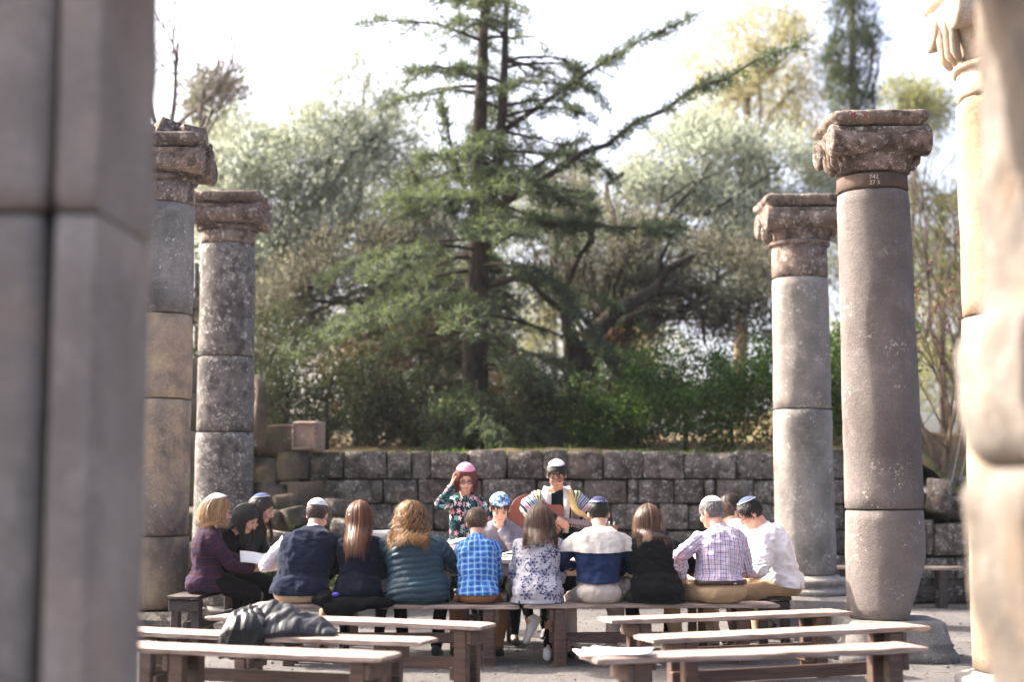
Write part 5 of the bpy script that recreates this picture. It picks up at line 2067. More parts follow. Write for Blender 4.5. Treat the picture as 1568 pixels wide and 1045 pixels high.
person(dict(label='boy in a bright blue checked shirt with cropped brown hair', x=X(733), y=RY, k=0.86, sw=0.93, top=1.262, hx=-0.02, lean=10, curve=24, head=(0, 18, 0), kh=0.97,
            tops=[top('shirt', PLAID_BLUE, grow=0.022, t0=-0.02, fold=0.010, hem=0.095)], collar=PLAID_BLUE, legs=(BROWN, 1.1), shoe=BLACKS, hand_l=(-0.06, 0.34, 0.84), hand_r=(0.06, 0.34, 0.84), pole_l=(-0.3, -0.5, -0.9), pole_r=(0.3, -0.5, -0.9),
            foot_l=(-0.20, 0.26, 0.09), foot_r=(0.17, 0.24, 0.09), hair=dict(kind='short', col='boy', len=0.030, vol=0.010, n=1100)))
person(dict(label='woman in a grey blouse with dark blue flowers and straight brown hair', x=X(822), y=RY, f=True, k=0.98, sw=1.02, wide=1.05, top=1.285, hx=0.03, lean=11, curve=26, head=(3, 22, 0),
            tops=[top('blouse', FLORAL, grow=0.026, t0=-0.20, fold=0.007)], legs=(BLACKC, 0.78, 'leggings'), shoe=WHITES, hand_l=(-0.08, 0.36, 0.84), hand_r=(0.08, 0.36, 0.84), pole_l=(-0.35, -0.5, -0.9), pole_r=(0.35, -0.5, -0.9),
            foot_l=(-0.06, 0.06, 0.33), knee_l=(-0.10, 1.0, 0.45), toe_l=(-0.5, -0.1, -0.75), foot_r=(0.09, 0.10, 0.085), knee_r=(0.1, 1.0, 0.4), toe_r=(0.15, 1.0, -0.03),
            hair=dict(kind='long', col='brown', len=0.25, vol=0.030, face=0.72, wave=0.007, n=720, gather=-0.9, flare=0.10, wid=0.85, clear=0.05)))
person(dict(label='young man in a cream shawl over a navy jacket wearing a navy skullcap', x=X(915), y=RY, k=1.0, sw=1.05, top=1.345, hx=0.02, lean=8, curve=22, head=(0, 20, 0),
            tops=[top('jacket', NAVYJ, grow=0.020, t0=-0.02, fold=0.009, hem=0.19), top('shawl', CREAM, grow=0.036, t0=0.25, fold=0.006, wide_arm=(0.085, 0.085, 0.07), sleeve_to=0.0, cut=((0, 0, 0.905), (0, 0.08, -1)))], legs=(SAND, 1.15), shoe=BLACKS,
            hand_l=(-0.20, 0.28, 0.76), hand_r=(0.18, 0.30, 0.78), pole_l=(-0.9, -0.3, -0.6), pole_r=(0.8, -0.4, -0.6), foot_l=(-0.22, 0.22, 0.09), foot_r=(0.10, 0.12, 0.09),
            hair=dict(kind='short', col='black', len=0.028, vol=0.008, n=1000), cap=dict(mat=CAP_NAVY, tilt=22, size=56, off=0.016, label='navy skullcap with a white patterned rim')))
person(dict(label='woman in a black knitted sweater with smooth brown hair', x=X(1003), y=RY + 0.03, f=True, k=0.99, sw=1.13, wide=1.12, top=1.285, hx=-0.03, lean=11, curve=24, head=(6, 22, 0),
            tops=[top('sweater', BLACKW, grow=0.024, t0=-0.20, fold=0.006)], legs=(BLACKC, 1.0), shoe=BLACKS, hand_l=(-0.14, 0.34, 0.80), hand_r=(0.16, 0.34, 0.80), pole_l=(-0.9, -0.4, -0.5), pole_r=(0.9, -0.4, -0.5),
            hair=dict(kind='long', col='brown', len=0.21, vol=0.028, face=0.72, wave=0.004, n=680, gather=-0.2, wid=0.85, clear=0.05)))
person(dict(label='older man in a lilac checked shirt with grey hair and a white skullcap', x=X(1100), y=RY + 0.06, yaw=24, k=1.05, sw=1.12, wide=1.14, top=1.352, hx=0.11, lean=9, curve=22, head=(22, 16, 0), belly=0.06, glasses=True, face=True,
            tops=[top('shirt', PLAID_OLD, grow=0.014, t0=0.0, fold=0.010, hem=0.185)], collar=PLAID_OLD, legs=(GOLDK, 1.1), shoe=BLACKS, belt=(BELT, 0.172),
            hand_l=(-0.26, 0.16, 0.66), pole_l=(-1.0, -0.5, -0.2), hand_r=(0.18, 0.34, 0.74), foot_l=(-0.20, 0.36, 0.09), foot_r=(0.12, 0.3, 0.09), handpose_l=((0.3, 1, -0.2), (0.3, 0.2, -1), 0.3),
            hair=dict(kind='short', col='grey', len=0.026, vol=0.006, n=1000), cap=dict(mat=CAP_WHITE, tilt=14, size=54, off=0.012, label='white skullcap')))
# the right end of the table
person(dict(label='balding brown haired man in a white shirt leaning in behind the checked shirt', x=X(1188, 13.05), y=13.05, yaw=42, k=1.0, top=1.30, lean=26, curve=34, hx=-0.06, head=(-8, 40, 0), face=True,
            tops=[top('shirt', WHITEC, grow=0.018)], collar=WHITEC, legs=(KHAKI, 1.0), shoe=BLACKS, hair=dict(kind='short', col='boy', len=0.024, vol=0.006, n=900)))
person(dict(label='young man in a loose white shirt and navy skullcap sitting side-on at right', x=X(1192, 12.72), y=12.72, yaw=82, k=1.0, sw=1.02, top=1.335, lean=2, curve=30, head=(10, 36, 0), face=True,
            tops=[top('shirt', WHITEC, grow=0.034, t0=-0.04, fold=0.011, hem=0.09, sleeve_r=(0.072, 0.066, 0.046))], collar=WHITEC, legs=(GOLDK, 1.1), shoe=BLACKS, hand_l=(-0.12, 0.40, 0.74), hand_r=(0.10, 0.40, 0.76), pole_l=(-0.7, -0.5, -0.8), foot_l=(-0.12, 0.42, 0.09),
            hair=dict(kind='short', col='black', len=0.040, vol=0.014, n=1000), cap=dict(mat=CAP_BLUE, tilt=14, size=44, off=0.022, label='navy skullcap with a white rim')))
person(dict(label='dark haired man in white mostly hidden behind the side-on young man', x=X(1182, 13.75), y=13.75, yaw=75, k=1.0, top=1.375, lean=14, curve=30, head=(0, 30, 0), face=True,
            tops=[top('shirt', WHITEC, grow=0.02)], legs=(KHAKI, 1.0), shoe=BLACKS, hair=dict(kind='short', col='darkbrown', len=0.03, vol=0.01, n=700)))
# across the table, facing the camera
FD = 13.85
person(dict(label='red haired woman in a flowered black top and pink skullcap with hand at temple', x=X(713, FD), y=FD, yaw=180, sit=False, f=True, k=0.93, sw=0.93, top=1.655, lean=2, curve=6, head=(6, 22, 0), face=True, glasses=True,
            tops=[top('blouse', FLORAL_B, grow=0.014, t0=-0.12, fold=0.004, t1=0.96)], legs=(BLACKC, 0.9), shoe=BLACKS,
            hand_r=(0.125, 0.17, 1.44), pole_r=(0.45, 0.15, -1.0), handpose_r=((-0.12, -0.32, 1.0), (-1, 0.1, -0.1), 0.35), hand_l=(-0.17, 0.16, 0.95), pole_l=(-0.9, -0.5, -0.3),
            hair=dict(kind='long', col='red', len=0.15, vol=0.018, face=0.76, front=0.5, wave=0.004, n=560, gather=0.0), cap=dict(mat=CAP_PINK, tilt=8, size=60, off=0.019, label='pink skullcap')))
person(dict(label='boy in a grey shirt and marbled blue skullcap resting his chin on his fist', x=X(765, 13.6), y=13.6, yaw=180, k=0.90, top=1.375, lean=8, curve=20, head=(4, 30, 0), kh=1.0, face=True,
            tops=[top('shirt', GREYS, grow=0.018, fold=0.008)], collar=GREYS, legs=(BLACKC, 1.0), shoe=BLACKS, hand_l=(-0.02, 0.29, 1.05), pole_l=(-0.6, 0.3, -0.9), handpose_l=((0.2, 0.05, 1.0), (0.2, -1, 0.1), 1.3), hand_r=(0.05, 0.36, 0.83), pole_r=(0.8, 0, -0.6),
            hair=dict(kind='short', col='darkbrown', len=0.024, vol=0.006, n=900), cap=dict(mat=CAP_TIE, tilt=2, size=66, off=0.020, label='marbled blue and white skullcap')))
gp = person(dict(label='guitar player in a many striped prayer shawl with dark hair and glasses', x=X(852, FD), y=FD, yaw=180, sit=False, k=1.0, sw=1.02, top=1.685, lean=4, curve=14, hx=0.0, head=(-4, 26, 0), face=True, glasses=True, skin=1,
            tops=[top('sweater', DEEPG, grow=0.012, t0=-0.12), top('prayer_shawl', PONCHO, grow=0.034, t0=-0.08, fold=0.007, wide_arm=(0.085, 0.105, 0.09), sleeve_to=0.0, cut=[((0, 0, 1.06), (0, 0, -1))], open_front=0.062)], legs=(BLACKC, 1.0), shoe=BLACKS,
            hand_r=(0.03, 0.40, 1.15), pole_r=(1.0, 0.35, 0.25), handpose_r=((-0.8, 0.0, -0.5), (0, -1, 0), 0.5), hand_l=(-0.30, 0.27, 1.09), pole_l=(-0.8, -0.5, -0.6), handpose_l=((-0.2, 0.3, 0.9), (0.2, -1, 0.3), 1.0),
            hair=dict(kind='short', col='black', len=0.030, vol=0.010, n=1000), cap=dict(mat=CAP_WHITE, tilt=10, size=46, off=0.018, label='white skullcap')))


# the shawl's white neckband lying open down the chest
def neckband(gp):
    sp, root = gp['sp'], gp['root']
    for sx in (-1, 1):
        pts = []
        for t, dx, dy in ((1.02, 0.095, -0.05), (1.03, 0.105, 0.03), (0.95, 0.105, 0.125), (0.80, 0.092, 0.175), (0.60, 0.082, 0.182), (0.40, 0.078, 0.178), (0.25, 0.075, 0.170)):
            c, T = sp(min(t, 1.0))
            Nn = np.array([0, T[2], -T[1]])
            pts.append(c + np.array([sx * dx, 0, 0]) + Nn * dy + T * max(0, t - 1.0) * 0.5)
        V, F = [], []
        for i, p in enumerate(pts):
            d = unit(pts[min(i + 1, len(pts) - 1)] - pts[max(i - 1, 0)])
            sd_ = unit(np.cross(d, [0, 1, 0.3]))
            nn = np.cross(sd_, d)
            for a, b in ((-0.030, 0), (0.030, 0), (0.030, 1), (-0.030, 1)):
                V.append(p + sd_ * a + nn * 0.007 * b)
        for i in range(len(pts) - 1):
            for j in range(4):
                a, b = i * 4 + j, i * 4 + (j + 1) % 4
                F.append((a, b, b + 4, a + 4))
        F += [(3, 2, 1, 0), tuple(len(V) - 4 + j for j in range(4))]
        mesh('neckband', V, F, fabric('neckband_white', (0.66, 0.63, 0.61), 0.9, 0.3), root, True)


neckband(gp)


# ------------------------------------------------------------------ guitar (a thing of its own, carried by the player)
def guitar():
    root = empty('guitar', (gp['root'].location.x, FD, 0), math.pi, label='acoustic guitar with a red brown body and tan strap held by the player', cat='guitar')
    gm = Mat('guitar_lacquer')
    v = gm.coord()
    g = gm.noise(gm.scalev(v, (6, 30, 30)), 1.5, 5, 0.6)
    maho = gm.done(gm.bsdf(gm.mix(g, (0.14, 0.030, 0.014), (0.27, 0.070, 0.030)), 0.28, None, 0.5))
    topm = plain('guitar_top_wood', (0.24, 0.065, 0.030), 0.25, 0.5, 0.2, 20)
    neckm = plain('guitar_neck_wood', (0.20, 0.085, 0.045), 0.5)
    ebony = plain('fretboard_wood', (0.17, 0.085, 0.055), 0.6)
    steel = plain('string_steel', (0.6, 0.58, 0.55), 0.3, 0.6, Metallic=1.0)
    # frame of the guitar in the player's own coordinates: neck runs to his left and a little down
    ax = unit([-1.0, 0.02, -0.17])
    nrm = unit(np.array([0.0, 1.0, 0.30]) - ax * (np.array([0.0, 1.0, 0.30]) @ ax))
    up = np.cross(nrm, ax)
    up = up if up[2] > 0 else -up
    o0 = np.array([0.235, 0.285, 1.165])                  # centre of the lower bout
    P_ = lambda a, b, c: o0 + ax * a + up * b + nrm * c
    # outline: half width along the body
    prof = [(-0.225, 0.0), (-0.222, 0.05), (-0.205, 0.105), (-0.17, 0.152), (-0.11, 0.188), (-0.04, 0.198), (0.03, 0.182), (0.09, 0.150), (0.135, 0.132), (0.18, 0.135), (0.225, 0.146), (0.258, 0.138), (0.28, 0.105), (0.288, 0.055), (0.290, 0.0)]
    out = prof + [(a, -b) for a, b in prof[-2:0:-1]]
    n = len(out)
    b = MB()
    b.rings([[P_(a * s, w * s, c) for a, w in out] for s, c in ((0.975, -0.055), (1.0, -0.048), (1.0, 0.040), (0.985, 0.045))])
    b.build('body', maho, root)
    b = MB()
    b.rings([[P_(a * 0.975, w * 0.975, c) for a, w in out] for c in (0.046, 0.050)])
    b.build('soundboard', topm, root)
    for rr, c, m, nm in ((0.062, 0.052, neckm, 'rosette'), (0.050, 0.0545, plain('sound_hole_dark', (0.008, 0.006, 0.005), 0.9), 'sound_hole')):
        b = MB()
        b.rings([[P_(0.155 + rr * math.cos(t), rr * math.sin(t), c + e) for t in np.linspace(0, 2 * math.pi, 24, endpoint=False)] for e in (-0.001, 0.001)])
        b.build(nm, m, root)
    R = np.stack([ax, up, nrm], 1)
    b = MB(); b.box(P_(-0.065, 0, 0.055), (0.03, 0.16, 0.010), 0.003, R); b.build('bridge', ebony, root)
    b = MB()
    b.rings([[P_(a, w * math.cos(t), 0.040 + 0.020 * math.sin(t)) for t in np.linspace(0, 2 * math.pi, 12, endpoint=False)] for a, w in ((0.27, 0.028), (0.45, 0.026), (0.64, 0.022))])
    b.build('neck', neckm, root, True)
    b = MB(); b.box(P_(0.40, 0, 0.0625), (0.48, 0.050, 0.007), 0.001, R); b.build('fretboard', ebony, root)
    for i in range(12):
        a = 0.640 - 0.62 * (1 - 2 ** (-(i + 1) / 12.0)) * 0.9
        b = MB(); b.box(P_(a, 0, 0.0668), (0.0028, 0.046, 0.002), 0.0004, R); b.build('fret', steel, root)
    b = MB(); b.box(P_(0.725, 0, 0.045), (0.165, 0.070, 0.016), 0.004, R); hd = b.build('headstock', neckm, root)
    for i in range(3):
        for sy in (-1, 1):
            b = MB(); b.capsule(P_(0.675 + i * 0.045, sy * 0.036, 0.045), 0.005, P_(0.675 + i * 0.045, sy * 0.058, 0.045), 0.009, 8); b.build('tuning_peg', steel, root, True)
    for i in range(6):
        y = (i - 2.5) * 0.0078
        b = MB(); b.tube([P_(-0.065, y * 1.25, 0.064), P_(0.645, y, 0.0705)], [0.0011, 0.0011], 4); b.build('string', steel, root)
    # strap over his left shoulder (to the right in the picture), down to the headstock
    sp = gp['sp']
    c, T = sp(1.0)
    path = [P_(-0.22, 0.02, -0.03), np.array([0.20, -0.16, 1.12]), np.array([0.05, -0.20, 1.30]), c + np.array([-0.075, -0.09, 0.0]), c + np.array([-0.115, 0.015, 0.025]), c + np.array([-0.125, 0.125, -0.06]), c + np.array([-0.165, 0.215, -0.20]), np.array([-0.235, 0.265, 1.19]), P_(0.60, 0.02, 0.03)]
    pp = []
    for i in range(len(path) - 1):
        for t in (0, 0.33, 0.66):
            pp.append(path[i] * (1 - t) + path[i + 1] * t)
    pp.append(path[-1])
    for _ in range(2):
        pp = [pp[0]] + [(pp[i - 1] + pp[i] * 2 + pp[i + 1]) / 4 for i in range(1, len(pp) - 1)] + [pp[-1]]
    V, F = [], []
    for i, p in enumerate(pp):
        d = unit(pp[min(i + 1, len(pp) - 1)] - pp[max(i - 1, 0)])
        outv = unit(np.array([p[0] * 0.3, (p[1]) + 0.001, 0.35 if p[2] > 1.35 else 0.0]))
        s_ = unit(np.cross(d, outv))
        nn = np.cross(s_, d)
        w = 0.029 if i < len(pp) - 5 else 0.029 * (len(pp) - 1 - i) / 5 + 0.006
        for a, b_ in ((-w, -0.002), (w, -0.002), (w, 0.002), (-w, 0.002)):
            V.append(p + s_ * a + nn * b_)
    for i in range(len(pp) - 1):
        for j in range(4):
            a, b_ = i * 4 + j, i * 4 + (j + 1) % 4
            F.append((a, b_, b_ + 4, a + 4))
    F += [(3, 2, 1, 0), tuple(len(V) - 4 + j for j in range(4))]
    mesh('strap', V, F, fabric('tan_strap', (0.62, 0.42, 0.17), 0.8, 0.15), root, True)


guitar()


def hand_world(p, key):
    r = p['root']
    R = rotz(r.rotation_euler.z)
    return R @ p['sj'][key][2] + np.array(r.location)


a = hand_world(pw1, 'l')
open_booklet((a[0] + 0.10, a[1] - 0.10, a[2] + 0.055), (0.42, 0.28), rad(12), rad(18), 'open white booklet held by the woman in the purple sweater')
a = hand_world(pw3, 'r')
sheet_paper((a[0] + 0.12, a[1] - 0.02, a[2] + 0.06), (0.28, 0.22), (rad(35), rad(-25), rad(10)), 'white page held by the woman in the charcoal jacket')


# ------------------------------------------------------------------ jackets left on the benches
def heap(name, root, mat, caps, voxel=0.012, fold=0.012, seed=3.0, quilt=None, floor=None, smooth=3):
    mb = MB()
    for c in caps:
        if len(c) == 3:
            mb.ellipsoid(c[0], c[1], c[2])
        else:
            mb.capsule(*c)
    V, me = remesh(mb, voxel, smooth)
    N = normals(me)
    d = fold * 0.7 * fbm(V, 5, seed, 2) + fold * 1.1 * (ridge(V @ rotz(0.35), 5.0, seed + 5, (0.35, 1.5, 1.3)) - 0.4) + fold * 0.35 * ridge(V @ rotz(-0.6), 11, seed + 2, (0.5, 1.4, 1.2))
    if quilt:
        q = V @ unit(quilt[0])
        d += 0.005 * (np.abs(np.sin(np.pi * q / quilt[1] + 0.8 * fbm(V, 4, seed))) ** 0.6 - 0.7)
    V = V + N * d[:, None]
    if floor:
        m = floor(V)
        V[:, 2] = np.maximum(V[:, 2], m)
    setco(me, V)
    shade(me)
    return link(name, me, mat, root)


NYL = plain('charcoal_nylon', (0.007, 0.008, 0.009), 0.45, 0.35, 0.3, 25, 0.2)
LIN = plain('grey_lining', (0.020, 0.021, 0.027), 0.5, 0.35, 0.3, 18, 0.25)


def drape(name, root, mat, x0, x1, yb, yf, hfun, seed, crease=0.03, quilt=0.0, nx=76, ny=54, ang=0.3, under=0.012):
    """A crumpled cloth lying on the bench and hanging over its front edge (y < -0.15)."""
    V = []
    q = []
    for j in range(ny + 1):
        for i in range(nx + 1):
            u, w = i / nx, j / ny
            ex = 0.035 * noise.noise(Vector((w * 3 + seed, 0, 1))) * (1 if i in (0, nx) else abs(2 * u - 1) ** 3)
            ey = 0.045 * noise.noise(Vector((u * 4 + seed, 5, 1))) * abs(2 * w - 1) ** 2
            x = x0 + (x1 - x0) * u + ex
            s = yb + (yf - yb) * w + ey
            q.append((x, s, u, w))
    Q = np.array(q)
    P0 = np.stack([Q[:, 0], Q[:, 1], np.zeros(len(Q))], 1) @ rotz(ang)
    r1 = np.clip(ridge(P0, 6.5, seed, (0.30, 1.5, 1)), -0.3, 1) ** 1
    r2 = ridge(P0 @ rotz(0.7), 12.0, seed + 4, (0.45, 1.4, 1))
    edge = np.minimum(np.minimum(Q[:, 2], 1 - Q[:, 2]), np.minimum(Q[:, 3], 1 - Q[:, 3]))
    ed = np.clip(edge / 0.16, 0, 1) ** 0.6
    H = np.array([hfun(u, w) for u, w in Q[:, 2:4]])
    z = 0.010 + ed * (H + crease * (r1 * 0.8 + 0.35) * (0.4 + H * 6) + crease * 0.35 * r2)
    if quilt:
        ph = (Q[:, 0] * math.cos(0.4) + Q[:, 1] * math.sin(0.4)) / quilt
        z += ed * 0.010 * (np.abs(np.sin(np.pi * ph)) ** 0.6 - 0.5)
    z = np.maximum(z, 0.006)
    y = Q[:, 1].copy()
    hang = y < -0.15
    over = np.where(hang, -0.15 - y, 0)
    y = np.where(hang, -0.162 - over * 0.18 - z * 0.55, y)
    z = np.where(hang, z * 0.5 - over * 0.95, z)
    V = np.stack([Q[:, 0], y, z], 1)
    F = []
    for j in range(ny):
        for i in range(nx):
            a_ = j * (nx + 1) + i
            F.append((a_, a_ + nx + 1, a_ + nx + 2, a_ + 1))
    o = mesh(name, V, F, mat, root, True)
    m_ = o.modifiers.new('thick', 'SOLIDIFY')
    m_.thickness = 0.005
    m_.offset = 1
    return o


p = on(430, 971, SEAT_Z)
jk = empty('jacket', (p.x, p.y, SEAT_Z), rad(2), label='dark quilted jacket with grey lining thrown over the middle left bench', cat='jacket')
g2 = lambda u, w, cu, cw, su, sw_: math.exp(-((u - cu) / su) ** 2 - ((w - cw) / sw_) ** 2)
drape('lining', jk, LIN, -0.24, 0.36, 0.14, -0.20, lambda u, w: 0.13 * g2(u, w, 0.30, 0.40, 0.32, 0.45) + 0.05 * g2(u, w, 0.75, 0.45, 0.3, 0.4), 3.3, 0.045, ang=0.25)
drape('shell', jk, NYL, -0.37, -0.08, 0.15, -0.30, lambda u, w: 0.10 * g2(u, w, 0.55, 0.35, 0.5, 0.4) + 0.03, 8.1, 0.028, quilt=0.055, nx=50, ny=70, ang=1.1)
drape('sleeve', jk, NYL, -0.14, 0.30, 0.155, 0.03, lambda u, w: 0.10 * math.sin(math.pi * w) * (1 - 0.55 * u) + 0.05 * (1 - u), 5.7, 0.022, quilt=0.06, nx=60, ny=26, ang=0.1)
heap('collar', jk, NYL, [((-0.20, 0.05, 0.10), 0.040, (-0.15, -0.05, 0.135), 0.038), ((-0.15, -0.05, 0.135), 0.038, (-0.10, -0.13, 0.06), 0.032)], 0.009, 0.010, 12.0, ((0.2, 0.8, 0.5), 0.045))
cx = xat(533, ROW_D - 0.1)
j2 = empty('jacket', (cx, ROW_D - 0.10, SEAT_Z), 0, label='black coat bunched on the bench beside the auburn haired woman', cat='jacket')
fl2 = lambda V: np.where((V[:, 1] > -0.045), 0.004, -0.25)
heap('shell', j2, BLACKC, [((-0.17, -0.02, 0.04), (0.10, 0.10, 0.07), None), ((0.02, -0.06, 0.0), (0.20, 0.07, 0.06), None), ((0.2, -0.05, 0.015), (0.20, 0.06, 0.045), None), ((-0.12, -0.10, -0.03), 0.05, (0.05, -0.09, -0.06), 0.04)], 0.012, 0.016, 5.0, None, fl2)
bp = MB(); bp.ellipsoid((-0.08, -0.05, 0.085), (0.03, 0.02, 0.018)); bp.build('lining_tab', plain('violet_cloth', (0.10, 0.08, 0.55), 0.7), j2, True)

# ------------------------------------------------------------------ trees and shrubs
def leaf_mat(name, stops, trans=0.45, tcol=None, rough=0.6, gloss=0.25):
    k = Mat(name)
    a = k.n('ShaderNodeAttribute', attribute_name='rnd').outputs['Fac']
    c = k.ramp(a, stops)
    b = k.bsdf(c, rough, None, gloss)
    t = k.n('ShaderNodeBsdfTranslucent')
    k.put(t.inputs[0], k.mix(0.5, c, tcol) if tcol else c)
    m = k.n('ShaderNodeMixShader')
    k.put(m.inputs[0], trans)
    k.t.links.new(b, m.inputs[1])
    k.t.links.new(t.outputs[0], m.inputs[2])
    return k.done(m.outputs[0])


LEAF = {
    'olive': leaf_mat('olive_leaf', [(0.0, (0.065, 0.080, 0.058)), (0.40, (0.17, 0.20, 0.155)), (0.70, (0.34, 0.385, 0.335)), (1.0, (0.50, 0.54, 0.49))], 0.45, (0.48, 0.50, 0.34)),
    'olive_low': leaf_mat('olive_leaf_low', [(0.0, (0.040, 0.043, 0.030)), (0.5, (0.095, 0.092, 0.064)), (0.85, (0.17, 0.16, 0.115)), (1.0, (0.30, 0.30, 0.25))], 0.4, (0.20, 0.19, 0.12)),
    'cedar': leaf_mat('cedar_needle', [(0.0, (0.014, 0.030, 0.024)), (0.5, (0.034, 0.062, 0.046)), (0.85, (0.095, 0.130, 0.075)), (1.0, (0.24, 0.24, 0.12))], 0.38, (0.20, 0.24, 0.07)),
    'shrub': leaf_mat('shrub_leaf', [(0.0, (0.006, 0.024, 0.008)), (0.5, (0.022, 0.072, 0.018)), (0.85, (0.075, 0.155, 0.028)), (1.0, (0.22, 0.28, 0.045))], 0.35, (0.16, 0.24, 0.03)),
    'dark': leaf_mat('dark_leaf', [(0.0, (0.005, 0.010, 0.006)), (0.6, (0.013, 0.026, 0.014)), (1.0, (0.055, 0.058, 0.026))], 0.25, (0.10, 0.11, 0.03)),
    'euca': leaf_mat('yellowing_leaf', [(0.0, (0.17, 0.185, 0.085)), (0.5, (0.34, 0.33, 0.17)), (1.0, (0.56, 0.52, 0.33))], 0.50, (0.56, 0.50, 0.25)),
    'cypress': leaf_mat('cypress_leaf', [(0.0, (0.012, 0.024, 0.018)), (0.6, (0.032, 0.056, 0.038)), (1.0, (0.09, 0.11, 0.05))], 0.25, (0.12, 0.16, 0.05)),
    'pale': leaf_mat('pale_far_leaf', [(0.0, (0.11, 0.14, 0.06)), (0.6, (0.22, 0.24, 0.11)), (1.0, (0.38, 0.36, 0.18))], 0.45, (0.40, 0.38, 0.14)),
    'rust': leaf_mat('rust_leaf', [(0.0, (0.050, 0.030, 0.020)), (0.5, (0.12, 0.070, 0.042)), (1.0, (0.22, 0.15, 0.09))], 0.40, (0.26, 0.14, 0.05)),
    'yellow': leaf_mat('yellow_leaf', [(0.0, (0.16, 0.12, 0.03)), (0.5, (0.42, 0.28, 0.06)), (1.0, (0.60, 0.44, 0.12))], 0.5, (0.70, 0.42, 0.06)),
}


def bark(name, a, b):
    k = Mat(name)
    v = k.coord()
    n1 = k.noise(k.scalev(v, (5, 5, 1.2)), 3, 6, 0.7)
    c = k.mix(k.ramp(n1, [(0.35, 0.0), (0.65, 1.0)]), a, b)
    return k.done(k.bsdf(c, 0.95, k.bump(n1, 0.9, 0.05), 0.1))


BARK = {'dark': bark('bark_dark', (0.022, 0.018, 0.015), (0.065, 0.050, 0.040)), 'olive': bark('bark_olive', (0.030, 0.025, 0.020), (0.085, 0.068, 0.052)),
        'pale': bark('bark_pale', (0.13, 0.095, 0.065), (0.30, 0.22, 0.15)), 'grey': bark('bark_grey', (0.085, 0.065, 0.058), (0.19, 0.15, 0.13))}


def leaves(name, C, Dv, Ln, Wd, mat, parent, rg, val=None):
    n = len(C)
    Dv = Dv / (np.linalg.norm(Dv, axis=1, keepdims=True) + 1e-9)
    r = rg.normal(size=(n, 3))
    S = np.cross(Dv, r)
    S /= np.linalg.norm(S, axis=1, keepdims=True) + 1e-9
    L = (Ln * rg.uniform(0.7, 1.25, n))[:, None]
    W = (Wd * rg.uniform(0.7, 1.25, n))[:, None]
    V = np.stack([C, C + Dv * L * 0.45 + S * W * 0.5, C + Dv * L, C + Dv * L * 0.45 - S * W * 0.5], axis=1).reshape(-1, 3)
    if val is None:
        val = rg.random(n)
    return quads_mesh(name, V, mat, parent, np.clip(val, 0, 1))


def in_blobs(blobs, n, rg, shell=0.45):
    """n points in a set of ellipsoids (cx,cy,cz,rx,ry,rz), biased towards their skins."""
    B = np.array(blobs, float)
    vol = B[:, 3] * B[:, 4] * B[:, 5]
    w = vol ** 0.85
    idx = rg.choice(len(B), n, p=w / w.sum())
    u = rg.normal(size=(n, 3))
    u /= np.linalg.norm(u, axis=1, keepdims=True)
    r = rg.random(n) ** (1 / 3.0)
    r = shell * (0.72 + 0.28 * r) * 1.0 + (1 - shell) * r
    return B[idx, :3] + u * r[:, None] * B[idx, 3:6], u, idx


def wander(p0, p1, n, amp, rg, sag=0.0):
    p0, p1 = np.array(p0, float), np.array(p1, float)
    L = np.linalg.norm(p1 - p0)
    out = []
    ph = rg.uniform(0, 6.28, 6)
    for i in range(n + 1):
        t = i / n
        p = p0 * (1 - t) + p1 * t
        e = math.sin(math.pi * t)
        o = np.array([math.sin(3.3 * t + ph[0]) + 0.5 * math.sin(8 * t + ph[1]), math.sin(3.7 * t + ph[2]) + 0.5 * math.sin(9 * t + ph[3]), 0.7 * math.sin(3.1 * t + ph[4]) + 0.4 * math.sin(8 * t + ph[5])])
        out.append(p + o * amp * L * e * 0.5 + np.array([0, 0, sag * L * e]))
    return out


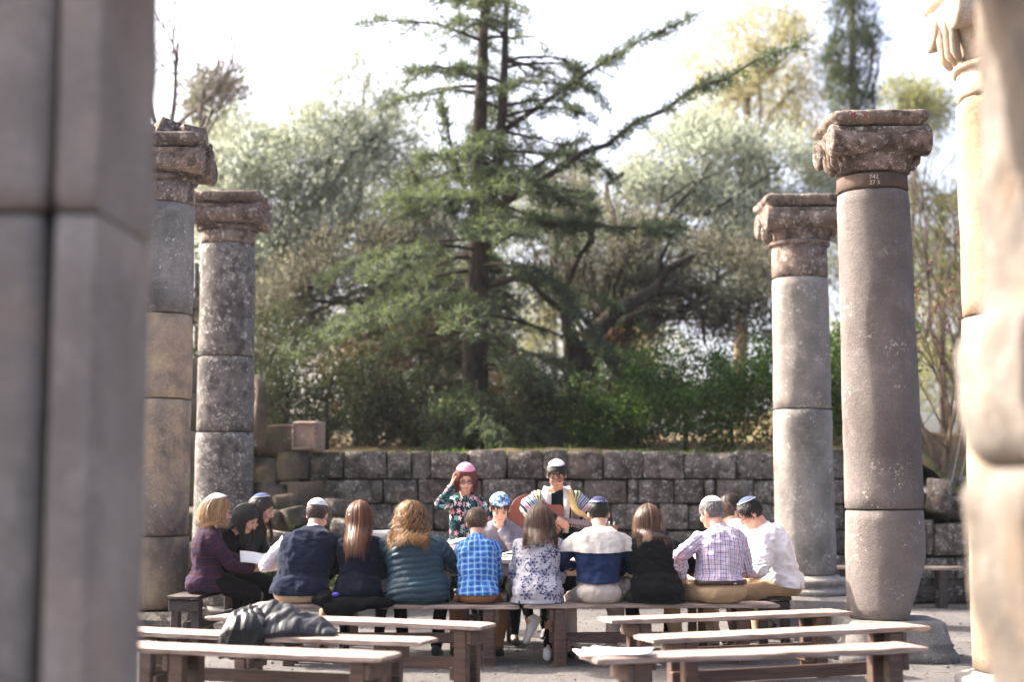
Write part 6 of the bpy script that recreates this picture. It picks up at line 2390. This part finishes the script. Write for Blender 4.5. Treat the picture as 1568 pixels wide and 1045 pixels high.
def broadleaf(name, label, base, trunk_pts, r0, blobs, lm, bm_, nclust, per, clr, ln, wd, seed, limbs=14, twigs=60, droop=-0.2, shell=0.5, up=0.3, group='trees and shrubs above the wall', cat='tree', val_shift=0.0, gap=-0.42):
    rg = np.random.default_rng(seed)
    root = empty(name, base, label=label, cat=cat, group=group)
    o = np.array(base)
    tb = MB()
    tp = [np.array(p, float) - o for p in trunk_pts]
    tb.tube(tp, [r0 * (1 - 0.55 * i / max(1, len(tp) - 1)) for i in range(len(tp))], 8)
    C0, U, idx = in_blobs(blobs, nclust, rg, shell)
    B = np.array(blobs)
    tops = []
    for i in range(limbs):
        b = B[i % len(B)]
        tgt = b[:3] + rg.normal(0, 0.4, 3) * b[3:6] - o
        st_i = rg.integers(max(0, len(tp) // 2), len(tp))
        pth = wander(tp[st_i], tgt, 7, 0.16, rg, 0.05)
        rr = r0 * rg.uniform(0.22, 0.42)
        tb.tube(pth, [rr * (1 - 0.8 * q / 7) for q in range(8)], 6)
        tops.append(pth)
    for i in range(twigs):
        c = C0[rg.integers(0, nclust)] - o
        pth0 = min((p for q in tops for p in q[2:]), key=lambda p: np.linalg.norm(p - c)) if tops else tp[-1]
        pth = wander(pth0, c, 4, 0.2, rg)
        tb.tube(pth, [0.022, 0.018, 0.014, 0.010, 0.005], 4)
    tb.build('trunk', BARK[bm_], root, True)
    n = nclust * per
    ci = np.repeat(np.arange(nclust), per)
    cl_s = rg.uniform(0.6, 1.3, nclust)[ci]
    off = rg.normal(0, 1, (n, 3)) * clr * cl_s[:, None]
    C = C0[ci] + off - o
    D = off / (clr + 1e-6) * 0.6 + U[ci] * 0.6 + np.array([0, 0, up]) + rg.normal(0, 0.5, (n, 3))
    D[:, 2] += droop
    cv = rg.normal(0.45, 0.2, nclust)[ci]
    val = cv + rg.normal(0, 0.2, n) + val_shift
    # uneven growth: gaps and clumps through the crown
    fld = np.zeros(n)
    for fq, am in ((1.6, 1.0), (3.1, 0.8), (5.7, 0.5)):
        for _ in range(3):
            kv = unit(rg.normal(size=3)) * fq
            fld += am * np.sin(C @ kv * 1.9 + rg.uniform(0, 6.28)) / 3
    keep = fld + rg.normal(0, 0.18, n) > gap
    val = val + 0.16 * fld
    leaves('crown', C[keep], D[keep], ln[keep], wd[keep], LEAF[lm], root, rg, val[keep])
    return root


def B_(px, py, D, rx, ry, rz):
    p = at(px, py, D)
    return (p.x, p.y, p.z, rx, ry, rz)


def gz(x, y):
    return terrain_z(x, y) - 0.05


def base_at(px, D):
    x = xat(px, D)
    return (x, D, gz(x, D))


# ---- the cedar in the middle
def cedar():
    rg = np.random.default_rng(5)
    D = 22.0
    base = base_at(728, D)
    o = np.array(base)
    root = empty('conifer_tree', base, label='tall dark conifer with twin stems and long sweeping limbs in the middle', cat='tree', group='trees and shrubs above the wall')
    tb = MB()
    A = lambda px, py, dd=0.0: np.array(at(px, py, D + dd)) - o
    tb.tube([np.zeros(3) - np.array([0, 0, 0.1]), A(727, 620), A(728, 520), A(732, 420), A(734, 330), A(733, 240), A(737, 140), A(741, 40), A(744, -70)], [0.27, 0.22, 0.20, 0.175, 0.15, 0.125, 0.10, 0.075, 0.04], 9)
    tb.tube([A(734, 350), A(752, 318), A(762, 260), A(768, 190), A(772, 110), A(775, 30), A(777, -60)], [0.12, 0.10, 0.09, 0.08, 0.065, 0.045, 0.02], 8)
    limbs = []

    def limb(pts, r):
        tb.tube(pts, [r * (1 - 0.82 * i / (len(pts) - 1)) for i in range(len(pts))], 6)
        limbs.append((pts, r))
    # the long diagonal limb to the upper right and its neighbours
    limb([A(745, 330), A(790, 300, -.3), A(850, 262, -.5), A(895, 232, -.6), A(930, 222, -.7), A(975, 185, -.75), A(1020, 168, -.8), A(1065, 132, -.85), A(1110, 122, -.9), A(1160, 90, -.95), A(1210, 72, -1.0)], 0.062)
    limb([A(770, 200), A(830, 160, -.3), A(900, 110, -.5), A(980, 62, -.6), A(1080, 15, -.8)], 0.05)
    limb([A(740, 330), A(790, 285, .3), A(840, 240, .4), A(890, 210, .5)], 0.06)
    limb([A(730, 330), A(708, 280, -.2), A(690, 220, -.3), A(680, 170, -.3)], 0.055)
    limb([A(735, 440), A(790, 425, -.4), A(850, 440, -.8), A(905, 500, -1.1), A(940, 560, -1.2)], 0.07)
    limb([A(735, 390), A(800, 345, -.5), A(880, 340, -.8), A(960, 350, -1.0), A(1040, 345, -1.2)], 0.065)
    # tiers of branches all round
    for i in range(125):
        py = rg.uniform(-60, 640)
        if py < 240 and rg.random() < 0.35:
            continue
        px0 = np.interp(py, [-60, 330, 640], [745, 733, 727]) + (rg.choice([0, 32]) if py < 300 else 0)
        a = rg.uniform(0, 2 * math.pi)
        Lb = np.interp(py, [-60, 60, 200, 300, 420, 560, 640], [1.2, 1.8, 1.9, 2.2, 3.0, 2.7, 1.6]) * rg.uniform(0.6, 1.15)
        rise = np.interp(py, [-60, 300, 640], [0.25, 0.10, -0.18])
        p0 = A(px0, py)
        d = np.array([math.cos(a), math.sin(a), rise + rg.uniform(-0.12, 0.12)])
        pts = [p0 + d * Lb * q + np.array([0, 0, -0.28 * Lb * q * q]) + rg.normal(0, 0.04, 3) * q for q in np.linspace(0, 1, 6)]
        limb(pts, 0.032)
    tc, td = [], []
    for pts, r in limbs:
        pts = np.array(pts)
        seglen = np.linalg.norm(np.diff(pts, axis=0), axis=1)
        Lt = seglen.sum()
        cum = np.concatenate([[0], np.cumsum(seglen)]) / Lt
        nside = int(Lt * (7.5 if r < 0.04 else 11))
        for j in range(nside):
            t = rg.uniform(0.18, 1.0) ** 0.8
            p = np.array([np.interp(t, cum, pts[:, q]) for q in range(3)])
            dirv = unit(np.array([np.interp(min(1, t + 0.05), cum, pts[:, q]) for q in range(3)]) - p + 1e-6)
            sidev = unit(np.cross(dirv, [0, 0, 1.0]) * rg.choice([-1, 1]) + dirv * 0.6 + np.array([0, 0, rg.uniform(-0.35, 0.1)]))
            Ls = rg.uniform(0.15, 0.70) * (1.15 - 0.5 * t)
            e = p + sidev * Ls + np.array([0, 0, -0.10 * Ls])
            tb.tube([p, (p + e) / 2 + rg.normal(0, 0.01, 3), e], [0.010, 0.008, 0.004], 3)
            for q in np.arange(0.15, 1.01, 0.16):
                if rg.random() < 0.12 + 0.30 * min(1, max(0, (p[2] - 3.2) / 2.5)):
                    continue
                tc.append(p * (1 - q) + e * q + rg.normal(0, 0.02, 3))
                td.append(sidev)
    tb.build('trunk', BARK['dark'], root, True)
    tc, td = np.array(tc), np.array(td)
    per = 12
    n = len(tc) * per
    C = np.repeat(tc, per, 0) + rg.normal(0, 0.036, (n, 3))
    Dv = rg.normal(0, 1, (n, 3)) + np.repeat(td, per, 0) * 0.7 + np.array([0, 0, 0.25])
    hgt = np.repeat(tc[:, 2], per)
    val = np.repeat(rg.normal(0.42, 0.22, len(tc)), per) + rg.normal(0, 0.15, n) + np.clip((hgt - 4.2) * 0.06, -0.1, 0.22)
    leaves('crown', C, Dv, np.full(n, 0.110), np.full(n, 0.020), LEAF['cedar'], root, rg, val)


cedar()

# ---- olives, left
broadleaf('olive_tree', 'broad silvery olive tree left of the conifer', base_at(415, 26), [base_at(415, 26), at(418, 600, 26), at(412, 500, 26), at(420, 420, 26)], 0.26,
          [B_(430, 290, 26, 1.5, 1.3, 1.0), B_(360, 250, 26.3, 1.0, 1.0, 0.9), B_(500, 250, 26, 1.2, 1.1, 1.1), B_(540, 160, 26.5, 0.95, 0.9, 0.95), B_(600, 230, 26.8, 0.7, 0.8, 0.8), B_(470, 380, 25.6, 1.5, 1.2, 0.8), B_(390, 380, 25.6, 1.0, 1.0, 0.7)],
          'olive', 'olive', 900, 60, 0.15, np.full(900 * 60, 0.125), np.full(900 * 60, 0.034), 21, 16, 90, shell=0.35)
broadleaf('olive_tree', 'brownish thin leaved olive below the silvery crown at left', base_at(560, 24.5), [base_at(560, 24.5), at(575, 600, 24.5), at(600, 520, 24.5), at(620, 440, 24.5)], 0.17,
          [B_(560, 430, 24.5, 1.2, 1.1, 0.9), B_(640, 400, 24.8, 0.9, 0.9, 0.9), B_(480, 470, 24.2, 1.0, 1.0, 0.8), B_(610, 520, 24.2, 1.0, 1.0, 0.7), B_(430, 500, 24.5, 0.8, 0.9, 0.6), B_(660, 300, 25.5, 0.6, 0.8, 0.8)],
          'olive_low', 'olive', 800, 50, 0.16, np.full(800 * 50, 0.105), np.full(800 * 50, 0.030), 22, 18, 130, shell=0.3)
# ---- olives, right
broadleaf('olive_tree', 'silvery olive tree with a forked dark limb behind the right columns', base_at(885, 23.5), [base_at(885, 23.5), at(893, 600, 23.5), at(905, 540, 23.5), at(918, 490, 23.5)], 0.20,
          [B_(1080, 260, 26.5, 1.5, 1.2, 0.85), B_(1180, 260, 26.5, 1.2, 1.1, 0.8), B_(1010, 300, 26.2, 0.9, 1.0, 0.7), B_(1120, 350, 26, 1.5, 1.1, 0.7), B_(1250, 320, 27, 0.8, 0.9, 0.9), B_(1080, 190, 27, 0.7, 0.8, 0.5)],
          'olive', 'olive', 760, 58, 0.15, np.full(760 * 58, 0.125), np.full(760 * 58, 0.034), 23, 12, 60, shell=0.35)
broadleaf('olive_tree', 'drab olive with sparse brown twigs above the green hedge', base_at(900, 23), [base_at(900, 23), at(903, 600, 23), at(912, 545, 23), at(935, 500, 23)], 0.17,
          [B_(1010, 400, 24, 1.0, 0.9, 0.7), B_(1110, 430, 24, 1.0, 0.9, 0.7), B_(930, 380, 24.5, 0.9, 0.9, 0.7), B_(1150, 490, 23.5, 0.7, 0.8, 0.5), B_(1040, 480, 23.6, 0.9, 0.8, 0.45), B_(860, 300, 26, 0.8, 0.8, 0.6), B_(830, 430, 25, 0.7, 0.8, 0.7)],
          'olive_low', 'olive', 680, 48, 0.16, np.full(680 * 48, 0.105), np.full(680 * 48, 0.030), 24, 22, 150, shell=0.25)
# its big forked limb, bare and dark against the light
fl_root = empty('dead_limb', base_at(898, 22.4), label='thick dark forked limb reaching right above the hedge', cat='tree limb', group='trees and shrubs above the wall', kind='thing')
o_ = np.array(fl_root.location)
tb = MB()
Q = lambda px, py, D=22.4: np.array(at(px, py, D)) - o_
tb.tube([np.zeros(3), Q(893, 600), Q(890, 555), Q(905, 515), Q(945, 475), Q(985, 455), Q(1008, 440)], [0.20, 0.18, 0.17, 0.15, 0.13, 0.12, 0.10], 8)
tb.tube([Q(1005, 445), Q(1020, 415), Q(1045, 400), Q(1062, 390)], [0.09, 0.075, 0.06, 0.03], 7)
tb.tube([Q(1005, 448), Q(1040, 445), Q(1060, 460), Q(1075, 490), Q(1080, 530)], [0.07, 0.06, 0.05, 0.035, 0.02], 6)
tb.tube([Q(1012, 430), Q(1010, 400), Q(1025, 370), Q(1040, 340)], [0.06, 0.045, 0.03, 0.015], 6)
tb.tube([Q(890, 560), Q(870, 500), Q(865, 450), Q(880, 400), Q(905, 370), Q(908, 320)], [0.13, 0.11, 0.09, 0.075, 0.06, 0.03], 7)
tb.tube([Q(868, 480), Q(840, 460), Q(810, 430), Q(790, 432)], [0.06, 0.05, 0.04, 0.02], 6)
tb.build('limb', BARK['dark'], fl_root, True)

# ---- green hedge shrubs on the terrace
rgh = np.random.default_rng(77)
for i, (px, D, w, hh, lab) in enumerate([(905, 20.6, 0.75, 0.75, 'low dark green shrub at the left end of the hedge'), (975, 20.9, 0.95, 1.05, 'dense green shrub left of the hedge middle'), (1050, 20.5, 0.95, 1.15, 'dense green shrub in the middle of the hedge'),
                                        (1120, 20.8, 0.95, 1.25, 'tall bright tipped shrub right of the hedge middle'), (1190, 20.6, 0.95, 1.15, 'green shrub behind the pale grey column'), (1265, 20.8, 0.9, 1.0, 'green shrub between the two right columns'), (1335, 21.2, 0.9, 0.95, 'green shrub behind the mauve column')]):
    b = base_at(px, D)
    blobs = [(b[0] + rgh.uniform(-.3, .3) * w, D + rgh.uniform(-.3, .3), b[2] + hh * rgh.uniform(0.3, 1.15), w * rgh.uniform(.4, .75), w * .6, hh * rgh.uniform(.3, .5)) for _ in range(7)]
    n = 330
    broadleaf('shrub', lab, b, [b, (b[0], D, b[2] + hh * 0.5)], 0.05, blobs, 'shrub', 'dark', n, 26, 0.085, np.full(n * 26, 0.062), np.full(n * 26, 0.034), 100 + i, 6, 10, shell=0.6, cat='shrub')
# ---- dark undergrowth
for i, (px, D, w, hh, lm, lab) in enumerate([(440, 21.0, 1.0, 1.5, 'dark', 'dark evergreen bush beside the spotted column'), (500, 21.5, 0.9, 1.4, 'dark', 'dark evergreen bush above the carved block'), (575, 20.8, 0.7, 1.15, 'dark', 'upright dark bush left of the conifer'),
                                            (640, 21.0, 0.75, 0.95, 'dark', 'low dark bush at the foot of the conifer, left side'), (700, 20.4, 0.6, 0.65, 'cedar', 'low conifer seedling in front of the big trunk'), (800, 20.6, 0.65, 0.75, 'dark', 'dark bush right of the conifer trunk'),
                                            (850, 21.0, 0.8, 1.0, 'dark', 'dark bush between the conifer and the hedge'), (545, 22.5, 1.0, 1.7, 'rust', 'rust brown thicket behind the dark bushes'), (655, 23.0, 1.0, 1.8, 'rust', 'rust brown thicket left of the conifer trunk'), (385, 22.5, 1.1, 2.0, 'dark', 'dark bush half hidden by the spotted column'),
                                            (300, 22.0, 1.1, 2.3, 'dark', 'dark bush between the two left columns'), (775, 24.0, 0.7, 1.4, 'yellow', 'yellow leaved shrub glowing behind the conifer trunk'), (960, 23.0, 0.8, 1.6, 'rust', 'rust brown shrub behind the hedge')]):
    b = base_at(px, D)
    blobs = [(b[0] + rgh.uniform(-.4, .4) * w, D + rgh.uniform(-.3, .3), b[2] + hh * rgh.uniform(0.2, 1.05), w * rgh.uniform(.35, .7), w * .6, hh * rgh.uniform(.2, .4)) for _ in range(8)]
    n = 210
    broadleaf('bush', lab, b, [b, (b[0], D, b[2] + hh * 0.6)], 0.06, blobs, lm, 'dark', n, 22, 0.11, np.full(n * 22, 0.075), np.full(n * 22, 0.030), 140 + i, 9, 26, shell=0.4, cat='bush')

# ---- more olives closing the backdrop
for i, (px, py, D, r, lm, lab) in enumerate([(600, 330, 28.5, 1.25, 'olive', 'hazy olive crown just left of the conifer stems'), (870, 330, 29, 1.3, 'olive', 'hazy olive crown just right of the conifer stems'), (960, 440, 28, 1.2, 'olive_low', 'drab olive crown behind the forked limb'),
                                             (690, 480, 27.5, 1.2, 'olive_low', 'drab olive crown behind the conifer trunk'), (420, 470, 28.5, 1.3, 'olive_low', 'drab olive crown beside the spotted column'), (1200, 400, 29, 1.3, 'olive', 'hazy olive crown behind the pale grey column')]):
    p = at(px, py, D)
    b = base_at(px, D)
    rg_ = np.random.default_rng(500 + i)
    blobs = [(p.x + rg_.normal(0, r * .55), D + rg_.normal(0, .4), p.z + rg_.normal(0, r * .45), r * rg_.uniform(.45, .85), r * .7, r * rg_.uniform(.4, .7)) for _ in range(7)]
    n = 300
    broadleaf('olive_tree', lab, b, [b, (b[0], D, (b[2] + p.z) / 2), tuple(p)], 0.14, blobs, lm, 'olive', n, 46, 0.17, np.full(n * 46, 0.125), np.full(n * 46, 0.036), 560 + i, 10, 40, shell=0.3)

# ---- farther trees
broadleaf('tall_tree', 'tall yellow leaved tree far behind on the right', base_at(1130, 38), [base_at(1130, 38), at(1135, 500, 38), at(1140, 300, 38), at(1145, 150, 38)], 0.22,
          [B_(1110, 90, 38, 1.3, 1.2, 1.2), B_(1180, 60, 38, 1.2, 1.2, 1.3), B_(1160, 170, 38, 1.6, 1.3, 1.2), B_(1080, 180, 38.5, 0.9, 1, 1.0), B_(1230, 130, 38.5, 1.0, 1, 1.3), B_(1225, 30, 38, 0.6, 0.7, 0.8)],
          'euca', 'pale', 520, 34, 0.20, np.full(520 * 34, 0.16), np.full(520 * 34, 0.045), 31, 18, 80, droop=-0.8, shell=0.3)
cyp = [B_(1305, 140 - 55 * i, 34, 0.62 - 0.075 * max(0, i - 1), 0.6, 0.75) for i in range(6)] + [B_(1330, 60, 34, .35, .4, .6), B_(1280, 100, 34, .35, .4, .6), B_(1300, 250, 34, .7, .6, .9), B_(1300, 380, 34, .7, .6, 1.0)]
broadleaf('cypress_tree', 'dark pointed cypress rising between the right columns', base_at(1305, 34), [base_at(1305, 34), at(1306, 300, 34), at(1305, -80, 34)], 0.16, cyp, 'cypress', 'dark', 560, 36, 0.12, np.full(560 * 36, 0.13), np.full(560 * 36, 0.034), 33, 14, 60, up=1.2, droop=0.2, shell=0.5)
for i, (px, py, D, r, lm, lab) in enumerate([(1402, 165, 40, 0.9, 'pale', 'pale green tree top right of the mauve column'), (1445, 300, 36, 1.0, 'pale', 'thin pale tree between the mauve and golden columns'), (1400, 440, 34, 1.1, 'pale', 'low pale tree behind the bare shrub'),
                                            (850, 470, 44, 1.6, 'pale', 'far pale tree glowing behind the forked limb'), (980, 560, 46, 1.5, 'pale', 'far pale tree behind the hedge'), (620, 600, 44, 1.6, 'pale', 'far pale tree low behind the conifer'),
                                            (470, 560, 44, 1.7, 'pale', 'far pale tree low at left'), (720, 470, 48, 1.6, 'pale', 'far pale tree behind the conifer trunk'), (1300, 560, 40, 1.7, 'pale', 'far pale tree behind the tall mauve column'),
                                            (340, 190, 32, 0.95, 'olive_low', 'thin brownish tree top above the left columns'), (300, 330, 30, 1.1, 'olive', 'silvery olive behind the two left columns'), (1470, 540, 38, 1.5, 'pale', 'far pale tree at the right edge')]):
    p = at(px, py, D)
    b = base_at(px, D)
    rg_ = np.random.default_rng(300 + i)
    blobs = [(p.x + rg_.normal(0, r * .6), D + rg_.normal(0, .4), p.z + rg_.normal(0, r * .45), r * rg_.uniform(.5, .9), r * .7, r * rg_.uniform(.4, .75)) for _ in range(6)]
    n = 190
    broadleaf('far_tree', lab, b, [b, (b[0], D, (b[2] + p.z) / 2), tuple(p)], 0.12, blobs, lm, 'grey', n, 34, 0.20, np.full(n * 34, 0.15), np.full(n * 34, 0.05), 200 + i, 9, 36, shell=0.3)


# ---- bare trees
def bare(name, label, base, seed, stems, mat, depth=4, L0=0.9, spread=0.45, r0=0.05, upb=0.25, berries=None):
    rg = np.random.default_rng(seed)
    root = empty(name, base, label=label, cat='tree', group='trees and shrubs above the wall')
    tb = MB()
    tips = []

    def grow(p, d, L, r, lev):
        pts = [p]
        n = 4
        for i in range(n):
            d = unit(d + rg.normal(0, 0.13, 3) + np.array([0, 0, upb * 0.15]))
            p = p + d * L / n
            pts.append(p)
        tb.tube(pts, [r * (1 - 0.45 * i / n) for i in range(n + 1)], 5 if lev < 2 else 4)
        if lev >= depth:
            tips.append(p)
            return
        for _ in range(3 if lev < 3 else 2):
            q = pts[rg.integers(2, n + 1)]
            nd = unit(d + rg.normal(0, spread, 3) + np.array([0, 0, upb]))
            grow(q, nd, L * rg.uniform(0.6, 0.85), r * 0.55, lev + 1)
    for (dx, dz, L) in stems:
        grow(np.array([rg.uniform(-.12, .12), rg.uniform(-.12, .12), -0.1]), unit([dx, rg.uniform(-.15, .15), dz]), L, r0, 0)
    tb.build('trunk', BARK[mat], root, True)
    if berries:
        b = MB()
        for t in tips[::3]:
            b.ellipsoid(t, (0.022, 0.022, 0.022), None, 6, 4)
        bo = b.build('berries', plain('dark_red_berry', (0.16, 0.022, 0.018), 0.5), root, True)
        bo['kind'] = 'stuff'


bare('bare_shrub', 'bare many stemmed shrub with red berries between the right columns', tuple(at(1432, 742, 19.6)), 41, [(0.05, 1, 1.2), (0.25, 1, 1.3), (-0.12, 1, 1.2), (0.4, 1, 1.1), (-0.28, 1, 1.1), (0.12, 1, 1.4)], 'pale', 4, 1.0, 0.36, 0.035, 0.30, True)
bare('bare_tree', 'leafless tree with fine twigs above the stained column at top left', tuple(at(262, 260, 24)), 43, [(0.15, 1, 1.5), (-0.2, 1, 1.4), (0.5, 1, 1.2)], 'grey', 4, 1.2, 0.45, 0.06, 0.22)
bt = bpy.data.objects['bare_tree']
tk = MB()
zb = gz(bt.location.x, 24) - bt.location.z
tk.tube([(0.0, 0, zb), (0.05, 0, zb * 0.5), (0, 0, 0.05)], [0.16, 0.13, 0.10], 8)
tk.build('stem', BARK['grey'], bt, True)
bare('bare_tree', 'thin leafless tree at the far right behind the golden column', base_at(1500, 24), 47, [(-0.15, 1, 2.2), (0.1, 1, 2.4), (-0.35, 1, 1.9)], 'grey', 5, 1.4, 0.40, 0.06, 0.25)

# grasses and weeds along the top of the wall and on the mossy rubble
rgw = np.random.default_rng(9)
n = 1300
gxs = rgw.uniform(-4.6, 7.6, n)
gys = 18.35 + rgw.exponential(0.5, n)
Cg = np.array([(x, y, terrain_z(x, y) - 0.01) for x, y in zip(gxs, gys)])
Dg = np.stack([rgw.normal(0, 0.35, n), rgw.normal(0, 0.35, n), np.ones(n)], 1)
gr = leaves('grass', Cg, Dg, np.full(n, 0.09), np.full(n, 0.014), LEAF['shrub'], None, rgw)
put_props(gr, 'short weeds and grass along the top of the wall', 'grass', kind='stuff')
n = 2600
ang = rgw.uniform(395, 560, n)
dd = rgw.uniform(16.2, 17.6, n)
Cg = np.array([(xat(a, d), d, max(0.05, (d - 15.9) * 0.66) + rgw.uniform(0.0, 0.1)) for a, d in zip(ang, dd)])
Dg = np.stack([rgw.normal(0, 0.6, n), rgw.normal(0, 0.6, n), np.ones(n)], 1)
gr = leaves('moss', Cg, Dg, np.full(n, 0.055), np.full(n, 0.022), LEAF['shrub'], None, rgw)
put_props(gr, 'green moss and small weeds growing between the rubble stones', 'moss', kind='stuff')

for i, (q0, q1) in enumerate([((1447, 790, 18.6), (1492, 560, 21.5)), ((1452, 800, 18.6), (1500, 620, 21.0))]):
    w_ = MB()
    p0, p1 = np.array(at(*q0)), np.array(at(*q1))
    w_.tube([p0, (p0 + p1) / 2 - np.array([0, 0, 0.02]), p1], [0.004] * 3, 5)
    o = w_.build('guy_wire', plain('galvanised_wire', (0.45, 0.45, 0.45), 0.4, 0.5))
    put_props(o, ['upper thin guy wire slanting past the bare shrub', 'lower thin guy wire slanting past the bare shrub'][i], 'wire')

# ------------------------------------------------------------------ thin haze volume added to stand in for lens glare over the treetops
hz = Mat('thin_glare_haze')
pv = hz.n('ShaderNodeVolumePrincipled', {'Color': (0.96, 0.97, 1.0), 'Density': 0.0003, 'Anisotropy': 0.35})
hz.t.links.new(pv.outputs[0], hz.out.inputs['Volume'])
hb = MB()
hb.box((0, 45, 12.5), (160, 130, 30), 0.01)
ho = hb.build('glare_haze', hz.m)
ho['kind'] = 'stuff'
